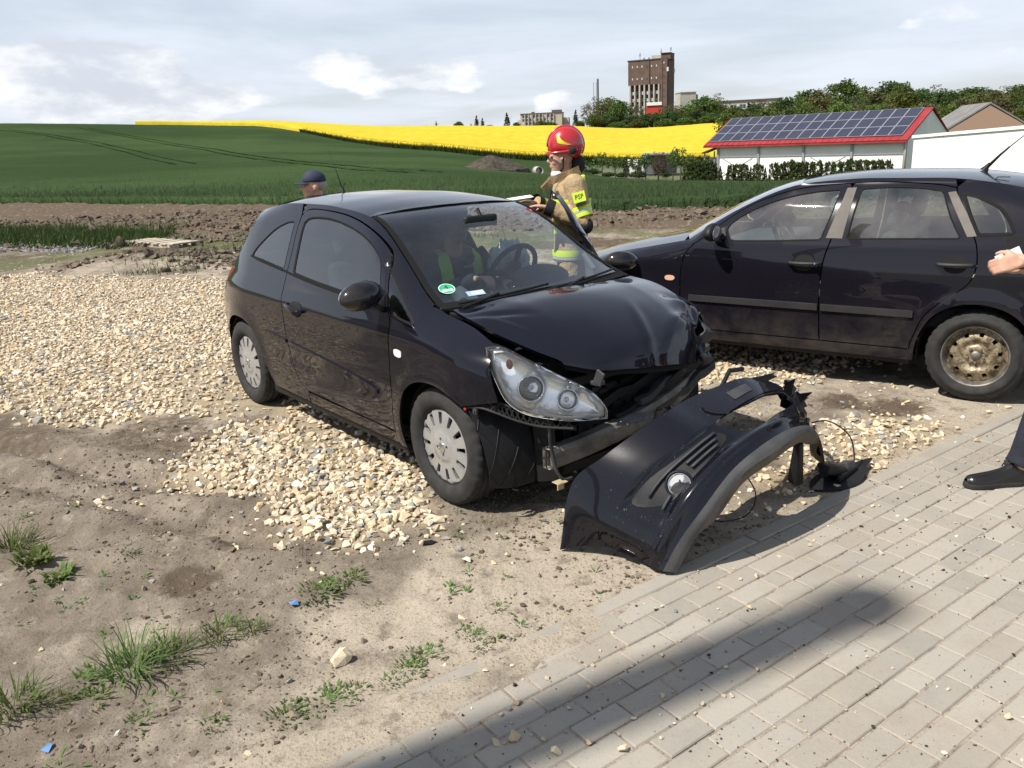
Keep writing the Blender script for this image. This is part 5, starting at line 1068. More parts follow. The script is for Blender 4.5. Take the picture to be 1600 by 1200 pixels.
def _cw(n, t):
    """Catmull-Rom weights of n control points at parameters t"""
    t = np.atleast_1d(np.asarray(t, float)); i = np.clip(np.floor(t).astype(int), 0, n - 2); f = t - i; W = np.zeros((len(t), n)); r = np.arange(len(t))
    w0 = .5 * (-f + 2 * f * f - f ** 3); w1 = .5 * (2 - 5 * f * f + 3 * f ** 3); w2 = .5 * (f + 4 * f * f - 3 * f ** 3); w3 = .5 * (-f * f + f ** 3)
    lo = i == 0; hi = i == n - 2
    np.add.at(W, (r, i), w1 + np.where(lo, 2 * w0, 0) - np.where(hi, w3, 0)); np.add.at(W, (r, i + 1), w2 - np.where(lo, w0, 0) + np.where(hi, 2 * w3, 0))
    np.add.at(W, (r[~lo], i[~lo] - 1), w0[~lo]); np.add.at(W, (r[~hi], i[~hi] + 2), w3[~hi]); return W
def BS0(u, v): return np.einsum('kr,kc,rcd->kd', _cw(5, v), _cw(10, u), _NB)
def _bnv(u, v, e=.02):
    n = np.cross(BS0(u + e, v) - BS0(u - e, v), BS0(u, v + e) - BS0(u, v - e)); n /= np.linalg.norm(n, axis=1, keepdims=True) + 1e-12; return n * np.where(n[:, 2] + .3 * n[:, 0] - .3 * n[:, 1] > 0, 1, -1)[:, None]
def _sg(x): return 1 / (1 + np.exp(np.clip(x, -60, 60)))
def BSv(u, v):
    c_ = 1.52 + .10 * np.sin((u - 1.5) * 1.3) + .14 * np.maximum(0, u - 2)                 # pressed swage above the fog lamp bay
    h = -.016 * _sg(-(v - c_) / .035) * _sg((v - 3.05) / .04) * sstep(1.25, 1.6, u) * sstep(3.95, 3.5, u) + .014 * np.exp(-((v - 3.35) / .22) ** 2) + .012 * np.sin(u * 9 + v * 4) * np.maximum(u - 6, 0) / 3
    return BS0(u, v) + _bnv(u, v) * h[:, None]
def BS(u, v): return tuple(BSv(np.array([u], float), np.array([v], float))[0])
def _bn(u, v): return tuple(_bnv(np.array([u], float), np.array([v], float))[0])
_hole = [np.array(p) for p in cr([(3.95, 1.85), (4.6, 1.62), (5.6, 1.55), (6.4, 1.25), (6.95, 1.0), (7.0, 1.75), (6.3, 2.55), (5.6, 2.85), (4.8, 3.08), (4.3, 2.85)], 4, True)]
_out = [(u, 0.0) for u in np.linspace(0, 6.9, 48)] + [(7.0, .35), (7.15, .1), (7.3, .5), (7.45, .2)] + [(u, 0.15 + .15 * math.sin(u * 11)) for u in np.linspace(7.6, 9, 10)] + [(9, v) for v in np.linspace(.3, 4, 10)] + [(u, 4.0) for u in np.linspace(8.9, 0, 60)] + [(0, v) for v in np.linspace(3.8, .2, 12)]
_bc = (0, .5, -.9)
def bpanel(name, outer, mat, holes=(), d=0.0, flange=.012, step=.16, bd=.12, parent=None):
    outer = dense(outer, bd); holes = [dense(h, bd) for h in holes]; v2, f2 = tri2d(outer, holes, step); u, v = v2[:, 0], v2[:, 1]; e = .02
    p = BSv(u, v); n = np.cross(BSv(u + e, v) - BSv(u - e, v), BSv(u, v + e) - BSv(u, v - e)); n /= np.linalg.norm(n, axis=1, keepdims=True) + 1e-12; n *= np.where((n * _bnv(u, v)).sum(1) < 0, -1, 1)[:, None]
    V = [Vector(q) for q in p + n * d]; Nn = [Vector(q) for q in n]
    F = []
    for a, b, c in f2:
        n = (V[b] - V[a]).cross(V[c] - V[a]); F.append((a, b, c) if n.dot(Nn[a]) > 0 else (a, c, b))
    return surf(name, V, Nn, F, None, mat, parent or bump, flange)
m_bpaint = paint_mat('scratched black paint', (0.004, 0.004, 0.0070), .12, -1.0, .8)
sh = bpanel('bumper_shell', _out, m_bpaint, [_hole], step=.11, bd=.08)
bpanel('number_plate_base', cr([(4.15, .75), (5.3, .42), (6.2, .42), (6.75, .75), (5.9, 1.35), (5.0, 1.55), (4.35, 1.6)], 3, True), m_bpaint, d=.006, flange=.01)
bpanel('plate_fixing', [(5.05, .62), (5.75, .52), (5.75, 1.02), (5.05, 1.18)], m_plasg, d=.010, flange=.004)
# fog-lamp bay
bpanel('fog_lamp_bay', cr([(1.52, 1.75), (1.9, 1.72), (2.5, 1.92), (3.1, 1.98), (3.62, 2.02), (3.80, 2.45), (3.70, 2.72), (3.2, 2.92), (2.6, 3.0), (2.0, 2.98), (1.7, 2.6)], 4, True), m_plas, d=.004, flange=.012)
for k, v0 in enumerate((2.12, 2.38, 2.64)):
    a = MB(); pts = [Vector(BS(u, v0 + .02 * (u - 2.4))) + Vector(_bn(u, v0)) * .013 for u in np.linspace(2.62 if k else 1.75, 3.66 - .12 * k, 12)]; a.tube(pts, .0075, 6, True, .7); a.build('bay_slat', m_plasg, bump, True)
a = MB(); pts = [Vector(BS(u, 2.75)) + Vector(_bn(u, 2.75)) * .012 for u in np.linspace(1.66, 1.95, 5)]; a.tube(pts, .007, 6); a.build('bay_slat', m_plasg, bump, True)
_fc = Vector(BS(2.22, 2.75)); _fn = (Vector(_bn(2.22, 2.75)) + Vector((-.10, -.55, .0))).normalized(); M_ = _fn.to_track_quat('Z', 'Y').to_matrix().to_4x4(); M_.translation = _fc + _fn * .002
fl = bpy.data.objects.new('fog_lamp', None); COL.objects.link(fl); fl.parent = bump; fl.matrix_local = M_; fl.empty_display_size = .05
a = MB(); a.lathe([(.064, -.03), (.062, .006), (.057, .012), (.053, .011), (.051, -.004)], 36, None, 'z'); a.build('fog_lamp_ring', m_plas, fl, True)
a = MB(); a.lathe([(.050, .006), (.046, .009), (.044, .004)], 36, None, 'z'); a.build('chrome_ring', m_chrome, fl, True)
a = MB(); a.lathe([(.050, .006), (.03, .002), (.012, -.001), (.001, -.002)], 30, None, 'z'); a.build('lamp_bowl', m_white, fl, True)
a = MB(); a.lathe([(.048, .006), (.035, .012), (.018, .016), (.001, .017)], 30, None, 'z'); a.build('fog_lamp_lens', glass_mat('fog lamp glass', (.97, .98, .99), .5, .2), fl, True)
a = MB(); a.box((0, .006, .004), (.006, .03, .003)); a.box((.008, 0, .004), (.022, .005, .003)); a.build('bulb_shield', m_plasg, fl)
# grey spoiler lip and the dusty underside behind it
_lo = np.array(NET[4]) * .35 + .65 * np.array([(0.685, 3.123, 0.010), (0.755, 3.144, 0.140), (0.856, 3.173, 0.268), (0.995, 3.262, 0.388), (1.164, 3.384, 0.423), (1.28, 3.501, 0.437), (1.379, 3.631, 0.417), (1.49, 3.796, 0.335), (1.581, 3.95, 0.205), (1.658, 4.11, 0.048)]) - np.array(BB)
_top = [tuple(Vector(BS(u, 3.98)) + Vector(_bn(u, 3.9)) * .004) for u in range(10)]
_mid = [tuple((Vector(a_) + Vector(b_)) / 2 + Vector((.004, -.004, .002))) for a_, b_ in zip(_top, _lo)]
m_lip = simple('weathered grey plastic', (0.050, 0.050, 0.050), .62, var=.22, vscale=7, bump=.25, bscale=110)
loft('spoiler_lip', [_top, _mid, [tuple(p) for p in _lo]], m_lip, bump, 60, 10, ctr=_bc, flange=.006)
_back = [tuple(Vector(p) + Vector((.030 - .004 * i, .075, -.080 if 1 < i < 8 else -.01)) ) for i, p in enumerate(_lo)]
_back2 = [tuple(Vector(p) + Vector((-.02, .15, -.09 if 1 < i < 8 else 0.0))) for i, p in enumerate(_lo)]
m_under = simple('dusty plastic', (0.10, 0.085, 0.065), .9, var=.3, vscale=10, bump=.3, bscale=60)
loft('underside', [[tuple(p) for p in _lo], _back, _back2], m_under, bump, 60, 10, ctr=(0, .3, .2), flange=0)
# upper ear beside the lamp opening
_e = [Vector(p) - BB for p in ((0.456, 3.503, 0.552), (0.527, 3.516, 0.600), (0.647, 3.517, 0.606), (.745, 3.62, .604), (.70, 3.56, .584), (0.631, 3.507, 0.573), (.55, 3.50, .560))]
patch('bumper_ear', cr([tuple(p) for p in _e], 3, True), m_bpaint, bump, .006, .03, ctr=(0, 0, -.5), flange=.012)
# the crushed far end
rr_ = random.Random(4)
for k, (u, v, sx, sz, rot) in enumerate(((7.05, .9, .09, .16, .4), (7.3, .4, .13, .05, -.5), (7.75, .8, .10, .12, .9), (7.6, 1.6, .06, .13, -.2), (8.1, .5, .09, .06, .3), (6.5, .05, .16, .03, .1))):
    p = Vector(BS(u, v)); a = MB(); V = [];
    q = [(-.5, -.5), (.1, -.62), (.5, -.35), (.42, .2), (.55, .5), (-.1, .42), (-.45, .55)]; a.prism([(x * sx * rr_.uniform(.8, 1.2), y * sz * rr_.uniform(.8, 1.2)) for x, y in q], -.003, .003); a.build('torn_flap', m_plas if k % 2 else m_bpaint, bump, loc=p + Vector((0, 0, .01)), rot=(1.2 + rot, .3 * rot, rr_.uniform(0, 3)))
a = MB(); a.tube([Vector((1.02, 3.86, .60)) - BB, Vector((1.10, 4.02, .635)) - BB, Vector((1.18, 4.06, .63)) - BB], .012, 6); a.build('torn_flap', m_plas, bump)
a = MB(); a.box(Vector((1.40, 3.83, .20)) - BB, (.05, .07, .26), Euler((.25, -.2, .4)).to_matrix(), .6); a.build('hanging_bracket', m_plas, bump, bevel=.008)
# broken undertray and loose wires beside it
dbr = empty('broken_undertray', (1.72, 4.05, 0), .5, 'broken black undertray lying under the far end of the bumper', 'car part')
a = MB(); a.prism(cr([(-.22, -.03), (-.1, -.10), (.05, -.09), (.2, .0), (.3, .05), (.12, .07), (-.05, .09), (-.18, .05)], 4, True), .012, .020); a.build('tray', m_plas, dbr, rot=(.05, -.06, 0))
a = MB(); a.box((-.05, .02, .06), (.16, .09, .05), Matrix.Rotation(.3, 3, 'Y')); a.build('lamp_frame', m_plas, dbr, bevel=.012); a = MB(); a.box((.08, .03, .05), (.07, .06, .045), Matrix.Rotation(-.4, 3, 'X')); a.build('socket', m_plasg, dbr, bevel=.008)
a = MB(); a.box((.02, -.02, .035), (.20, .02, .03), Matrix.Rotation(.25, 3, 'Z')); a.build('rib', m_plas, dbr, bevel=.004)
wr = MB(); wr.tube(cr([(1.60, 4.25, .25), (1.70, 4.22, .27), (1.80, 4.18, .20), (1.82, 4.14, .10), (1.80, 4.10, .05)], 6), .004, 6); o = wr.build('loose_wire', m_plas, None, True); tag(o, 'thin black wire arching from the bumper to the broken tray', 'wire')
wr = MB(); wr.tube(cr([(1.10, 3.75, .22), (1.16, 3.70, .10), (1.10, 3.62, .03), (.98, 3.58, .02), (.86, 3.62, .02)], 6), .0032, 6); o = wr.build('loose_wire', m_plas, None, True); tag(o, 'thin black wire hanging under the bumper to the ground', 'wire')
# ------------------------------------------------------------------ parked dark five-door hatchback
IBX, IBY, IBA = 3.53, 5.905, 144.03
ibiza = empty('parked_hatchback', (IBX, IBY, 0), R_(IBA), 'dark five-door hatchback with a rusty steel rear wheel parked behind', 'car')
_iW = pchip([0, .2, .24, .30, .45, .6, .75, .85, .95, 1.02, 1.1, 1.2, 1.3, 1.36, 1.42, 1.55], [.77, .80, .815, .828, .842, .849, .850, .845, .825, .80, .765, .715, .655, .60, .52, .40])
_iT = pchip([-.7, -.45, -.3, 0, .34, .8, 1.07, 1.25, 1.43, 1.57, 1.74, 1.92, 2.06, 2.2, 2.43, 2.8, 3.1, 3.3], [1.18, 1.27, 1.325, 1.40, 1.438, 1.440, 1.425, 1.405, 1.352, 1.29, 1.202, 1.092, 1.0, .965, .925, .85, .76, .70])
_iY = pchip([-.7, -.45, 0, .8, 1.1, 1.43, 1.74, 2.06, 2.43, 2.8, 3.1, 3.3], [.44, .49, .545, .555, .565, .60, .66, .72, .70, .64, .56, .5])
def IW(x, z):
    x = np.asarray(x, float); z = np.asarray(z, float)
    k = 1.0 - (np.maximum(-.2 - x, 0) / .5) ** 2 * .17 - (np.maximum(x - 2.5, 0) / .78) ** 2 * .28
    w = _iW(z) * k; zt = _iT(x); h = .12; s = np.clip((z - (zt - h)) / h, 0, 1.15); w = w - (_iW(zt) * k - _iY(x)) * s ** 2.4
    for cx in (0.0, 2.46):
        d = np.hypot(x - cx, z - .30); w = w + .014 * np.exp(-((d - .37) / .06) ** 2)
    w = w - .012 * np.exp(-((z - .45) / .12) ** 2) * np.exp(-((x - 1.1) / .8) ** 2)
    return w + .005 * np.exp(-((z - (.975 - .02 * (x - 1))) / .045) ** 2)
IL = lambda x, z: (x, IW(x, z), z); IR = lambda x, z: (x, -IW(x, z), z)
A_R = cr([(.372, .24), (.365, .34), (.335, .45), (.275, .555), (.165, .63), (.03, .658), (-.09, .645), (-.20, .595), (-.28, .51), (-.33, .40), (-.345, .28)], 5)
A_F = cr([(2.83, .25), (2.82, .38), (2.76, .52), (2.64, .62), (2.48, .66), (2.32, .63), (2.19, .55), (2.12, .43), (2.095, .30)], 5)
FD_F = cr([(2.06, .318), (2.07, .45), (2.075, .62), (2.07, .76), (2.045, .89), (1.985, .975)], 5)
FD_T = cr([(1.93, 1.01), (1.83, 1.095), (1.72, 1.18), (1.60, 1.255), (1.46, 1.315), (1.30, 1.362), (1.13, 1.390), (.92, 1.405)], 5)
GAP = cr([(.905, 1.39), (.95, 1.15), (.975, 1.02), (1.005, .88), (1.015, .70), (1.010, .45), (1.0, .318)], 5)
FDOOR = FD_F + FD_T + GAP
RD_T = cr([(.885, 1.408), (.70, 1.412), (.50, 1.405), (.34, 1.392), (.245, 1.375)], 5)
RD_R = cr([(.235, 1.36), (.16, 1.20), (.09, 1.08), (.06, 1.00), (.05, .90), (.075, .80), (.15, .72), (.245, .645), (.325, .555), (.365, .46), (.395, .36), (.40, .318)], 5)
RDOOR = [(p[0] - .006, p[1]) for p in GAP[::-1]] + RD_T + RD_R
FGL = cr([(1.70, 1.012), (1.735, 1.085), (1.70, 1.145), (1.60, 1.215), (1.46, 1.278), (1.30, 1.325), (1.13, 1.355), (.985, 1.368)], 5) + cr([(.965, 1.355), (.995, 1.20), (1.035, 1.045)], 4) + cr([(1.05, 1.03), (1.35, 1.015), (1.66, 1.005)], 4)
RGL = cr([(.865, 1.05), (.852, 1.20), (.835, 1.36)], 4) + cr([(.82, 1.375), (.62, 1.385), (.45, 1.378), (.325, 1.36)], 4) + cr([(.305, 1.34), (.235, 1.19), (.165, 1.075)], 4) + cr([(.18, 1.062), (.5, 1.052), (.84, 1.042)], 4)
QGL = cr([(.195, 1.345), (.10, 1.325), (-.03, 1.26), (-.10, 1.18), (-.135, 1.11)], 5) + cr([(-.12, 1.095), (-.02, 1.088), (.055, 1.085)], 4) + cr([(.075, 1.10), (.13, 1.20), (.185, 1.315)], 4)
I_ROOF = [(x, float(_iT(x))) for x in np.linspace(-.5, 1.25, 24)]; I_PIL = [(x, float(_iT(x))) for x in np.linspace(1.30, 2.06, 12)]
m_glassi = glass_mat('dusty side glass', (0.60, 0.71, 0.68), 1.6, .12)
m_tan = simple('sun-bleached pillar film', (0.082, 0.068, 0.056), .6, var=.25, vscale=6)
def ib_side(P, sgn):
    fen = [(2.09, .24)] + [(p[0] + .006, p[1]) for p in FD_F] + [(2.0, .99), (2.06, .998)] + [(x, float(_iT(x))) for x in np.linspace(2.1, 3.05, 12)] + [(3.12, .60), (3.15, .45), (3.1, .26)] + A_F
    panel('fender', fen, P, m_paint2, ibiza, step=.05)
    for nm, poly, gl in (('front_door', FDOOR, FGL), ('rear_door', RDOOR, RGL)):
        d_ = panel(nm, shrink(poly, .002), P, m_paint2, ibiza, holes=[gl], step=.04, bd=.025, flange=.02)
        panel('door_window', shrink(gl, .001), P, m_glassi, d_, step=.05, flange=0, d=-.006); trim_ring('window_seal', gl, P, .008, parent=d_)
    rail = [(.24, 1.385)] + [(x, z) for x, z in I_ROOF if x > .245] + I_PIL + [(2.0, .985), (1.985, .98)] + [(p[0], p[1] + .005) for p in FD_T] + [(.90, 1.41)] + [(p[0], p[1] + .005) for p in RD_T]
    panel('roof_rail', rail, P, m_paint2, ibiza, step=.035, bd=.025)
    q = [(.40, .24), (.406, .318)] + [(p[0] - .006, p[1]) for p in RD_R[::-1]] + [(.236, 1.38)] + [(x, z) for x, z in I_ROOF[::-1] if x < .23] + [(-.56, 1.15), (-.62, 1.0), (-.66, .8), (-.67, .55), (-.62, .28)] + [(-.40, .26)] + A_R[::-1]
    panel('quarter_panel', q, P, m_paint2, ibiza, holes=[QGL], step=.045)
    panel('rear_side_window', shrink(QGL, .001), P, m_glassi, ibiza, step=.05, flange=0, d=-.006); trim_ring('window_seal', QGL, P, .016, parent=ibiza)
    panel('sill', [(.40, .238), (2.07, .238), (2.06, .311), (.40, .311)], P, m_paint2, ibiza, step=.06)
    panel('sill_skirt', [(.40, .20), (2.07, .20), (2.07, .245), (.40, .245)], P, m_plas, ibiza, step=.06, d=-.012)
    for cx in (0, 2.46):
        V = []; n = 26
        for i in range(n + 1):
            a = R_(-12) + (math.pi + R_(24)) * i / n; V += [(cx + math.cos(a) * .36, sgn * .81, .30 + math.sin(a) * .36), (cx + math.cos(a) * .36, sgn * .45, .30 + math.sin(a) * .36)]
        MB().add(V, [(2 * i, 2 * i + 1, 2 * i + 3, 2 * i + 2) for i in range(n)] + [tuple(range(1, 2 * n + 2, 2))]).build('arch_liner', m_dark, ibiza)
    for x0, x1 in ((1.02, 2.0), (.39, .998)):
        panel('side_moulding', [(x0, .540), (x1, .540), (x1, .586), (x0, .586)], P, m_plasg2, ibiza, step=.04, d=.014, flange=.016)
m_plasg2 = simple('faded black plastic', (0.024, 0.024, 0.025), .6, var=.2, vscale=6, bump=.15, bscale=90)
ib_side(IL, 1); ib_side(IR, -1)
# faded pillar film between and behind the door windows
panel('pillar_film', [(.895, 1.045), (1.005, 1.045), (.94, 1.30), (.93, 1.375), (.868, 1.378), (.875, 1.25)], IL, m_tan, ibiza, step=.03, d=.003, flange=.003)
panel('pillar_film', [(.072, 1.082), (.125, 1.075), (.205, 1.21), (.285, 1.345), (.24, 1.352), (.15, 1.22)], IL, m_tan, ibiza, step=.03, d=.003, flange=.003)
panel('mirror_base', [(1.725, 1.015), (1.90, 1.02), (1.82, 1.085), (1.755, 1.10)], IL, m_plas, ibiza, step=.04, d=.004, flange=.004)
for x, z in ((1.13, .872), (.17, .905)):
    panel('handle_recess', cr([(x - .075, z), (x - .05, z + .045), (x, z + .06), (x + .05, z + .045), (x + .075, z), (x + .05, z - .045), (x, z - .058), (x - .05, z - .045)], 3, True), IL, m_dark, ibiza, step=.03, d=.0015, flange=0)
    a = MB(); a.tube([(x - .115, IW(x - .115, z) + .004, z + .002), (x - .09, IW(x - .09, z) + .034, z + .002), (x, IW(x, z) + .038, z), (x + .085, IW(x + .085, z) + .034, z), (x + .105, IW(x + .1, z) + .004, z)], [.014, .0165, .0165, .0165, .014], 10, True, .75); a.build('door_handle', m_plasg2, ibiza, True)
a = MB(); a.lathe([(.010, 0), (.010, .005), (.001, .006)], 14, Matrix.Translation((1.045, IW(1.045, .872) + .05, .872)), 'y'); a.build('door_lock', m_chrome, ibiza)
panel('turn_repeater', cr([(2.12, .71), (2.14, .728), (2.19, .728), (2.205, .71), (2.19, .692), (2.14, .692)], 3, True), IL, m_orange, ibiza, step=.02, d=.006, flange=.008)
# roof, screen, bonnet, tail
_izc = pchip([-.6, -.3, 0, .34, .8, 1.1, 1.36, 1.5], [1.30, 1.385, 1.435, 1.466, 1.470, 1.452, 1.412, 1.38])
def IRZ(x, y):
    xc = np.minimum(x, 1.25); zr = _iT(xc); yi = _iY(xc); return (x, y, zr - .002 + (_izc(x) - zr + .002) * (1 - np.minimum(np.abs(y) / yi, 1.0) ** 2.3))
panel('roof', [(x, -float(_iY(x)) + .003) for x in np.linspace(-.5, 1.25, 20)] + [(1.30, -.4), (1.33, -.2), (1.34, 0), (1.33, .2), (1.30, .4)] + [(x, float(_iY(x)) - .003) for x in np.linspace(1.25, -.5, 20)], IRZ, m_paint2, ibiza, step=.07, flange=.012)
def iws(t_, a):
    xe = 1.25 + .81 * t_; ye = float(_iY(xe)) - .004; return (xe + (.09 + .10 * t_) * (1 - a * a), ye * a, float(_iT(xe)) + .02 * (1 - a * a))
loft('windscreen', [[iws(t_, a) for a in np.linspace(-1, 1, 9)] for t_ in np.linspace(0, 1, 8)], m_wind, ibiza, 24, 16, ctr=(1, 0, .5))
loft('bonnet', [[(x0 + b * (1 - a * a), float(_iY(x0)) * a, float(_iT(x0)) + .035 * (1 - a * a)) for a in np.linspace(-1, 1, 9)] for x0, b in ((2.10, .10), (2.4, .10), (2.75, .10), (3.05, .12))], m_paint2, ibiza, 24, 14, ctr=(2, 0, 0), flange=.02)
loft('nose', [[(x0 - .02 + .22 * (1 - a * a), IW(x0 - .1, z) * a, z) for a in np.linspace(-1, 1, 9)] for x0, z in ((3.06, .76), (3.10, .6), (3.12, .42), (3.05, .22))], m_paint2, ibiza, 24, 14, ctr=(2, 0, .5))
loft('tailgate', [[(x0 - .06 * (1 - a * a), w * a, z) for a in np.linspace(-1, 1, 9)] for x0, w, z in ((-.62, .70, .26), (-.67, .74, .55), (-.66, .73, .8), (-.62, .68, 1.0), (-.56, .58, 1.15), (-.50, .475, 1.255), (-.47, .45, 1.30))], m_paint2, ibiza, 20, 24, ctr=(1, 0, .7))
a = MB(); a.box((-.485, 0, 1.305), (.17, .90, .035), Matrix.Rotation(-.16, 3, 'Y')); a.build('tail_spoiler', m_paint2, ibiza, bevel=.012)
a = MB(); a.box((-.62, 0, 1.16), (.02, .9, .26), Matrix.Rotation(-.5, 3, 'Y')); a.build('rear_window', m_dark, ibiza)
a = MB(); a.tube([(.05, .47, 1.405), (.03, .40, 1.43), (-.04, .38, 1.428)], .003, 5); a.build('roof_seam', m_trim, ibiza)
a = MB(); a.lathe([(.030, 0), (.022, .015), (.012, .04), (.006, .06)], 12, Matrix.Translation((.16, .0, 1.452)) @ Matrix.Rotation(-.5, 4, 'Y'), 'z'); a.tube([(.155, 0, 1.46), (.07, 0, 1.56), (.02, 0, 1.61)], [.012, .008, .006], 8); a.tube([(.02, 0, 1.61), (-.12, 0, 1.74), (-.26, 0, 1.87)], [.004, .003, .002], 6); a.build('antenna', m_plas, ibiza, True)
mr = mirror(ibiza, 1, (1.78, .925, 1.075), .05, m_plas, .86)
loft('headlining', [[(x, -float(_iY(x)) * .96, float(_iT(x)) - .02), (x, 0, float(_izc(x)) - .04), (x, float(_iY(x)) * .96, float(_iT(x)) - .02)] for x in np.linspace(-.4, 1.24, 5)], simple('grey headlining', (.3, .3, .29), .9), ibiza, 10, 10, ctr=(.5, 0, 3))
a = MB(); a.box((1.1, 0, .22), (2.6, 1.38, .06)); a.build('underbody', m_dark, ibiza)
a = MB(); a.box((2.45, 0, .55), (.9, 1.0, .5)); a.build('engine_bay', m_dark, ibiza)
a = MB(); a.box((1.72, 0, .86), (.5, 1.36, .22)); a.build('dashboard', m_dash, ibiza, bevel=.06, seg=3)
torus_mb(.18, .016).box((0, 0, 0), (.34, .04, .02)).ball((0, 0, 0), (.08, .07, .03), 14, 8).build('steering_wheel', m_plas, ibiza, True, loc=(1.42, .36, .99), rot=(0, R_(-62), 0))
a = MB(); a.lathe([(.09, -.006), (.10, 0), (.09, .006), (.001, .007)], 24, Matrix.Translation((1.25, -.54, 1.16)) @ Matrix.Rotation(.3, 4, 'X'), 'y'); a.build('round_mirror', m_chrome, ibiza, True)
car_seat(ibiza, 1.02, .36, .50, m_seat); car_seat(ibiza, 1.02, -.36, .50, m_seat)
a = MB(); a.box((.25, 0, .50), (.5, 1.25, .16)); a.build('rear_seat', m_seat, ibiza, bevel=.05); a = MB(); a.box((-.08, 0, .78), (.14, 1.22, .5), Matrix.Rotation(-.3, 3, 'Y')); a.build('rear_backrest', m_seat, ibiza, bevel=.05)
car_wheel(ibiza, 0, .742, .302, 1, 'steel', 0, .35, 'rear wheel with bare rusty steel rim'); car_wheel(ibiza, 2.46, .742, .302, 1, 'steel', 0, .1); car_wheel(ibiza, 0, -.742, .302, -1, 'steel', 0, .1); car_wheel(ibiza, 2.46, -.742, .302, -1, 'steel', 0, .7)
# ------------------------------------------------------------------ trees
ORD = 'first second third fourth fifth sixth seventh eighth ninth tenth eleventh twelfth thirteenth fourteenth fifteenth sixteenth seventeenth eighteenth nineteenth twentieth'.split(); ORD += ['twenty-' + o_ for o_ in ORD[:9]] + ['thirtieth']
def crown_mesh(name, seed, nclump, nleaf, size, shape='round'):
    g = np.random.default_rng(seed); V = []
    for i in range(nclump):
        while True:
            p = g.uniform(-1, 1, 3); q = np.linalg.norm(p)
            if .25 < q < 1: break
        if shape == 'round': c = p * np.array([.43, .43, .40]) * (.72 + .28 * g.random()) + np.array([0, 0, .56]); cr_ = g.uniform(.09, .17)
        elif shape == 'loose': c = p * np.array([.42, .42, .42]) + np.array([0, 0, .55]); cr_ = g.uniform(.05, .11)
        elif shape == 'conifer': z = g.random() ** 1.25; rr = .26 * (1 - z) + .02; a = g.uniform(0, 6.283); c = np.array([math.cos(a) * rr * g.uniform(.5, 1), math.sin(a) * rr * g.uniform(.5, 1), .08 + z * .9]); cr_ = .035 + .06 * (1 - z)
        elif shape == 'column': z = g.random(); rr = .42 * min(1, (z + .15) * 3.5) * (1 - max(0, z - .55) ** 2 * 3.6) ** .5; a = g.uniform(0, 6.283); c = np.array([math.cos(a) * rr * g.uniform(.6, 1), math.sin(a) * rr * g.uniform(.6, 1), .03 + z * .90]); cr_ = .08
        elif shape == 'cone': z = g.random() ** 1.15; rr = .36 * (1 - z ** 1.4) + .01; a = g.uniform(0, 6.283); c = np.array([math.cos(a) * rr * g.uniform(.6, 1), math.sin(a) * rr * g.uniform(.6, 1), .02 + z * .93]); cr_ = .06
        else: c = p * np.array([.5, .5, .28]) + np.array([0, 0, .70]); cr_ = g.uniform(.08, .15)
        d = g.normal(0, 1, (nleaf, 3)); d /= np.linalg.norm(d, axis=1, keepdims=True); P = c + d * cr_ * g.uniform(.55, 1.05, (nleaf, 1)) * np.array([1, 1, .8]); P = P[P[:, 2] > .0]
        n = len(P); a = g.normal(0, 1, (n, 3)); b = g.normal(0, 1, (n, 3)); a /= np.linalg.norm(a, axis=1, keepdims=True); b -= a * (a * b).sum(1, keepdims=True); b /= np.linalg.norm(b, axis=1, keepdims=True); s = size * g.uniform(.6, 1.4, (n, 1))
        V.append(np.stack([P - a * s, P - b * s * .6, P + a * s, P + b * s * .6], 1))
    V = np.concatenate(V); return new_mesh(name, V.reshape(-1, 3), np.arange(len(V) * 4).reshape(-1, 4))
def limb_mesh(name, seed, th=.022, nb=9, bare=False):
    g = random.Random(seed); m = MB(); m.tube([(0, 0, -.03), (.008, .004, .2), (0, .012, .42), (.02, 0, .62)], [th * 1.25, th, th * .75, th * .4], 8)
    for i in range(nb):
        z = g.uniform(.18, .55); a = i * 2.4 + g.uniform(-.4, .4); l = g.uniform(.2, .38); p1 = Vector((math.cos(a) * l * .5, math.sin(a) * l * .5, z + l * .45)); p2 = Vector((math.cos(a) * l, math.sin(a) * l, z + l * .95)); m.tube([(0, 0, z), p1, p2], [th * .5, th * .32, th * .1], 5)
        if bare:
            for k in range(3): q = p1.lerp(p2, g.random()); m.tube([q, q + Vector((g.uniform(-.12, .12), g.uniform(-.12, .12), g.uniform(.04, .16)))], [th * .15, th * .05], 4)
    return m.mesh(name)
m_bark = simple('bark', (0.085, 0.065, 0.048), .95, var=.3, vscale=6)
LF = {'dark': leaf_mat('dark green leaves', (0.026, 0.050, 0.013), (0.070, 0.115, 0.030)), 'mid': leaf_mat('mid green leaves', (0.045, 0.076, 0.017), (0.115, 0.165, 0.040)), 'olive': leaf_mat('olive spring leaves', (0.065, 0.070, 0.026), (0.145, 0.145, 0.060)), 'conifer': leaf_mat('conifer needles', (0.010, 0.022, 0.012), (0.030, 0.050, 0.022)), 'thuja': leaf_mat('thuja sprays', (0.026, 0.044, 0.010), (0.080, 0.105, 0.024)), 'brown': leaf_mat('reddish young leaves', (0.085, 0.055, 0.025), (0.14, 0.10, 0.04))}
CM = {}
for k in range(4): CM['round', k] = crown_mesh('crown', 100 + k, 85, 46, .028)
for k in range(3): CM['loose', k] = crown_mesh('crown', 120 + k, 70, 22, .020, 'loose')
for k in range(2): CM['conifer', k] = crown_mesh('crown', 130 + k, 110, 22, .022, 'conifer'); CM['column', k] = crown_mesh('crown', 140 + k, 120, 26, .035, 'column'); CM['cone', k] = crown_mesh('crown', 150 + k, 110, 24, .03, 'cone'); CM['fruit', k] = crown_mesh('crown', 160 + k, 34, 24, .035, 'fruit')
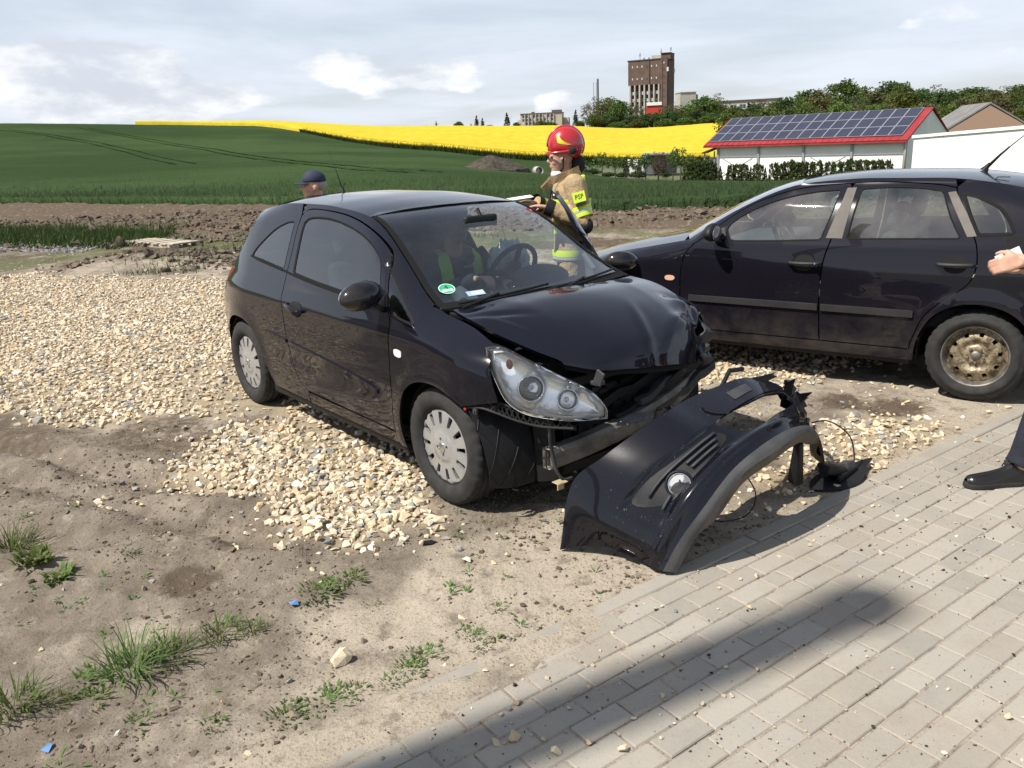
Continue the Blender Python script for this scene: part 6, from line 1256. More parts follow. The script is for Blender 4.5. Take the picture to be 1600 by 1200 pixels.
TM = {k: limb_mesh('trunk', 170 + k) for k in range(3)}; TMB = limb_mesh('trunk', 180, .03, 12, True)
_tree_protos = {}
def tree(name, px, top, r, shape, leaf, width, label, group, base=None, seed=0, bare=False):
    """tree standing on the terrain at distance r, its tip where the photograph shows it"""
    p = at(px, 215, r); z0 = tz(p.x, p.y) if base is None else at(px, base, r).z; h = at(px, top, r).z - z0; g = random.Random(int(px * 7 + r + seed)); k = g.randrange({'round': 4, 'loose': 3}.get(shape, 2)); key = (shape, leaf, k, bare)
    if key not in _tree_protos:
        me = CM[shape, k].copy(); me.materials.clear(); me.materials.append(LF[leaf]); tm = (TMB if bare else TM[g.randrange(3)]).copy(); tm.materials.clear(); tm.materials.append(m_bark); _tree_protos[key] = (me, tm)
    me, tm = _tree_protos[key]; w = width * r / FPX
    root = empty(name, (p.x, p.y, z0 - .05), g.uniform(0, 6.28), label, 'tree' if name.endswith('tree') else 'shrub', group)
    c = obj('crown', me, None, root); c.scale = (w / .86, w / .86, h); tk = obj('trunk', tm, None, root); tk.scale = (h * .9, h * .9, h); return root
# skyline shrubs and conifers along the top of the yellow field
for i, (px, top, w, sh, lf, nm, lab) in enumerate(((623, 200, 9, 'round', 'dark', 'shrub', 'leftmost small dark shrub on the skyline above the yellow field'), (644, 198.5, 17, 'round', 'mid', 'shrub', 'low wide bush on the skyline between the leftmost shrub and the bare tree'), (654, 197.5, 12, 'round', 'dark', 'shrub', 'dark bush on the skyline touching the low wide one'), (668, 195.5, 14, 'loose', 'olive', 'bare_tree', 'thin bare tree on the skyline left of the narrow cypress'), (683, 188, 7, 'conifer', 'conifer', 'cypress_tree', 'narrow dark cypress on the skyline above the yellow field'), (687.5, 197.5, 6, 'round', 'dark', 'shrub', 'tiny dark shrub right beside the narrow cypress'), (702, 196.5, 15, 'round', 'mid', 'shrub', 'pale low bush left of the rounded skyline tree'), (718, 189, 16, 'round', 'mid', 'round_tree', 'rounded green tree left of the pair of spruces on the skyline'), (737, 192.5, 9, 'conifer', 'conifer', 'spruce_tree', 'small dark spruce left of the taller skyline pair'), (746, 179.5, 15, 'conifer', 'conifer', 'spruce_tree', 'taller spruce of the pair on the skyline'), (755, 183.5, 13, 'conifer', 'conifer', 'spruce_tree', 'shorter spruce of the pair on the skyline'), (766, 194, 14, 'round', 'mid', 'shrub', 'low bush right of the pair of spruces'), (793.5, 175, 19, 'conifer', 'conifer', 'spruce_tree', 'broad dark spruce left of the beige block'), (808, 189.5, 13, 'round', 'dark', 'shrub', 'dark bush at the left end of the beige block'), (846, 188, 20, 'round', 'mid', 'shrub', 'green bush in front of the beige block'), (861, 189, 20, 'round', 'mid', 'shrub', 'wider bush in front of the right half of the beige block'), (900, 170.5, 18, 'conifer', 'conifer', 'spruce_tree', 'dark spruce right of the beige block'), (907, 187, 16, 'round', 'mid', 'shrub', 'round bush at the foot of the dark spruce right of the beige block'))):
    tree(nm, px, top, 318 if px < 800 else 330, sh, lf, w, lab, 'trees on the skyline above the yellow field')
# wood round the water tower
_w1 = [(925, 158, 34, 'loose', 'olive'), (938, 147, 46, 'loose', 'olive'), (952, 152, 44, 'round', 'mid'), (968, 155, 40, 'round', 'mid'), (986, 158, 40, 'loose', 'olive'), (1000, 166, 36, 'loose', 'olive'), (1047, 160, 40, 'loose', 'olive'), (1060, 164, 36, 'loose', 'olive'), (1078, 162, 44, 'round', 'mid'), (1098, 150, 50, 'round', 'mid'), (1118, 146, 48, 'loose', 'olive'), (1112, 158, 44, 'round', 'mid'), (1150, 166, 34, 'round', 'dark'), (1168, 160, 30, 'conifer', 'conifer'), (1185, 155, 40, 'loose', 'olive'), (1203, 158, 36, 'loose', 'olive')]
_cn = {}
for i, (px, top, w, sh, lf) in enumerate(_w1):
    _cn[sh] = _cn.get(sh, 0) + 1
    tree('broadleaf_tree' if sh != 'conifer' else 'spruce_tree', px, top, 318 + 9 * (i % 3), sh, lf, w, {'round': ORD[_cn[sh] - 1] + ' full green tree from the left in the wood round the water tower', 'loose': ORD[_cn[sh] - 1] + ' thin olive tree from the left in the wood round the water tower', 'conifer': 'single dark conifer in front of the long flat-roofed building'}[sh], 'trees of the wood round the water tower')
for i, px in enumerate(range(928, 1146, 12)):
    tree('broadleaf_tree', px + 3 * math.sin(i * 5), 178 + 7 * math.sin(i * 2.3) + (8 if 950 < px < 990 else 0), 300 + 6 * (i % 3), 'round', 'dark' if i % 3 else 'mid', 32, ORD[i] + ' low tree from the left along the upper edge of the yellow field', 'low trees along the upper edge of the yellow field')
# wood on the slope behind the white hall
_tops = [(1222, 150), (1243, 146), (1262, 138), (1275, 140), (1290, 152), (1316, 124), (1338, 138), (1362, 142), (1386, 122), (1404, 128), (1430, 139), (1452, 133), (1472, 140), (1492, 144), (1512, 133), (1540, 141), (1566, 134), (1590, 132), (1614, 136), (1640, 130)]
for i, (px, top) in enumerate(_tops):
    tree('broadleaf_tree', px, top, 205 + 14 * (i % 3), 'loose' if i % 5 == 1 else 'round', ('dark', 'mid', 'dark', 'olive')[i % 4], 46 + 8 * (i % 3), ORD[i] + ' tall tree from the left on the wooded slope behind the white hall', 'tall trees behind the white hall')
for i in range(27):
    px = 1140 + i * 19; tree('broadleaf_tree', px, 166 + 8 * math.sin(i * 1.9) - (6 if px > 1450 else 0), 165 + 10 * (i % 3), 'round', ('mid', 'olive', 'dark')[i % 3], 44, ORD[i] + ' lower tree from the left at the foot of the slope behind the hall', 'lower trees behind the white hall')
# orchard trees beyond the wheat
for i, (px, top, w, lf, bare, lab) in enumerate(((915, 250, 22, 'dark', False, 'low dark fruit bush just right of the firefighter'), (940, 238, 24, 'mid', False, 'leftmost fruit tree beyond the wheat, right of the firefighter'), (961, 242, 24, 'mid', False, 'second fruit tree from the firefighter, beyond the wheat'), (976, 242, 24, 'dark', False, 'fruit tree left of the small white garage'), (993, 244, 26, 'dark', False, 'fruit tree in front of the small white garage'), (1009, 240, 26, 'dark', False, 'fruit tree between the white garage and the grey shed'), (1029, 232, 30, 'brown', True, 'crooked fruit tree with reddish leaves before the grey shed'), (1052, 235, 20, 'mid', False, 'thin fruit tree beside the full round one'), (1064, 230, 32, 'mid', False, 'full round fruit tree right of the grey shed'), (1080, 243, 24, 'olive', False, 'fruit tree next to the hedge of the white hall'))):
    tree('fruit_tree', px, top, 78 + 1.5 * (i % 2), 'fruit' if not bare else 'loose', lf, w, lab, 'fruit trees beyond the wheat', bare=bare)
for i, (px, top, w) in enumerate(((925, 262, 30), (950, 268, 24), (972, 268, 26), (998, 266, 30), (1040, 266, 20), (1088, 260, 26))): tree('low_shrub', px, top, 82, 'round', 'dark', w, ORD[i] + ' low shrub from the left under the fruit trees beyond the wheat', 'shrubs under the fruit trees')
# thuja row along the white hall
_th = [(1077, 254, 16, 'column'), (1087, 252, 18, 'column'), (1097, 252, 17, 'column'), (1106, 251, 17, 'column'), (1114, 255, 14, 'column'), (1119, 262, 11, 'cone'), (1127, 263, 10, 'cone'), (1139, 264, 8, 'cone'), (1144, 259, 11, 'column'), (1150, 264, 8, 'cone'), (1155, 258, 13, 'column'), (1164, 258, 14, 'column'), (1175, 263, 8, 'cone'), (1187, 258, 15, 'column'), (1198, 265, 9, 'cone'), (1212, 256, 14, 'column'), (1222, 258, 13, 'column'), (1235, 252, 17, 'column'), (1246, 254, 16, 'column'), (1257, 254, 16, 'column'), (1268, 255, 15, 'column'), (1279, 253, 16, 'column'), (1300, 254, 15, 'column'), (1311, 255, 15, 'column'), (1323, 252, 16, 'column'), (1338, 250, 18, 'column'), (1351, 251, 17, 'column'), (1363, 252, 16, 'column'), (1375, 251, 16, 'column'), (1388, 252, 16, 'column')]
for i, (px, top, w, sh) in enumerate(_th):
    pz = at(px, 279 - .03 * (px - 1100), 68 - .008 * (px - 1080)); tree('thuja_shrub', px, top - 5, 68 - .008 * (px - 1080), sh, 'thuja', w * 1.25, ORD[i] + ' thuja from the left before the white hall, ' + ('small and pointed' if sh == 'cone' else 'bushy and full'), 'thujas along the white hall', seed=i)

# ------------------------------------------------------------------ buildings
def frame_at(name, px, py, r, yaw, label, cat, z=None):
    p = at(px, py, r); o = empty(name, (p.x, p.y, p.z if z is None else z), -math.atan2(p.x, p.y) + yaw, label, cat); return o
m_wallw = simple('white render', (0.78, 0.77, 0.73), .85, var=.06, vscale=.7, bump=.1, bscale=12); m_redroof = simple('red sheet roof', (0.26, 0.025, 0.028), .5, var=.15, vscale=1.2); m_greym = simple('grey steel', (0.33, 0.34, 0.35), .5, .4); m_brickb = simple('brown brick', (0.125, 0.078, 0.062), .9, var=.18, vscale=.25); m_conc = simple('pale concrete', (0.42, 0.39, 0.34), .85, var=.12, vscale=.2); m_beige = simple('beige render', (0.48, 0.40, 0.33), .85, var=.1, vscale=.2); m_wing = simple('dark window', (0.035, 0.04, 0.048), .12, spec=.8); m_winl = simple('pale window', (0.55, 0.58, 0.6), .3)
# white hall with solar roof
A_ = at(1120, 276, 79.0); B_ = at(1415, 262, 71.0); HZ = min(A_.z, B_.z) - .25; _dx, _dy = B_.x - A_.x, B_.y - A_.y; HL = math.hypot(_dx, _dy); HW = 7.6; EH = at(1120, 224, 79.0).z - HZ; RH = EH + 2.0
hall = empty('white_hall', (A_.x, A_.y, HZ), math.atan2(_dy, _dx), 'white hall with red roof covered in solar panels', 'building')
a = MB(); a.prism([(0, 0), (HL, 0), (HL, HW), (0, HW)], 0, EH); a.build('wall', m_wallw, hall)
a = MB(); a.add([(HL - .01, 0, EH), (HL - .01, HW, EH), (HL - .01, HW / 2, RH - .05), (.01, 0, EH), (.01, HW, EH), (.01, HW / 2, RH - .05)], [(0, 1, 2), (3, 5, 4), (0, 2, 5, 3), (1, 4, 5, 2)]); a.build('gable', m_wallw, hall)
OV = 1.15; sl = Vector((0, HW / 2 + .45, RH - EH + .28)); SLN = sl.length; su = sl.normalized(); sn = Vector((0, -su.z, su.y)); R0 = Vector((-OV, -.45, EH - .28))
def roofpt(x, s, h=0): return R0 + Vector((x, 0, 0)) + su * s + sn * h
RL = HL + OV + .15
a = MB(); a.add([roofpt(0, 0), roofpt(RL, 0), roofpt(RL, SLN), roofpt(0, SLN), roofpt(0, 0, .12), roofpt(RL, 0, .12), roofpt(RL, SLN, .12), roofpt(0, SLN, .12)], [(0, 3, 2, 1), (4, 5, 6, 7), (0, 1, 5, 4), (1, 2, 6, 5), (2, 3, 7, 6), (3, 0, 4, 7)]); rf = a.build('roof', m_redroof, hall)
a = MB(); q = [(R0.x, HW + .45, EH - .28), (R0.x + RL, HW + .45, EH - .28), (R0.x + RL, HW / 2, RH + .12), (R0.x, HW / 2, RH + .12)]; a.add(q, [(0, 1, 2, 3)]); a.build('back_roof', m_redroof, rf)
for k in range(int(RL / .55)): a = MB(); a.box((0, 0, 0), (.04, SLN, .03)); o = a.build('seam', m_redroof, rf); o.matrix_local = Matrix.Translation(roofpt(.2 + k * .55, SLN / 2, .13)) @ Matrix((Vector((1, 0, 0)), su, sn)).transposed().to_4x4()
a = MB(); a.box((R0.x + RL / 2, -.50, EH - .30), (RL, .12, .12)); a.build('gutter', m_redroof, hall)
m_pv = NT('solar cell'); _g = m_pv.noise(.5, 2, .5, m_pv.n('ShaderNodeNewGeometry').outputs['Position']); m_pv = m_pv.bsdf(m_pv.mix(_g, (0.022, 0.024, 0.045), (0.040, 0.042, 0.066)), .22, spec=.6)
NC = 16; PWD = (RL - .85) / NC; PHT = (SLN - .72) / 3; pvm = {}
for nm, mt, d in (('panel_frame', m_greym, (PWD - .01, PHT - .01, .04)), ('solar_panel', m_pv, (PWD - .09, PHT - .09, .045))): b = MB(); b.box((0, 0, 0), d); pvm[nm] = b.mesh(nm); pvm[nm].materials.append(mt)
m_pvf = simple('panel frame', (0.36, 0.36, 0.37), .4, .3); pvm['panel_frame'].materials.clear(); pvm['panel_frame'].materials.append(m_pvf)
for j in range(3):
    for i in range(NC):
        M_ = Matrix.Translation(roofpt(.25 + PWD * (i + .5) + (.0), .55 + PHT * (j + .5), .20)) @ Matrix((Vector((1, 0, 0)), su, sn)).transposed().to_4x4(); f = obj('solar_panel', pvm['panel_frame'], None, hall); f.matrix_local = M_; o = obj('cell_field', pvm['solar_panel'], None, f, loc=(0, 0, .006))
for x in (.12, HL * .25, HL * .5, HL * .745, HL - .12): a = MB(); a.box((x, -.06, EH / 2), (.20, .14, EH)); a.build('post', m_greym, hall)
a = MB(); a.box((HL / 2, -.03, EH * .62), (HL, .07, .08)); a.build('cladding_rail', m_greym, hall)
for k in range(4):
    x0, x1 = HL * (.25 * k) + .6, HL * (.25 * (k + 1)) - .6
    if k in (0, 2):
        for s_ in (0, 1): a = MB(); a.tube([(x0 if s_ else x1, -.035, .3), (x1 if s_ else x0, -.035, EH * .58)], .018, 5); a.build('brace_shadow', m_greym, hall)  # thin grey bars drawn in place of the bracing's shadow lines
a = MB(); a.tube([(HL - .05, -.30, EH - .35), (HL - .05, -.16, EH - .8), (HL - .05, -.16, 0)], .06, 8); a.build('downpipe', simple('pale pipe', (.6, .5, .42), .5), hall, True)
# white boundary wall
W0 = at(1428, 216, 66.5); W1 = at(1640, 198, 60); _wd = (W1 - W0); wl = math.hypot(_wd.x, _wd.y); bw = empty('boundary_wall', (W0.x, W0.y, -4.0), math.atan2(_wd.y, _wd.x), 'long plain white wall running right from the hall', 'wall')
WT = W0.z + 4.0; WT1 = W1.z + 4.0; Mw = Matrix.Rotation(math.pi / 2, 4, 'X'); a = MB(); a.prism([(0, 0), (wl * 1.3, 0), (wl * 1.3, WT + (WT1 - WT) * 1.3), (0, WT)], -.4, 0, Mw); a.build('wall_panel', m_wallw, bw); a = MB(); a.prism([(-.1, WT + .003), (wl * 1.3, WT + (WT1 - WT) * 1.3 + .003), (wl * 1.3, WT + (WT1 - WT) * 1.3 + .2), (-.1, WT + .2)], -.5, .1, Mw); a.build('coping', m_wallw, bw)
# brick gable
G0 = at(1548, 163, 112); gh = G0.z + 3; bg_ = empty('brick_house', (G0.x, G0.y, -3), -math.atan2(G0.x, G0.y) + .22, 'old brick gable house behind the long white wall', 'house')
m_rbrick = NT('red brick'); _bt = m_rbrick.n('ShaderNodeTexBrick'); m_rbrick.set(_bt.inputs['Vector'], m_rbrick.coord()); m_rbrick.set(_bt.inputs['Color1'], (.42, .12, .06)); m_rbrick.set(_bt.inputs['Color2'], (.50, .19, .11)); m_rbrick.set(_bt.inputs['Mortar'], (.34, .22, .16)); m_rbrick.set(_bt.inputs['Scale'], 3.0); m_rbrick = m_rbrick.bsdf(_bt.outputs[0], .9)
a = MB(); a.add([(-6.2, 0, 0), (6.2, 0, 0), (6.2, 0, gh - 3.9), (0, 0, gh - .1), (-6.2, 0, gh - 3.9), (-6.2, 14, 0), (6.2, 14, 0), (6.2, 14, gh - 3.9), (0, 14, gh - .1), (-6.2, 14, gh - 3.9)], [(0, 1, 2, 3, 4), (9, 8, 7, 6, 5), (0, 4, 9, 5), (1, 6, 7, 2)]); a.build('brick_wall', m_rbrick, bg_)
for s_ in (-1, 1): a = MB(); a.add([(s_ * 6.5, -.05, gh - 4.05), (0, -.05, gh + .05), (0, 14.3, gh + .05), (s_ * 6.5, 14.3, gh - 4.05), (s_ * 6.5, -.05, gh - 3.85), (0, -.05, gh + .25), (0, 14.3, gh + .25), (s_ * 6.5, 14.3, gh - 3.85)], [(0, 1, 2, 3), (7, 6, 5, 4), (0, 4, 5, 1), (2, 6, 7, 3), (0, 3, 7, 4)]); a.build('roof', simple('old grey roof', (.17, .165, .16), .9, var=.2, vscale=.6), bg_)
# small sheds among the orchard
sd_ = frame_at('grey_shed', 1033, 272, 90, .1, 'low grey shed behind the orchard trees', 'shed'); sz = 90 / FPX
a = MB(); a.box((0, 2, 14 * sz / 1), (46 * sz, 4, 28 * sz)); a.build('wall', simple('grey boards', (.15, .15, .16), .9), sd_); a = MB(); a.box((0, 1.8, 25 * sz + .25), (48 * sz, 5, .14), Matrix.Rotation(.03, 3, 'Y')); a.build('roof', m_greym, sd_)
sd_ = frame_at('white_garage', 993, 272, 92, 0, 'small white garage half hidden by fruit trees', 'shed'); a = MB(); a.box((0, 1.5, 10 * sz), (24 * sz, 3, 22 * sz)); a.build('wall', m_wallw, sd_); a = MB(); a.box((-1, -.02, 4 * sz), (9 * sz, .06, 9 * sz)); a.build('gate', m_wing, sd_); a = MB(); a.box((5 * sz, -.02, 6 * sz), (7 * sz, .06, 7 * sz)); a.build('window', m_wing, sd_)
sd_ = frame_at('lean_to', 1110, 276, 80.5, -.2, 'open lean-to with dark roof at the left end of the hall', 'shed'); sz = 80.5 / FPX
for x in (-9, 5): a = MB(); a.box((x * sz, 0, 18 * sz), (.12, .12, 36 * sz)); a.build('post', m_greym, sd_)
a = MB(); a.box((-1 * sz, 1, 38 * sz), (24 * sz, 3, .1), Matrix.Rotation(-.35, 3, 'Y')); a.build('roof', simple('dark roofing', (.06, .03, .03), .8), sd_); a = MB(); a.box((-2 * sz, 1.6, 14 * sz), (12 * sz, .1, 26 * sz)); a.build('tarpaulin', m_winl, sd_)
# brown brick water tower
TR = 430; tp = at(981.4, 96.6, TR); TZ0 = 2.0; tw = empty('water_tower', (tp.x, tp.y, TZ0), -math.atan2(tp.x, tp.y) + .02 - R_(17), 'tall brown brick water tower rising above the wood', 'tower'); tk_ = TR / FPX; TH = tp.z - TZ0; TWD = 55 * tk_ / math.cos(R_(17)); u_ = TWD / 55; TD = 14.5
m_brickd = m_brickb; zb = TH - 33 * tk_
a = MB(); a.box((23 * u_, TD / 2, TH - 16.5 * tk_), (46 * u_, TD, 33 * tk_)); a.build('tank_block', m_brickb, tw)
a = MB(); a.box((23 * u_, TD / 2 + .6, zb / 2), (45 * u_, TD - 1.6, zb)); a.build('shaft_wall', simple('dark brown brick', (0.095, 0.062, 0.052), .9, var=.2, vscale=.3), tw)
a = MB(); a.box((50.6 * u_, TD / 2 - .15, TH / 2), (9.0 * u_, TD + .3, TH)); a.build('stair_block', m_brickb, tw)
a = MB(); a.box((55.3 * u_, TD * .30, TH / 2), (.5, TD * .5, TH + 1)); a.build('side_pier', m_brickb, tw)
a = MB(); a.box((27 * u_, TD / 2, TH + .25), (56 * u_, TD + .5, .5)); a.build('parapet', simple('tower coping', (.07, .055, .05), .9), tw)
for k in range(7): a = MB(); a.box(((3 + 6.75 * k) * u_, -.05, zb / 2), (1.9 * u_, 1.0, zb)); a.build('pilaster', m_conc, tw)
for k in range(6):
    for zz in (.84, .70, .55, .42): a = MB(); a.box(((6.4 + 6.75 * k) * u_, .55, zb * zz), (2.6 * u_, .12, 4.4 * tk_)); a.build('window', m_winl if (k * 7 + int(zz * 10)) % 3 else m_wing, tw)
    for dy, ml in ((8, m_winl), (24.5, m_winl)): a = MB(); a.box(((6.3 + 6.75 * k) * u_, -.03, TH - dy * tk_), (1.3 * u_, .12, 2.6 * tk_)); a.build('window', ml if k != 3 else m_wing, tw)
for k in range(6): a = MB(); a.box((50.6 * u_, -.33, TH - (5 + 9 * k) * tk_), (1.2 * u_, .1, 2.4 * tk_)); a.build('stair_window', m_winl if k == 0 else m_wing, tw)
a = MB(); a.tube([(30.3 * u_, -.12, TH), (30.3 * u_, -.12, zb)], .22, 6); a.build('drainpipe', simple('pipe', (.05, .04, .04), .7), tw); a = MB(); a.tube([(48.6 * u_, -.35, TH), (48.6 * u_, -.35, 2)], .14, 6); a.build('drainpipe', simple('pipe', (.06, .045, .04), .7), tw)
a = MB(); a.box((38.5 * u_, 5, TH + 3.2 * tk_), (14 * u_, 6, 6.4 * tk_)); a.build('penthouse', m_conc, tw); a = MB(); a.box((52 * u_, 5, TH + 4 * tk_), (13 * u_, 8, 8 * tk_)); a.build('stair_head', m_brickb, tw); a = MB(); a.box((52 * u_, 5, TH + 8.2 * tk_), (14 * u_, 9, .7 * tk_)); a.build('stair_head_coping', simple('coping', (.05, .035, .03), .9), tw)
for px_a, hh, zt_ in ((14.5, 12, 0), (44.3, 15, 0), (57.5, 8, 8)): a = MB(); a.tube([(px_a * u_, 3, TH + zt_ * tk_), (px_a * u_, 3, TH + (zt_ + hh) * tk_)], .16, 5); a.box((px_a * u_, 3, TH + (zt_ + hh * .7) * tk_), (.7, .5, 3.2 * tk_)); a.build('antenna', m_greym, tw)
for px_a in (21, 28): a = MB(); a.box((px_a * u_, 2, TH + 2 * tk_), (1.4 * u_, .5, 4 * tk_)); a.build('chimney', m_brickd, tw)
for px_a, dy in ((55.2, 14), (69, 14)): a = MB(); a.box((55.6 * u_, .0 if px_a < 60 else TD * .9, TH - dy * tk_), (.8, 1.0, 5.5 * tk_)); a.build('radio_panel', m_winl, tw)
# slim masts left of the tower
ms = frame_at('radio_mast', 934.5, 165, 400, 0, 'thin dark mast standing left of the water tower', 'mast'); k_ = 400 / FPX
a = MB(); a.tube([(0, 0, -8), (0, 0, 37 * k_)], .42, 8); a.build('mast_pole', simple('dark mast', (.08, .10, .12), .6), ms); a = MB(); a.tube([(0, 0, 37 * k_), (0, 0, 39 * k_)], .1, 6); a.build('mast_tip', m_greym, ms)
ms = frame_at('lattice_mast', 930, 168, 400, 0, 'pale lattice mast next to the thin dark mast', 'mast'); a = MB()
for i in range(9):
    z0, z1 = i * 4 * k_ - 6, (i + 1) * 4 * k_ - 6
    for x0, x1 in ((-.55, .55), (.55, -.55)): a.tube([(x0, 0, z0), (x1, 0, z1)], .10, 4)
for x0 in (-.6, .6): a.tube([(x0, 0, -8), (x0, 0, 35 * k_)], .14, 5)
a.build('lattice', m_greym, ms)
# red and white pavilion, flat-roofed blocks
pv = frame_at('red_pavilion', 1022, 182, 372, 0, 'red building with white top edge at the foot of the water tower', 'building'); k_ = 372 / FPX
a = MB(); a.box((0, 4, 4 * k_), (23 * k_, 8, 22 * k_)); a.build('wall', simple('red render', (.48, .045, .03), .8), pv); a = MB(); a.box((0, 3.8, 13.5 * k_ + 1.2), (22 * k_, 8.4, 4.5 * k_)); a.build('fascia', m_wallw, pv)
cb = frame_at('concrete_block', 1075, 168, 405, .25, 'pale windowless concrete block right of the water tower', 'building'); k_ = 405 / FPX
a = MB(); a.box((0, 5, 3 * k_), (23 * k_, 10, 36 * k_)); a.build('wall', m_conc, cb); a = MB(); a.box((12 * k_, 6, 1 * k_), (8 * k_, 8, 34 * k_)); a.build('annex', simple('dark concrete', (.22, .2, .18), .9), cb); a = MB(); a.box((-.2 * k_, 5, 21.2 * k_), (24 * k_, 10.6, .8 * k_)); a.build('roof_edge', m_conc, cb)
lb = frame_at('long_block', 1170, 176, 395, 0, 'long flat-roofed building behind the trees left of the hall roof', 'building'); k_ = 395 / FPX
a = MB(); a.box((0, 5, 4 * k_), (88 * k_, 10, 24 * k_)); a.build('wall', m_conc, lb); a = MB(); a.box((0, 5, 17 * k_), (90 * k_, 10.8, 2.0 * k_)); a.build('roof', simple('brown roof edge', (.10, .07, .06), .9), lb)
for i in range(20): a = MB(); a.box(((-41 + 4.3 * i) * k_, -.04, 9.5 * k_), (3.4 * k_, .12, 4.6 * k_)); a.build('window', m_wing if i % 3 else m_winl, lb)
a = MB(); a.box((0, -.02, 4 * k_), (86 * k_, .08, 2.4 * k_)); a.build('plinth_band', simple('brown band', (.17, .11, .08), .9), lb)
eb = frame_at('beige_block', 846, 197, 420, -.1, 'beige four-storey block with tall pilasters on the hilltop', 'building'); k_ = 420 / FPX
a = MB(); a.box((0, 6, 4 * k_), (62 * k_, 12, 28 * k_)); a.build('wall', m_beige, eb)
a = MB(); a.box((-33 * k_, 6, 0), (6 * k_, 8, 20 * k_)); a.build('annex', m_beige, eb); a = MB(); a.box((36 * k_, 7, 0), (9 * k_, 8, 22 * k_)); a.build('annex', m_beige, eb)
a = MB(); a.box((0, 6, 18.4 * k_), (63 * k_, 12.6, 1.0 * k_)); a.build('roof_edge', simple('roof edge', (.12, .10, .09), .9), eb); a = MB(); a.box((22 * k_, 6, 20.5 * k_), (14 * k_, 6, 4 * k_)); a.build('penthouse', simple('penthouse', (.12, .1, .1), .9), eb); a = MB(); a.box((-14 * k_, 6, 19.8 * k_), (4 * k_, 3, 2.6 * k_)); a.build('chimney', simple('stack', (.1, .09, .09), .9), eb)
for i in range(9):
    for zz in (14.5, 9.5, 4.5, -.5): a = MB(); a.box(((-27 + 5.4 * i) * k_, -.03, zz * k_), (2.6 * k_, .1, 3.0 * k_)); a.build('window', m_wing if (i + int(zz)) % 4 else m_winl, eb)
    a = MB(); a.box(((-24.3 + 5.4 * i) * k_, -.25, 5 * k_), (1.1 * k_, .5, 25 * k_)); a.build('pilaster', m_conc, eb)
# heaps of soil and a short pipe at the far edge of the wheat
def heap(name, px, r, w, h, seed, label):
    p = at(px, 270, r); g = random.Random(seed); m = MB(); n, k = 40, 14; V = []
    for j in range(k + 1):
        for i in range(n):
            a_ = 2 * math.pi * i / n; q = j / k; rr = w * (q) * (1 + .14 * math.sin(a_ * 3 + seed) + .07 * math.sin(a_ * 7)); zz = h * (1 - q ** 1.25) + .10 * h * (g.random() - .5) * (1 if j < k else 0); V.append((math.cos(a_) * rr, math.sin(a_) * rr * .8, zz - (0 if j < k else .4)))
    m.add(V, [(j * n + i, j * n + (i + 1) % n, (j + 1) * n + (i + 1) % n, (j + 1) * n + i) for j in range(k) for i in range(n)]); o = m.build(name, simple('heap soil', (0.058, 0.046, 0.032), .95, var=.45, vscale=3, bump=.8, bscale=9, bdist=.1), None); o.location = (p.x, p.y, tz(p.x, p.y) + .15); tag(o, label, 'soil heap'); return o
heap('soil_heap', 766, 66, 2.75, 1.25, 1, 'big dark heap of soil beyond the wheat'); heap('soil_heap', 840, 67, .95, .45, 2, 'small low heap of soil right of the big one')
p = at(841, 284, 63); a = MB(); a.lathe([(.30, -.5), (.30, .5), (.24, .5), (.24, -.5), (.30, -.5)], 20, None, 'y'); o = a.build('concrete_pipe', m_conc, None, True, loc=(p.x, p.y, tz(p.x, p.y) + .5), rot=(0, 0, .2)); tag(o, 'short pale concrete pipe lying beside the small soil heap', 'pipe')
# pallet of boards at the edge of the ploughed strip
pl = empty('wooden_pallet', (-7.35, 17.85, gz(-7.35, 17.85)), R_(-38), 'weathered wooden pallet lying beyond the gravel on the left', 'pallet'); m_wood = simple('weathered wood', (0.42, 0.36, 0.28), .85, var=.2, vscale=5, bump=.2, bscale=40)
for i in range(7): a = MB(); a.box((-.93 + i * .31, 0, .085 + .004 * (i % 2)), (.21, .62, .025)); a.build('board', m_wood, pl, rot=(0, .01 * (i % 3 - 1), .02 * math.sin(i * 3)))
for y in (-.24, .24): a = MB(); a.box((0, y, .035), (2.1, .08, .07)); a.build('bearer', m_wood, pl)
# ------------------------------------------------------------------ out of the picture on the left: a house, mirrored in the car windows, and a power pole
hs = empty('plain_house', (-27, 9, 0), R_(-25), 'plain house with steep dark roof, left of the yard', 'house')
a = MB(); a.box((0, 0, 2.5), (9, 11, 5)); a.build('wall', simple('grey render', (.30, .28, .26), .9), hs); a = MB(); a.add([(-5, -6, 4.8), (5, -6, 4.8), (0, -6, 9), (-5, 6, 4.8), (5, 6, 4.8), (0, 6, 9)], [(0, 1, 2), (3, 5, 4), (0, 2, 5, 3), (1, 4, 5, 2), (0, 3, 4, 1)]); a.build('roof', simple('dark tiles', (.045, .035, .035), .8), hs)
for y in (-3, 0, 3): a = MB(); a.box((4.52, y, 2.6), (.08, 1.2, 1.4)); a.build('window', m_wing, hs)
ph = 13.0; _tip = Vector((1.30, 2.83, 0)); _pb = _tip - Vector((math.cos(SHADOW_AZ), math.sin(SHADOW_AZ), 0)) * ph / math.tan(SUN_EL)
pole = empty('power_pole', (_pb.x, _pb.y, 0), SHADOW_AZ, 'concrete power pole left of the yard that throws its shadow on the paving', 'pole')
a = MB(); a.tube([(0, 0, 0), (0, 0, ph)], [.24, .13], 10); a.build('pole_shaft', m_conc, pole); a = MB(); a.lathe([(.13, 0), (.16, .05), (.14, .16), (.02, .18)], 12, Matrix.Translation((0, 0, ph - .05)), 'z'); a.build('pole_cap', m_greym, pole)
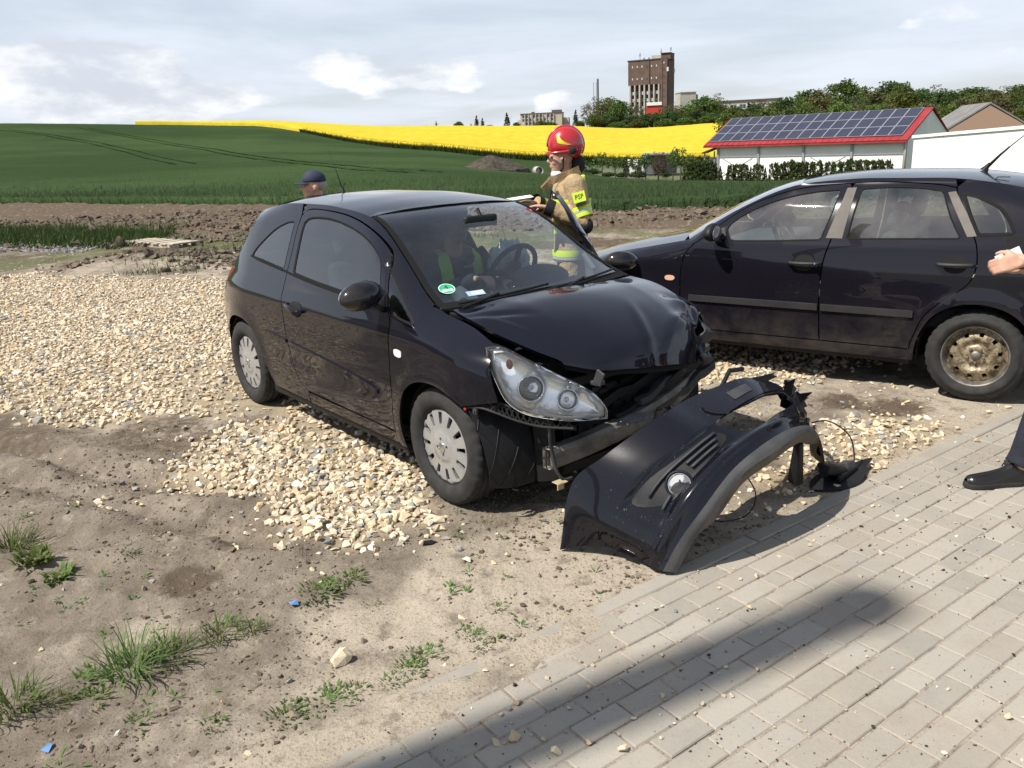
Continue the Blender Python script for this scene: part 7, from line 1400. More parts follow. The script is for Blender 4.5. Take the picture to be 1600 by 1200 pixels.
# ------------------------------------------------------------------ people
m_skin = simple('skin', (0.50, 0.29, 0.205), .55, var=.10, vscale=20); m_eye = simple('eye', (0.03, 0.02, 0.015), .2); m_navy = simple('navy cloth', (0.012, 0.014, 0.026), .85, var=.3, vscale=9, bump=.5, bscale=18, bdist=.02); m_khaki = simple('sand-coloured turnout cloth', (0.40, 0.285, 0.155), .85, var=.16, vscale=7, bump=.6, bscale=14, bdist=.03)
m_lime = simple('fluorescent lime', (0.62, 0.80, 0.05), .6); m_silver = simple('reflective tape', (0.55, 0.57, 0.56), .35, .3); m_black = simple('black fabric', (0.01, 0.01, 0.011), .85); m_hred = NT('red helmet shell'); m_hred = m_hred.bsdf((0.42, 0.012, 0.016), .25, coat=1.0, coat_rough=.05); m_leather = simple('black shoe leather', (0.012, 0.011, 0.011), .3, bump=.2, bscale=60); m_hair = simple('grey hair', (0.30, 0.28, 0.26), .7, bump=.5, bscale=120)
def fused(name, mb, mat, parent, voxel=.010, smooth=4):
    """overlapping solids grown together into one continuous skin"""
    o = mb.build(name, mat, parent, True); r = o.modifiers.new('fuse', 'REMESH'); r.mode = 'VOXEL'; r.voxel_size = voxel; r.use_smooth_shade = True; s = o.modifiers.new('smooth', 'SMOOTH'); s.iterations = smooth; s.factor = .5; return o
def add_head(m, c):
    c = Vector(c); B = lambda d, r: m.ball(c + Vector(d), r, 20, 14)
    B((-.012, 0, .03), (.100, .078, .105)); B((.02, 0, -.03), (.076, .064, .085)); B((.036, 0, -.082), (.050, .048, .040)); B((.064, 0, -.106), (.024, .028, .020))
    m.tube([c + Vector((.086, 0, .014)), c + Vector((.104, 0, -.012)), c + Vector((.116, 0, -.034))], [.010, .013, .016], 8); m.tube([c + Vector((.076, -.045, .018)), c + Vector((.090, 0, .022)), c + Vector((.076, .045, .018))], .011, 8)
    m.tube([c + Vector((.078, -.026, -.064)), c + Vector((.094, 0, -.062)), c + Vector((.078, .026, -.064))], .009, 8)
    for s in (-1, 1): B((-.012, s * .080, -.018), (.024, .012, .034)); B((.055, s * .042, -.03), (.030, .020, .026))
    m.tube([c + Vector((-.025, 0, -.05)), c + Vector((-.045, 0, -.22))], [.056, .060], 14)
def add_hand(m, w, d, n, s, curl=.5, spread=.0):
    """palm with four unequal fingers and a thumb; d along the fingers, n out of the palm, s towards the thumb"""
    w, d, n, s = Vector(w), Vector(d).normalized(), Vector(n).normalized(), Vector(s).normalized(); n = (n - d * n.dot(d)).normalized(); s = d.cross(n) * (1 if d.cross(n).dot(s) > 0 else -1)
    m.tube([w - d * .03, w + d * .02, w + d * .05, w + d * .088], [.026, .030, .037, .034], 12, True, .45) if False else None
    for k, off in enumerate((.030, .011, -.009, -.027)):
        m.tube([w + s * off * .55 - d * .01, w + s * off * .9 + d * .045, w + s * off + d * .088], [.016, .0155, .0125], 8)
        L = (.040, .046, .043, .034)[k]; p = w + s * off + d * .088; a = 0; pts = [p]; 
        for j, q in enumerate((1.0, .72, .55)):
            a += curl * (.8 if j == 0 else 1.0); p = p + (d * math.cos(a) + n * math.sin(a)) * L * q; pts.append(p)
        m.tube(pts, [.0105, .0098, .0088, .0072], 8); m.ball(pts[-1], .0072, 8, 6)
    t0 = w + s * .024 + d * .018; t1 = t0 + (s * .75 + d * .55 + n * .25).normalized() * .040; t2 = t1 + (d * .8 + s * .25 + n * (.35 + .4 * curl)).normalized() * .034; t3 = t2 + (d * .8 + n * .5).normalized() * .022; m.tube([t0, t1, t2, t3], [.017, .0135, .0115, .008], 8)
def ring_band(name, c, ry, rx, h, mat, parent, tilt=(0, 0, 0), n=40):
    m = MB(); m.lathe([(1, -h / 2), (1.01, 0), (1, h / 2)], n, Matrix.Diagonal((rx, ry, 1, 1)), 'z'); return m.build(name, mat, parent, True, loc=c, rot=tilt)
def sleeve_band(name, p0, p1, t0, t1, r, mat, parent):
    p0, p1 = Vector(p0), Vector(p1); m = MB(); m.tube([p0.lerp(p1, t0), p0.lerp(p1, (t0 + t1) / 2), p0.lerp(p1, t1)], [r, r * 1.015, r], 20, False); return m.build(name, mat, parent, True)
# --- firefighter behind the open door
ff = empty('person', (0.505, 6.62, 0), R_(183), 'firefighter in red helmet and sand-coloured jacket standing behind the open door', 'person')
b = MB(); add_head(b, (.055, 0, 1.655)); b.tube([(0, 0, 1.0), (0, 0, 1.3), (-.01, 0, 1.46)], [.14, .15, .09], 16, True, .7)
LS, LE, LW = (-.03, .185, 1.455), (-.10, .265, 1.165), (.20, .215, 1.30); RS, RE, RW = (-.01, -.185, 1.455), (.03, -.26, 1.20), (.27, -.07, 1.32)
for S_, E_, W_, q in ((LS, LE, LW, 1), (RS, RE, RW, -1)):
    b.tube([S_, E_, W_], [.05, .042, .030], 10); dd = Vector((.9, -.15 * q, .12)); add_hand(b, Vector(W_) + dd.normalized() * .02, dd, (.1, 0, -1), (.2, -q, .1), .35)
for q in (-1, 1): b.tube([(0, q * .09, 1.0), (.01, q * .11, .52), (-.02, q * .12, .08)], [.085, .06, .045], 12)
fused('body', b, m_skin, ff, .008, 2)
for s in (-1, 1): e = MB(); e.ball((.138, s * .031, 1.660), (.011, .013, .008), 10, 8); e.build('eye', m_eye, ff, True)
b = MB(); b.tube([(-.01, 0, .86), (-.01, 0, 1.0), (-.01, 0, 1.2), (-.015, 0, 1.36), (-.02, 0, 1.46), (-.03, 0, 1.535)], [.205, .20, .205, .215, .190, .105], 28, True, .76)
for S_, E_, W_ in ((LS, LE, LW), (RS, RE, RW)): b.tube([Vector(S_) + Vector((0, 0, .015)), Vector(S_).lerp(Vector(E_), .5), E_, Vector(E_).lerp(Vector(W_), .5), W_], [.092, .086, .080, .072, .058], 16); b.ball(S_, (.10, .09, .085), 14, 10)
fused('jacket', b, m_khaki, ff, .013, 3)
b = MB()
for q in (-1, 1): b.tube([(-.01, q * .085, .95), (0, q * .10, .72), (.015, q * .11, .48), (-.005, q * .115, .12)], [.115, .105, .09, .10], 18)
fused('trousers', b, m_khaki, ff, .014, 3)
for q in (-1, 1): b = MB(); b.box((.03, q * .115, .06), (.30, .11, .12)); b.build('boot', m_leather, ff, bevel=.04, seg=3); ring_band('reflective_stripe', (-.003, q * .112, .30), .104, .104, .06, m_lime, ff)
ring_band('reflective_stripe', (-.013, 0, 1.335), .232, .182, .030, m_lime, ff); ring_band('reflective_stripe', (-.013, 0, 1.305), .231, .181, .030, m_silver, ff); ring_band('reflective_stripe', (-.013, 0, 1.275), .230, .180, .030, m_lime, ff); ring_band('reflective_stripe', (-.01, 0, .935), .210, .162, .05, m_lime, ff); ring_band('reflective_stripe', (-.01, 0, .90), .208, .160, .03, m_silver, ff)
for S_, E_ in ((LS, LE), (RS, RE)): sleeve_band('reflective_stripe', S_, E_, .58, .68, .0915, m_lime, ff); sleeve_band('reflective_stripe', S_, E_, .68, .74, .091, m_silver, ff); sleeve_band('reflective_stripe', S_, E_, .74, .84, .0905, m_lime, ff)
for S_, E_, W_ in ((LS, LE, LW),): e = MB(); e.ball(Vector(E_) + Vector((-.012, .012, -.012)), (.060, .066, .062), 16, 12); e.build('elbow_pad', m_black, ff, True)
for W_, E_ in ((LW, LE), (RW, RE)): sleeve_band('cuff', E_, W_, .86, 1.06, .066, m_black, ff)
e = MB(); e.box((-.115, .12, 1.475), (.035, .05, .10)); e.build('shoulder_flash', m_lime, ff, rot=(.0, .0, .0), bevel=.012)
# collar standing open at the front
loft('collar', [[(.20, .02, 1.415), (.12, .11, 1.47), (-.02, .125, 1.50), (-.10, .06, 1.53), (-.115, 0, 1.54)], [(.235, .03, 1.44), (.13, .125, 1.525), (-.02, .125, 1.575), (-.10, .065, 1.60), (-.115, 0, 1.61)]], m_khaki, ff, 20, 4, ctr=(0, 0, 1.5)); loft('collar', [[(.20, -.02, 1.415), (.12, -.11, 1.47), (-.02, -.125, 1.50), (-.10, -.06, 1.53), (-.115, 0, 1.54)], [(.235, -.03, 1.44), (.13, -.125, 1.525), (-.02, -.125, 1.575), (-.10, -.065, 1.60), (-.115, 0, 1.61)]], m_khaki, ff, 20, 4, ctr=(0, 0, 1.5))
e = MB(); e.ball((.090, 0, 1.535), (.058, .055, .036), 18, 12); e.build('face_mask', m_paper, ff, True)
def helm(p): z = p.z; k = 1 + .22 * max(0, -z - .05) * max(0, p.x); return Vector((p.x * k, p.y * (1 + .05 * max(0, -z)), max(z, -.30 - .80 * max(0, -p.x + .1))))
e = MB(); e.ball((.012, 0, 1.748), (.155, .122, .138), 36, 24, helm); e.build('helmet', m_hred, ff, True)
e = MB(); e.lathe([(1.0, 0), (1.09, -.008), (1.085, -.018), (.98, -.012)], 40, Matrix.Translation((.030, 0, 1.712)) @ Matrix.Rotation(.08, 4, 'Y') @ Matrix.Diagonal((.155, .120, 1, 1)), 'z'); e.build('helmet_brim', m_hred, ff, True)
e = MB(); e.tube([(.012 + .156 * math.cos(a_), 0, 1.748 + .139 * math.sin(a_)) for a_ in np.linspace(-.05, math.pi + .5, 22)], .010, 8); e.build('helmet_ridge', m_hred, ff, True)
for q in (-1, 1):
    e = MB(); e.ball((-.03, q * .128, 1.705), (.034, .014, .028), 12, 8); e.build('helmet_hinge', m_black, ff, True); 
    loft('helmet_decal', [[(.095, q * .080, 1.828), (.085, q * .084, 1.830)], [(.098, q * .103, 1.785), (.062, q * .112, 1.790)], [(.085, q * .112, 1.762), (.020, q * .1235, 1.765)], [(.010, q * .1245, 1.752), (-.02, q * .1245, 1.752)]], m_lime if False else simple('yellow decal', (.80, .62, .03), .5), ff, 6, 10, ctr=(0, 0, 1.73))
e = MB(); e.ball((-.092, 0, 1.600), (.060, .085, .072), 18, 12); e.build('neck_guard', m_black, ff, True)
e = MB(); e.tube([(.045, .105, 1.66), (.05, .082, 1.58), (.075, .02, 1.545)], .007, 6); e.build('chin_strap', m_black, ff)
e = MB(); e.box((0, 0, 0), (.105, .003, .078)); pz_ = e.build('arm_patch', m_lime, ff, loc=(-.048, .322, 1.372), rot=(.26, .20, .0)); decal_text('patch_letters', 'PSP', .05, m_black, pz_, (0, .003, 0), (math.pi / 2, 0, math.pi), .0006)
e = MB(); e.box((0, 0, 0), (.088, .003, .022)); e.build('arm_strap', m_black, ff, loc=(-.062, .335, 1.318), rot=(.26, .20, .0))
e = MB(); e.box((0, 0, 0), (.004, .07, .06)); np_ = e.build('name_tape', m_black, ff, loc=(.130, .115, 1.385), rot=(0, -.1, .75)); e = MB(); e.box((.003, 0, .0), (.001, .035, .012)); e.build('name_print', m_paper, np_)
e = MB(); e.tube([(.155, .06, 1.42), (.168, .05, 1.33), (.165, .05, 1.24)], .008, 6); e.build('radio_cord', m_black, ff)
e = MB(); e.box((.14, .18, 1.15), (.03, .05, .12)); e.build('flashlight_pouch', m_lime, ff, bevel=.008)
ff.scale = (.90, .90, 1)
# sheet of paper in his hands
pp = MB(); pp.box((0, 0, 0), (.20, .15, .002)); o = pp.build('paper_sheet', m_paper, None, loc=(0.505 - .385, 6.62 - .06, 1.37), rot=(.05, -.10, .15)); tag(o, 'sheet of white paper held by the firefighter over the car roof', 'paper')
# --- man in a navy cap behind the tail of the hatchback
def stander(loc, rz, label, H, cap, cloth, hairm):
    p = empty('person', loc, rz, label, 'person'); k = H / 1.75; S = lambda *v: tuple(x * k for x in v); b = MB(); add_head(b, S(.03, 0, 1.60)); b.tube([S(0, 0, .95), S(0, 0, 1.25), S(-.01, 0, 1.42)], [.13, .14, .08], 16, True, .7)
    for q in (-1, 1):
        b.tube([S(0, q * .18, 1.40), S(-.02, q * .24, 1.10), S(.08, q * .23, .86)], [.048, .040, .028], 10); add_hand(b, S(.085, q * .23, .85), (.2, 0, -1), (0, -q, 0), (1, 0, 0), .4); b.tube([S(0, q * .09, .95), S(.01, q * .10, .5), S(-.02, q * .11, .08)], [.08, .055, .042], 12)
    fused('body', b, m_skin, p, .009, 2)
    for s in (-1, 1): e = MB(); e.ball(S(.112, s * .031, 1.605), (.011, .013, .008), 10, 8); e.build('eye', m_eye, p, True)
    b = MB(); b.tube([S(0, 0, .80), S(0, 0, 1.0), S(-.01, 0, 1.25), S(-.015, 0, 1.38), S(-.02, 0, 1.465)], [.185, .175, .195, .175, .085], 26, True, .72)
    for q in (-1, 1): b.tube([S(-.01, q * .18, 1.41), S(-.02, q * .245, 1.10), S(.075, q * .235, .885)], [.078, .066, .050], 14)
    fused('jacket', b, cloth, p, .014, 3); b = MB()
    for q in (-1, 1): b.tube([S(0, q * .085, .92), S(.01, q * .10, .5), S(0, q * .11, .06)], [.10, .08, .075], 16)
    fused('trousers', b, cloth, p, .014, 3)
    for q in (-1, 1): e = MB(); e.box(S(.04, q * .11, .045), (.28, .10, .09)); e.build('shoe', m_leather, p, bevel=.035, seg=3)
    e = MB(); e.ball(S(.008, 0, 1.652), (.112, .090, .095), 26, 18, lambda v: Vector((v.x, v.y, max(v.z, -.15)))); e.build('cap', cap, p, True); e = MB(); e.ball(S(.125, 0, 1.628), (.085, .078, .012), 22, 10, lambda v: Vector((v.x, v.y, v.z - .9 * v.y * v.y))); e.build('cap_visor', cap, p, True)
    e = MB(); e.ball(S(-.028, 0, 1.605), (.088, .084, .062), 18, 12); e.build('hair', hairm, p, True); return p
m_capn = simple('dark blue cap cloth', (0.018, 0.024, 0.055), .8, bump=.3, bscale=90)
stander((-1.78, 8.1, 0), R_(205), 'man in a dark blue cap standing behind the tail of the crashed car', 1.61, m_capn, m_navy, m_hair)
# --- officer in the driver's seat, leaning towards the middle
po = empty('person', corsa.matrix_basis @ Vector((0, -.12, 0)), corsa.rotation_euler.z, "officer in a green hi-vis vest sitting in the driver's seat of the crashed car", 'person')
PO = -.11; b = MB(); add_head(b, (-1.06, .215, 1.315)); b.tube([(-1.28, .32, .62), (-1.22, .28, .9), (-1.15, .24, 1.10)], [.14, .15, .09], 16, True, .8)
for q, H_ in ((-1, (-.78, .16, .98)), (1, (-.82, .42, .92))):
    sh_ = Vector((-1.15, .235 + q * .185, 1.085)); el = Vector((-1.0, .25 + q * .26, .88)); b.tube([sh_, el, H_], [.05, .042, .03], 10); add_hand(b, H_, (1, 0, .2), (0, 0, -1), (0, -q, 0), .7)
for q in (-1, 1): b.tube([(-1.25, .34 + q * .09, .62), (-.85, .36 + q * .12, .66), (-.60, .36 + q * .12, .34)], [.085, .065, .045], 12)
fused('body', b, m_skin, po, .009, 2)
b = MB(); b.tube([(-1.29, .33, .58), (-1.24, .30, .80), (-1.19, .26, .98), (-1.155, .24, 1.09), (-1.13, .23, 1.155)], [.19, .185, .205, .18, .085], 24, True, .74)
for q, H_ in ((-1, (-.80, .165, .975)), (1, (-.84, .415, .915))): b.tube([(-1.15, .235 + q * .18, 1.09), (-1.0, .25 + q * .26, .88), H_], [.080, .068, .052], 14)
fused('uniform_jacket', b, m_navy, po, .014, 3); b = MB()
for q in (-1, 1): b.tube([(-1.25, .34 + q * .09, .60), (-.85, .36 + q * .12, .66), (-.60, .36 + q * .12, .30)], [.11, .085, .07], 14)
fused('trousers', b, m_navy, po, .016, 3)
for q in (-1, 1):
    rows = [[(-1.155, .235 + q * .055, 1.145), (-1.15, .235 + q * .13, 1.145)], [(-1.075, .235 + q * .075, 1.105), (-1.07, .235 + q * .165, 1.095)], [(-1.035, .245 + q * .085, .985), (-1.045, .25 + q * .185, .985)], [(-1.055, .262 + q * .085, .86), (-1.075, .262 + q * .185, .86)], [(-1.095, .285 + q * .085, .74), (-1.12, .285 + q * .18, .74)]]
    v_ = loft('vest_front', rows, simple('fluorescent vest', (.33, .62, .05), .7), po, 6, 20, ctr=(-1.2, .26, .9), flange=.006)
    rows2 = [[tuple(Vector(a_).lerp(Vector(c_), f_) + Vector((.004, 0, 0))) for a_, c_ in zip(rows[2], rows[3])] for f_ in (.05, .55)]; loft('vest_band', rows2, m_lime, po, 6, 4, ctr=(-1.2, .26, .9))
decal_text('vest_letters', 'POLICJA', .034, m_black, po, (-1.034, .385, .955), (math.pi / 2, 0, math.pi / 2), .0006); decal_text('chest_letters', 'POLICJA', .026, m_winl, po, (-1.012, .275, 1.03), (math.pi / 2, -.1, math.pi / 2), .0006)
e = MB(); e.ball((-1.082, .215, 1.372), (.112, .09, .085), 26, 18, lambda v: Vector((v.x, v.y, max(v.z, -.15)))); e.build('cap', m_navy, po, True); e = MB(); e.ball((-.965, .215, 1.352), (.08, .078, .012), 22, 10, lambda v: Vector((v.x, v.y, v.z - .9 * v.y * v.y))); e.build('cap_visor', m_navy, po, True)
# --- officer at the right edge with a clipboard
of = empty('person', (2.80, 3.98, 0), R_(176), 'officer at the right edge, only forearm with watch, trouser leg and shoe in view', 'person')
b = MB(); add_head(b, (.03, 0, 1.60)); b.tube([(0, 0, .95), (0, 0, 1.25), (-.01, 0, 1.42)], [.13, .14, .08], 16, True, .7)
WR = Vector((.385, .155, 1.155)); EL = Vector((.12, .235, 1.165)); b.tube([(0, .18, 1.40), EL, EL.lerp(WR, .45), WR], [.050, .046, .043, .030], 12); add_hand(b, WR, (.95, -.10, -.22), (.15, -.85, -.35), (.1, -.3, .9), .95)
WR2 = Vector((.20, -.16, 1.06)); b.tube([(0, -.18, 1.40), (-.03, -.25, 1.12), WR2], [.05, .042, .03], 10); add_hand(b, WR2, (1, .2, 0), (0, 0, 1), (0, 1, 0), .4)
b.tube([(0, .09, .95), (.12, .10, .5), (.235, .105, .09)], [.08, .055, .042], 12); b.tube([(0, -.09, .95), (-.05, -.10, .5), (-.10, -.11, .08)], [.08, .055, .042], 12); fused('body', b, m_skin, of, .007, 2)
for s in (-1, 1): e = MB(); e.ball((.112, s * .031, 1.605), (.011, .013, .008), 10, 8); e.build('eye', m_eye, of, True)
b = MB(); b.tube([(0, 0, .86), (0, 0, 1.0), (-.01, 0, 1.25), (-.015, 0, 1.38), (-.02, 0, 1.465)], [.165, .165, .185, .17, .08], 26, True, .68)
for q, E_ in ((1, EL), (-1, Vector((-.03, -.25, 1.12)))): s0 = Vector((-.01, q * .18, 1.41)); b.tube([s0, s0.lerp(E_, .5), s0.lerp(E_, .72)], [.078, .07, .066], 14)
fused('uniform_shirt', b, m_navy, of, .014, 3); b = MB(); b.tube([(0, .085, .93), (.12, .10, .52), (.205, .105, .16), (.222, .105, .105)], [.10, .085, .078, .080], 18); b.tube([(0, -.085, .93), (-.05, -.10, .5), (-.10, -.11, .08)], [.10, .085, .08], 18); fused('trousers', b, m_navy, of, .010, 3)
def shoe(parent, x, y, ang):
    r = bpy.data.objects.new('shoe', None); COL.objects.link(r); r.parent = parent; r.location = (x, y, 0); r.rotation_euler = (0, 0, ang); r.empty_display_size = .05
    secs = []
    for (px_, w, h, z0) in ((-.075, .030, .075, .022), (-.06, .037, .10, .02), (0, .041, .105, .02), (.06, .040, .078, .02), (.12, .046, .060, .02), (.18, .048, .048, .022), (.225, .040, .038, .025), (.248, .018, .018, .03)): secs.append([(px_, math.cos(a) * w, z0 + max(0, math.sin(a)) * h) for a in np.linspace(math.pi, 0, 9)])
    loft('shoe_upper', secs, m_leather, r, 16, 30, ctr=(.08, 0, .03)); out = [(-.082, 0), (-.075, .034), (0, .044), (.06, .042), (.12, .049), (.18, .051), (.23, .042), (.255, .015), (.255, -.015), (.23, -.042), (.18, -.051), (.12, -.049), (.06, -.042), (0, -.044), (-.075, -.034)]; e = MB(); e.prism(out, .001, .026); e.build('shoe_sole', m_rub, r, bevel=.004)
    for k in range(5): e = MB(); x_ = .035 + .022 * k; z_ = .098 - .013 * k; e.tube([(x_, -.022, z_ - .004), (x_ + .006, 0, z_ + .008), (x_, .022, z_ - .004)], .0032, 6); e.build('lace', m_black, r)
    e = MB(); e.tube([(.03, .0, .108), (.02, .025, .115), (.0, .04, .09)], .003, 6); e.tube([(.03, 0, .108), (.045, -.025, .11), (.04, -.045, .085)], .003, 6); e.build('lace_bow', m_black, r); return r
shoe(of, .255, .105, .10); shoe(of, -.08, -.11, -.15)
e = MB(); e.ball((.008, 0, 1.652), (.112, .090, .095), 26, 18, lambda v: Vector((v.x, v.y, max(v.z, -.15)))); e.build('cap', simple('grey cap cloth', (.22, .22, .24), .8), of, True); e = MB(); e.ball((.135, 0, 1.628), (.095, .085, .014), 22, 10, lambda v: Vector((v.x, v.y, v.z - .9 * v.y * v.y))); e.build('cap_visor', simple('grey visor', (.22, .22, .24), .8), of, True)
# wrist watch
wt = bpy.data.objects.new('wrist_watch', None); COL.objects.link(wt); wt.parent = of; wt.location = WR - (WR - EL).normalized() * .035; wt.rotation_euler = (WR - EL).to_track_quat('Z', 'Y').to_euler(); wt.empty_display_size = .03
e = MB(); e.lathe([(.0335, -.011), (.0355, 0), (.0335, .011)], 28, None, 'z'); e.build('watch_strap', m_black, wt, True)
_wf = wt.rotation_euler.to_matrix().inverted() @ Vector((0, .95, .30)); _wf.z = 0; _wf.normalize(); M_ = _wf.to_track_quat('Z', 'Y').to_matrix().to_4x4(); M_.translation = _wf * .034
e = MB(); e.lathe([(.021, 0), (.022, .006), (.019, .010), (.001, .010)], 26, M_, 'z'); e.build('watch_case', m_plas, wt, True)
# clipboard and sheet in his hand
cl = empty('clipboard', tuple(at(1618, 384, 4.66)), R_(176), 'black clipboard with white sheets in the hand of the officer at the right', 'clipboard'); Mc = Euler((R_(-70), R_(5), R_(8))).to_matrix().to_4x4()
e = MB(); e.box((0, .02, 0), (.29, .16, .006)); o = e.build('board', m_black, cl, bevel=.002); o.matrix_local = Mc; e = MB(); e.box((.145, -.005, .007), (.13, .05, .003)); o = e.build('sheets', m_paper, cl); o.matrix_local = Mc @ Matrix.Rotation(.25, 4, 'Z')
# ------------------------------------------------------------------ weeds, stray stones and litter in the foreground
def tuft_mesh(name, seed, n, h, spread, w, broad=False):
    g = random.Random(seed); V = []; F = []
    for i in range(n):
        a = g.uniform(0, 6.283); r0 = spread * g.random() ** .7 * .6; L = h * g.uniform(.45, 1.15); lean = g.uniform(.5, 1.9) if not broad else g.uniform(.7, 1.45); ww = w * g.uniform(.6, 1.3); az_ = a + g.gauss(0, .5); d = Vector((math.cos(az_), math.sin(az_), 0)); s = Vector((-d.y, d.x, 0)); p = Vector((math.cos(a) * r0, math.sin(a) * r0, -.008)); b = len(V); k = 4; ang = math.pi / 2 - lean * .25
        for j in range(k + 1):
            f = j / k; wd = ww * ((1 - f) ** .6 if not broad else max(.05, math.sin(math.pi * (.12 + .86 * f)))); V += [p - s * wd, p + s * wd + Vector((0, 0, wd * .25))]; ang -= lean / k * (.6 + f); p = p + (d * math.cos(ang) + Vector((0, 0, 1)) * math.sin(ang)) * L / k
        F += [(b + 2 * j, b + 2 * j + 1, b + 2 * j + 3, b + 2 * j + 2) for j in range(k)]
    return new_mesh(name, V, F)
m_grass = leaf_mat('fresh grass', (0.075, 0.125, 0.030), (0.16, 0.215, 0.065), .6, .35); m_weed = leaf_mat('weed leaves', (0.075, 0.125, 0.028), (0.15, 0.215, 0.058), .6, .35)
TUFTS = [('grass_tuft', tuft_mesh('grass_tuft', 1, 130, .15, .13, .0028), m_grass), ('grass_tuft', tuft_mesh('grass_tuft', 2, 120, .09, .12, .0024), m_grass), ('leafy_weed', tuft_mesh('leafy_weed', 3, 120, .034, .15, .0042, True), m_weed), ('leafy_weed', tuft_mesh('leafy_weed', 4, 60, .030, .09, .0036, True), m_weed), ('leafy_weed', tuft_mesh('leafy_weed', 5, 70, .06, .10, .0075, True), m_weed)]
for n_, me, mt in TUFTS: me.materials.append(mt)
_tl = [(-2.50, 3.72, 0, 1.2, 'tall grass tuft at the left edge of the picture, highest of the weeds'), (-2.26, 3.50, 4, 1.3, 'broad-leaved weed just below the tall tuft at the left edge'), (-2.08, 3.37, 4, 1.0, 'smaller broad-leaved weed right of the one at the left edge'), (-1.81, 3.52, 3, .9, 'small lone weed right of the weeds at the left edge'), (-.84, 3.09, 2, 1.1, 'weed patch in the middle of the soil, lower part'), (-.74, 3.20, 2, .85, 'weed patch in the middle of the soil, upper part'), (-.80, 3.15, 3, 1.1, 'weed in the middle of the soil between two patches'), (-1.44, 2.66, 0, 1.25, 'largest grass tuft, with long drooping blades'), (-1.33, 2.74, 1, 1.25, 'dense grass tuft behind the largest one'), (-1.18, 2.84, 1, 1.0, 'low grass tuft right of the largest one'), (-1.06, 2.86, 1, .7, 'last small grass tuft right of the largest one'), (-1.60, 2.60, 2, 1.0, 'leafy weed left of the largest grass tuft'), (-1.52, 2.48, 3, 1.3, 'leafy weed below the largest grass tuft'), (-1.76, 2.44, 1, 1.3, 'grass tuft at the lower left edge'), (-1.64, 2.46, 1, .8, 'small grass tuft beside the one at the lower left edge'), (-.41, 2.57, 2, .75, 'weed right of the pale limestone lump'), (-.37, 2.65, 2, .8, 'weed patch above the one right of the limestone lump'), (-.46, 2.50, 3, .9, 'small weed below the one right of the limestone lump'), (-.68, 2.41, 2, 1.0, 'leafy weed below the pale limestone lump'), (-.80, 2.35, 2, .8, 'leafy weed left of the one below the limestone lump'), (-.58, 2.45, 3, .9, 'small weed right of the one below the limestone lump'), (-.20, 2.77, 2, .6, 'weed near the paving, upper one of two'), (-.16, 2.69, 3, .8, 'weed near the paving, lower one of two'), (-1.30, 2.33, 3, 1.1, 'weed near the bottom edge, left part'), (-1.02, 2.30, 3, .8, 'tiny weed near the bottom edge, middle'), (-.62, 3.02, 3, .7, 'tiny weed between the middle patch and the bumper'), (-.10, 2.95, 3, .7, 'tiny weed halfway between the middle patch and the paving')]
for i, (x, y, k, s, lab) in enumerate(_tl):
    o = obj(TUFTS[k][0], TUFTS[k][1], None, None, loc=(x, y, gz(x, y)), rot=(0, 0, i * 1.7)); o.scale = (s, s, s); tag(o, lab, 'grass' if 'grass' in TUFTS[k][0] else 'weed', 'weeds on the bare soil')
# seedlings too many to count
g = np.random.default_rng(91); V = []; F = []
for i in range(260):
    x, y = g.uniform(-2.8, .4), g.uniform(1.9, 4.1); s_, t_ = pst(x, y)
    if s_ > -.05 or inpoly(np.array([x]), np.array([y]), G_LOW)[0] or vnoise(np.array([x * 1.6]), np.array([y * 1.6]), 92)[0] < .48: continue
    z = gz(x, y)
    for j in range(int(g.integers(4, 9))):
        a = g.uniform(0, 6.283); L = g.uniform(.012, .04); d = np.array([math.cos(a), math.sin(a), 0]); q = np.array([-d[1], d[0], 0]); p = np.array([x, y, z - .003]) + d * .004; b = len(V); h_ = g.uniform(.3, 1.2); V += [p, p + d * L * .5 + q * L * .14 + [0, 0, L * h_ * .6], p + d * L + [0, 0, L * h_ * .7], p + d * L * .5 - q * L * .14 + [0, 0, L * h_ * .6]]; F.append((b, b + 1, b + 2, b + 3))
o = obj('seedlings', new_mesh('seedlings', np.array(V), np.array(F)), m_weed); tag(o, 'tiny green seedlings scattered over the bare soil', 'weed', kind='stuff')
# rough grass beyond the gravel on the left
n = 15000; A = g.uniform(-17, -7.9, n); B = 19.6 - .52 * (A + 9) + g.normal(0, 1.0, n); k = (B > 17.6 - .3 * (A + 9)) & (B < 24); A, B = A[k], B[k]
def grass_blades(name, A, B, h, w, mat, seed):
    g = np.random.default_rng(seed); n = len(A); Z = gzv(A, B); a = g.uniform(0, math.pi, n); hh = h * g.uniform(.5, 1.3, n); ww = w * g.uniform(.6, 1.4, n); V = np.zeros((n, 3, 3)); V[:, 0] = np.stack([A - np.cos(a) * ww, B - np.sin(a) * ww, Z - .02], -1); V[:, 1] = np.stack([A + np.cos(a) * ww, B + np.sin(a) * ww, Z - .02], -1); V[:, 2] = np.stack([A + g.normal(0, .35, n) * hh, B + g.normal(0, .35, n) * hh, Z + hh], -1)
    return obj(name, new_mesh(name, V.reshape(-1, 3), np.arange(3 * n).reshape(n, 3)), mat)
m_rough = leaf_mat('rough grass', (0.024, 0.050, 0.010), (0.065, 0.105, 0.022))
o = grass_blades('rough_grass', A, B, .20, .012, m_rough, 93); tag(o, 'patch of rough dark grass at the left beyond the gravel', 'grass', kind='stuff')
n = 9000; A = g.uniform(-8, 0, n); B = g.uniform(13.0, 19.5, n); k = (vnoise(A * .9, B * .9, 94) > g.uniform(.45, .95, n)) & (B > 12.4 - .35 * (A + 4)); A, B = A[k], B[k]
o = grass_blades('sparse_grass', A, B, .11, .008, m_rough, 95); tag(o, 'sparse short grass on the soil behind the gravel', 'grass', kind='stuff')
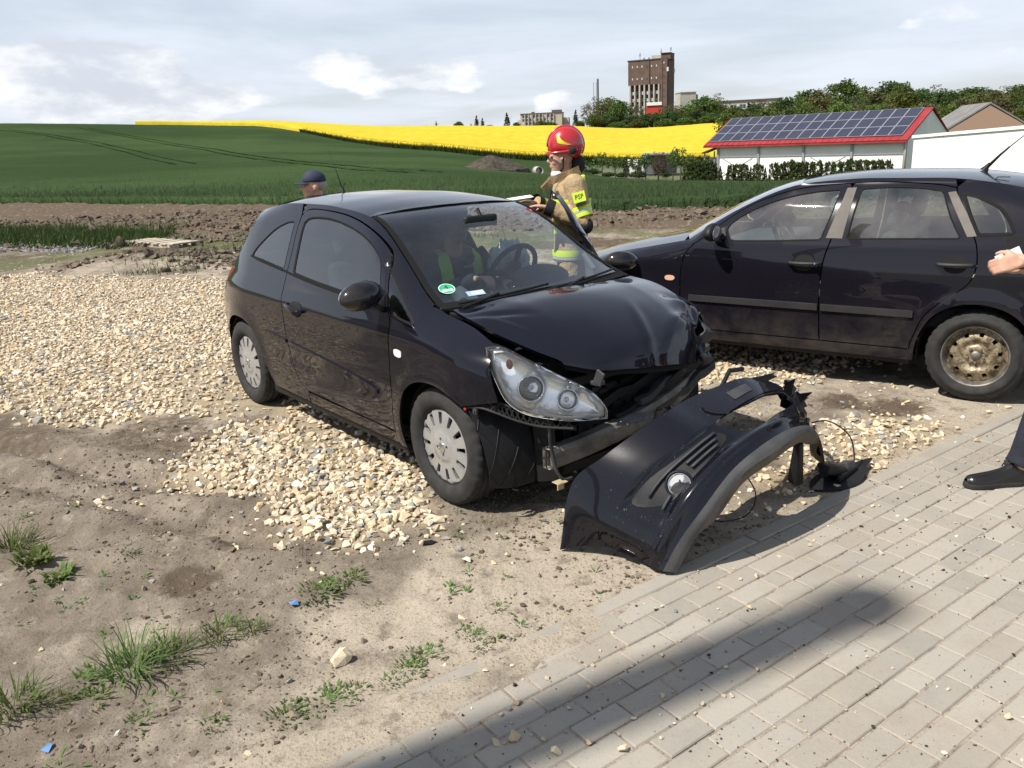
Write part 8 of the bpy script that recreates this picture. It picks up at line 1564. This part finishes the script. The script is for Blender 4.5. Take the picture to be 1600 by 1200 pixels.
# grey rubble beside the rough grass
n = 700; A = g.uniform(-13, -8.6, n); B = 18.0 - .42 * (A + 10) + g.normal(0, .35, n); o = scatter_rocks('grey_rubble', np.stack([A, B, gzv(A, B)], -1), g.uniform(.015, .06, n), simple('grey rubble', (.20, .20, .20), .9, var=.3, vscale=4), 96, .3, .0); tag(o, 'grey crushed rubble in front of the rough grass', 'rubble', kind='stuff')
# single stones: (x, y, size, label or none)
RM = []
for k in range(10):
    V_, F_ = ROCKS[k]; me = new_mesh('stone', V_, F_); me.materials.append(m_stone1); RM.append(me)
def stone(x, y, s, lab, grp, k, z=None, name='stone', cat='stone'):
    o = obj(name, RM[k % 10], None, None, loc=(x, y, (gz(x, y) if z is None else z) + s * .42), rot=(.2 * math.sin(k), .2 * math.cos(k * 2), k * 1.3)); o.scale = (s, s, s); tag(o, lab, cat, grp); return o
o = stone(-.665, 2.63, .046, 'pale limestone lump lying alone on the bare soil', None, 3); o.data = new_mesh('stone', *hull_rock(77, 26, .78)); o.data.materials.clear(); o.data.materials.append(simple('pale limestone', (.62, .52, .36), .9, var=.2, vscale=9, bump=.4, bscale=30))
for i, (px, py, s, lab) in enumerate(((777, 1162, .020, 'yellowish stone on sandy paving, left of the grey slate lump'), (803, 1155, .026, 'grey slate lump on the sandy paving near the bottom edge'), (870, 1180, .028, 'pale stone at the bottom edge of the picture, on the paving'), (974, 1172, .018, 'cream stone on the paving near the bottom, right of the pale one'), (808, 1100, .019, 'tan stone on the sandy paving, topmost of a row of three'), (795, 1109, .014, 'brown pebble just below the tan stone on the paving'), (783, 1118, .012, 'brown pebble lowest of the row of three on the paving'), (721, 966, .022, 'flat grey stone on the soil between weeds and paving'), (800, 1042, .011, 'round brown pebble on the edge of the paving'), (1183, 902, .015, 'yellow chip of stone on the paving below the bumper'), (1218, 870, .013, 'pale chip of stone on the paving near the bumper lip'), (1377, 866, .018, 'black clod on the paving right of the bumper'), (1035, 1155, .012, 'orange chip of stone on the paving at the bottom'), (1575, 1122, .016, 'white chip on the paving near the right edge'), (1525, 690, .022, 'white stone on the paving edge below the steel wheel'), (1540, 902, .013, 'dark pebble on the paving at the right, below the shoe'))):
    p = C_R * 0; d = ray(px, py); q = -CAM_H / d.z; x, y = d.x * q, d.y * q; s0, t0 = pst(x, y); stone(x, y, s, lab, None, i + 2, z=(0.0 if s0 > .02 else None))
g2 = random.Random(8); cnt = 0
while cnt < 150:
    t_, s_ = g2.uniform(-1.6, 3.6), g2.uniform(.02, 1.0) ** 1.0 * 2.3; x = P0[0] + PD[0] * t_ + PN[0] * s_; y = P0[1] + PD[1] * t_ + PN[1] * s_; u, v, k = _pix(x, y)
    if not (0 < u < 1600 and v < 1195): continue
    if vnoise(np.array([x * 2.5]), np.array([y * 2.5]), 97)[0] < g2.uniform(.25, .7): continue
    stone(x, y, g2.choice((.004, .005, .006, .008, .010, .013)), 'small pebble strewn on the grey paving', 'pebbles strewn on the paving', cnt, z=0.0, name='pebble', cat='pebble'); cnt += 1
m_grit = NT('grit'); m_grit = m_grit.bsdf(m_grit.mix(m_grit.ramp(m_grit.n('ShaderNodeNewGeometry').outputs['Random Per Island'], .45, .9), (0.045, 0.037, 0.03), (0.42, 0.36, 0.27)), .95, spec=.1)
gA = np.random.default_rng(98); n = 11000; T_ = gA.uniform(-2.6, 4.6, n); S_ = gA.uniform(.0, 3.0, n); X_ = P0[0] + PD[0] * T_ + PN[0] * S_; Y_ = P0[1] + PD[1] * T_ + PN[1] * S_; k = (Y_ > .8) & ((vnoise(X_ * 3, Y_ * 3, 99) > gA.uniform(.2, .9, n)) | (np.abs(((S_ - .088) % .1) - .05) > .044)); X_, Y_ = X_[k], Y_[k]
o = scatter_rocks('paving_grit', np.stack([X_, Y_, np.full(len(X_), .001)], -1), gA.exponential(.0019, len(X_)) + .0013, m_grit, 12, .4, .3); tag(o, 'dark grit and sand lying on the paving and in its joints', 'grit', kind='stuff')
m_blue = simple('blue foil', (.10, .22, .42), .4)
for (x, y, lab) in ((-1.53, 2.23, 'scrap of blue foil at the lower left of the bare soil'), (-.93, 3.0, 'small scrap of blue foil left of the weed patch in the middle')):
    m = MB(); m.add([(-.022, -.012, .002), (.02, -.016, .012), (.026, .012, .004), (.002, .016, .016), (-.02, .010, .004)], [(0, 1, 3), (1, 2, 3), (0, 3, 4)]); o = m.build('foil_scrap', m_blue, None, loc=(x, y, gz(x, y) + .004), rot=(0, 0, x)); sm = o.modifiers.new('s', 'SOLIDIFY'); sm.thickness = .001; tag(o, lab, 'litter')
m = MB(); m.prism([(-.035, -.012), (.0, -.02), (.04, -.006), (.02, .014), (-.02, .012)], 0, .008); o = m.build('plastic_shard', m_plas, None, loc=(-.42, 3.50, gz(-.42, 3.50) + .006), rot=(.1, .2, .5)); tag(o, 'black plastic shard on the soil left of the bumper', 'litter')
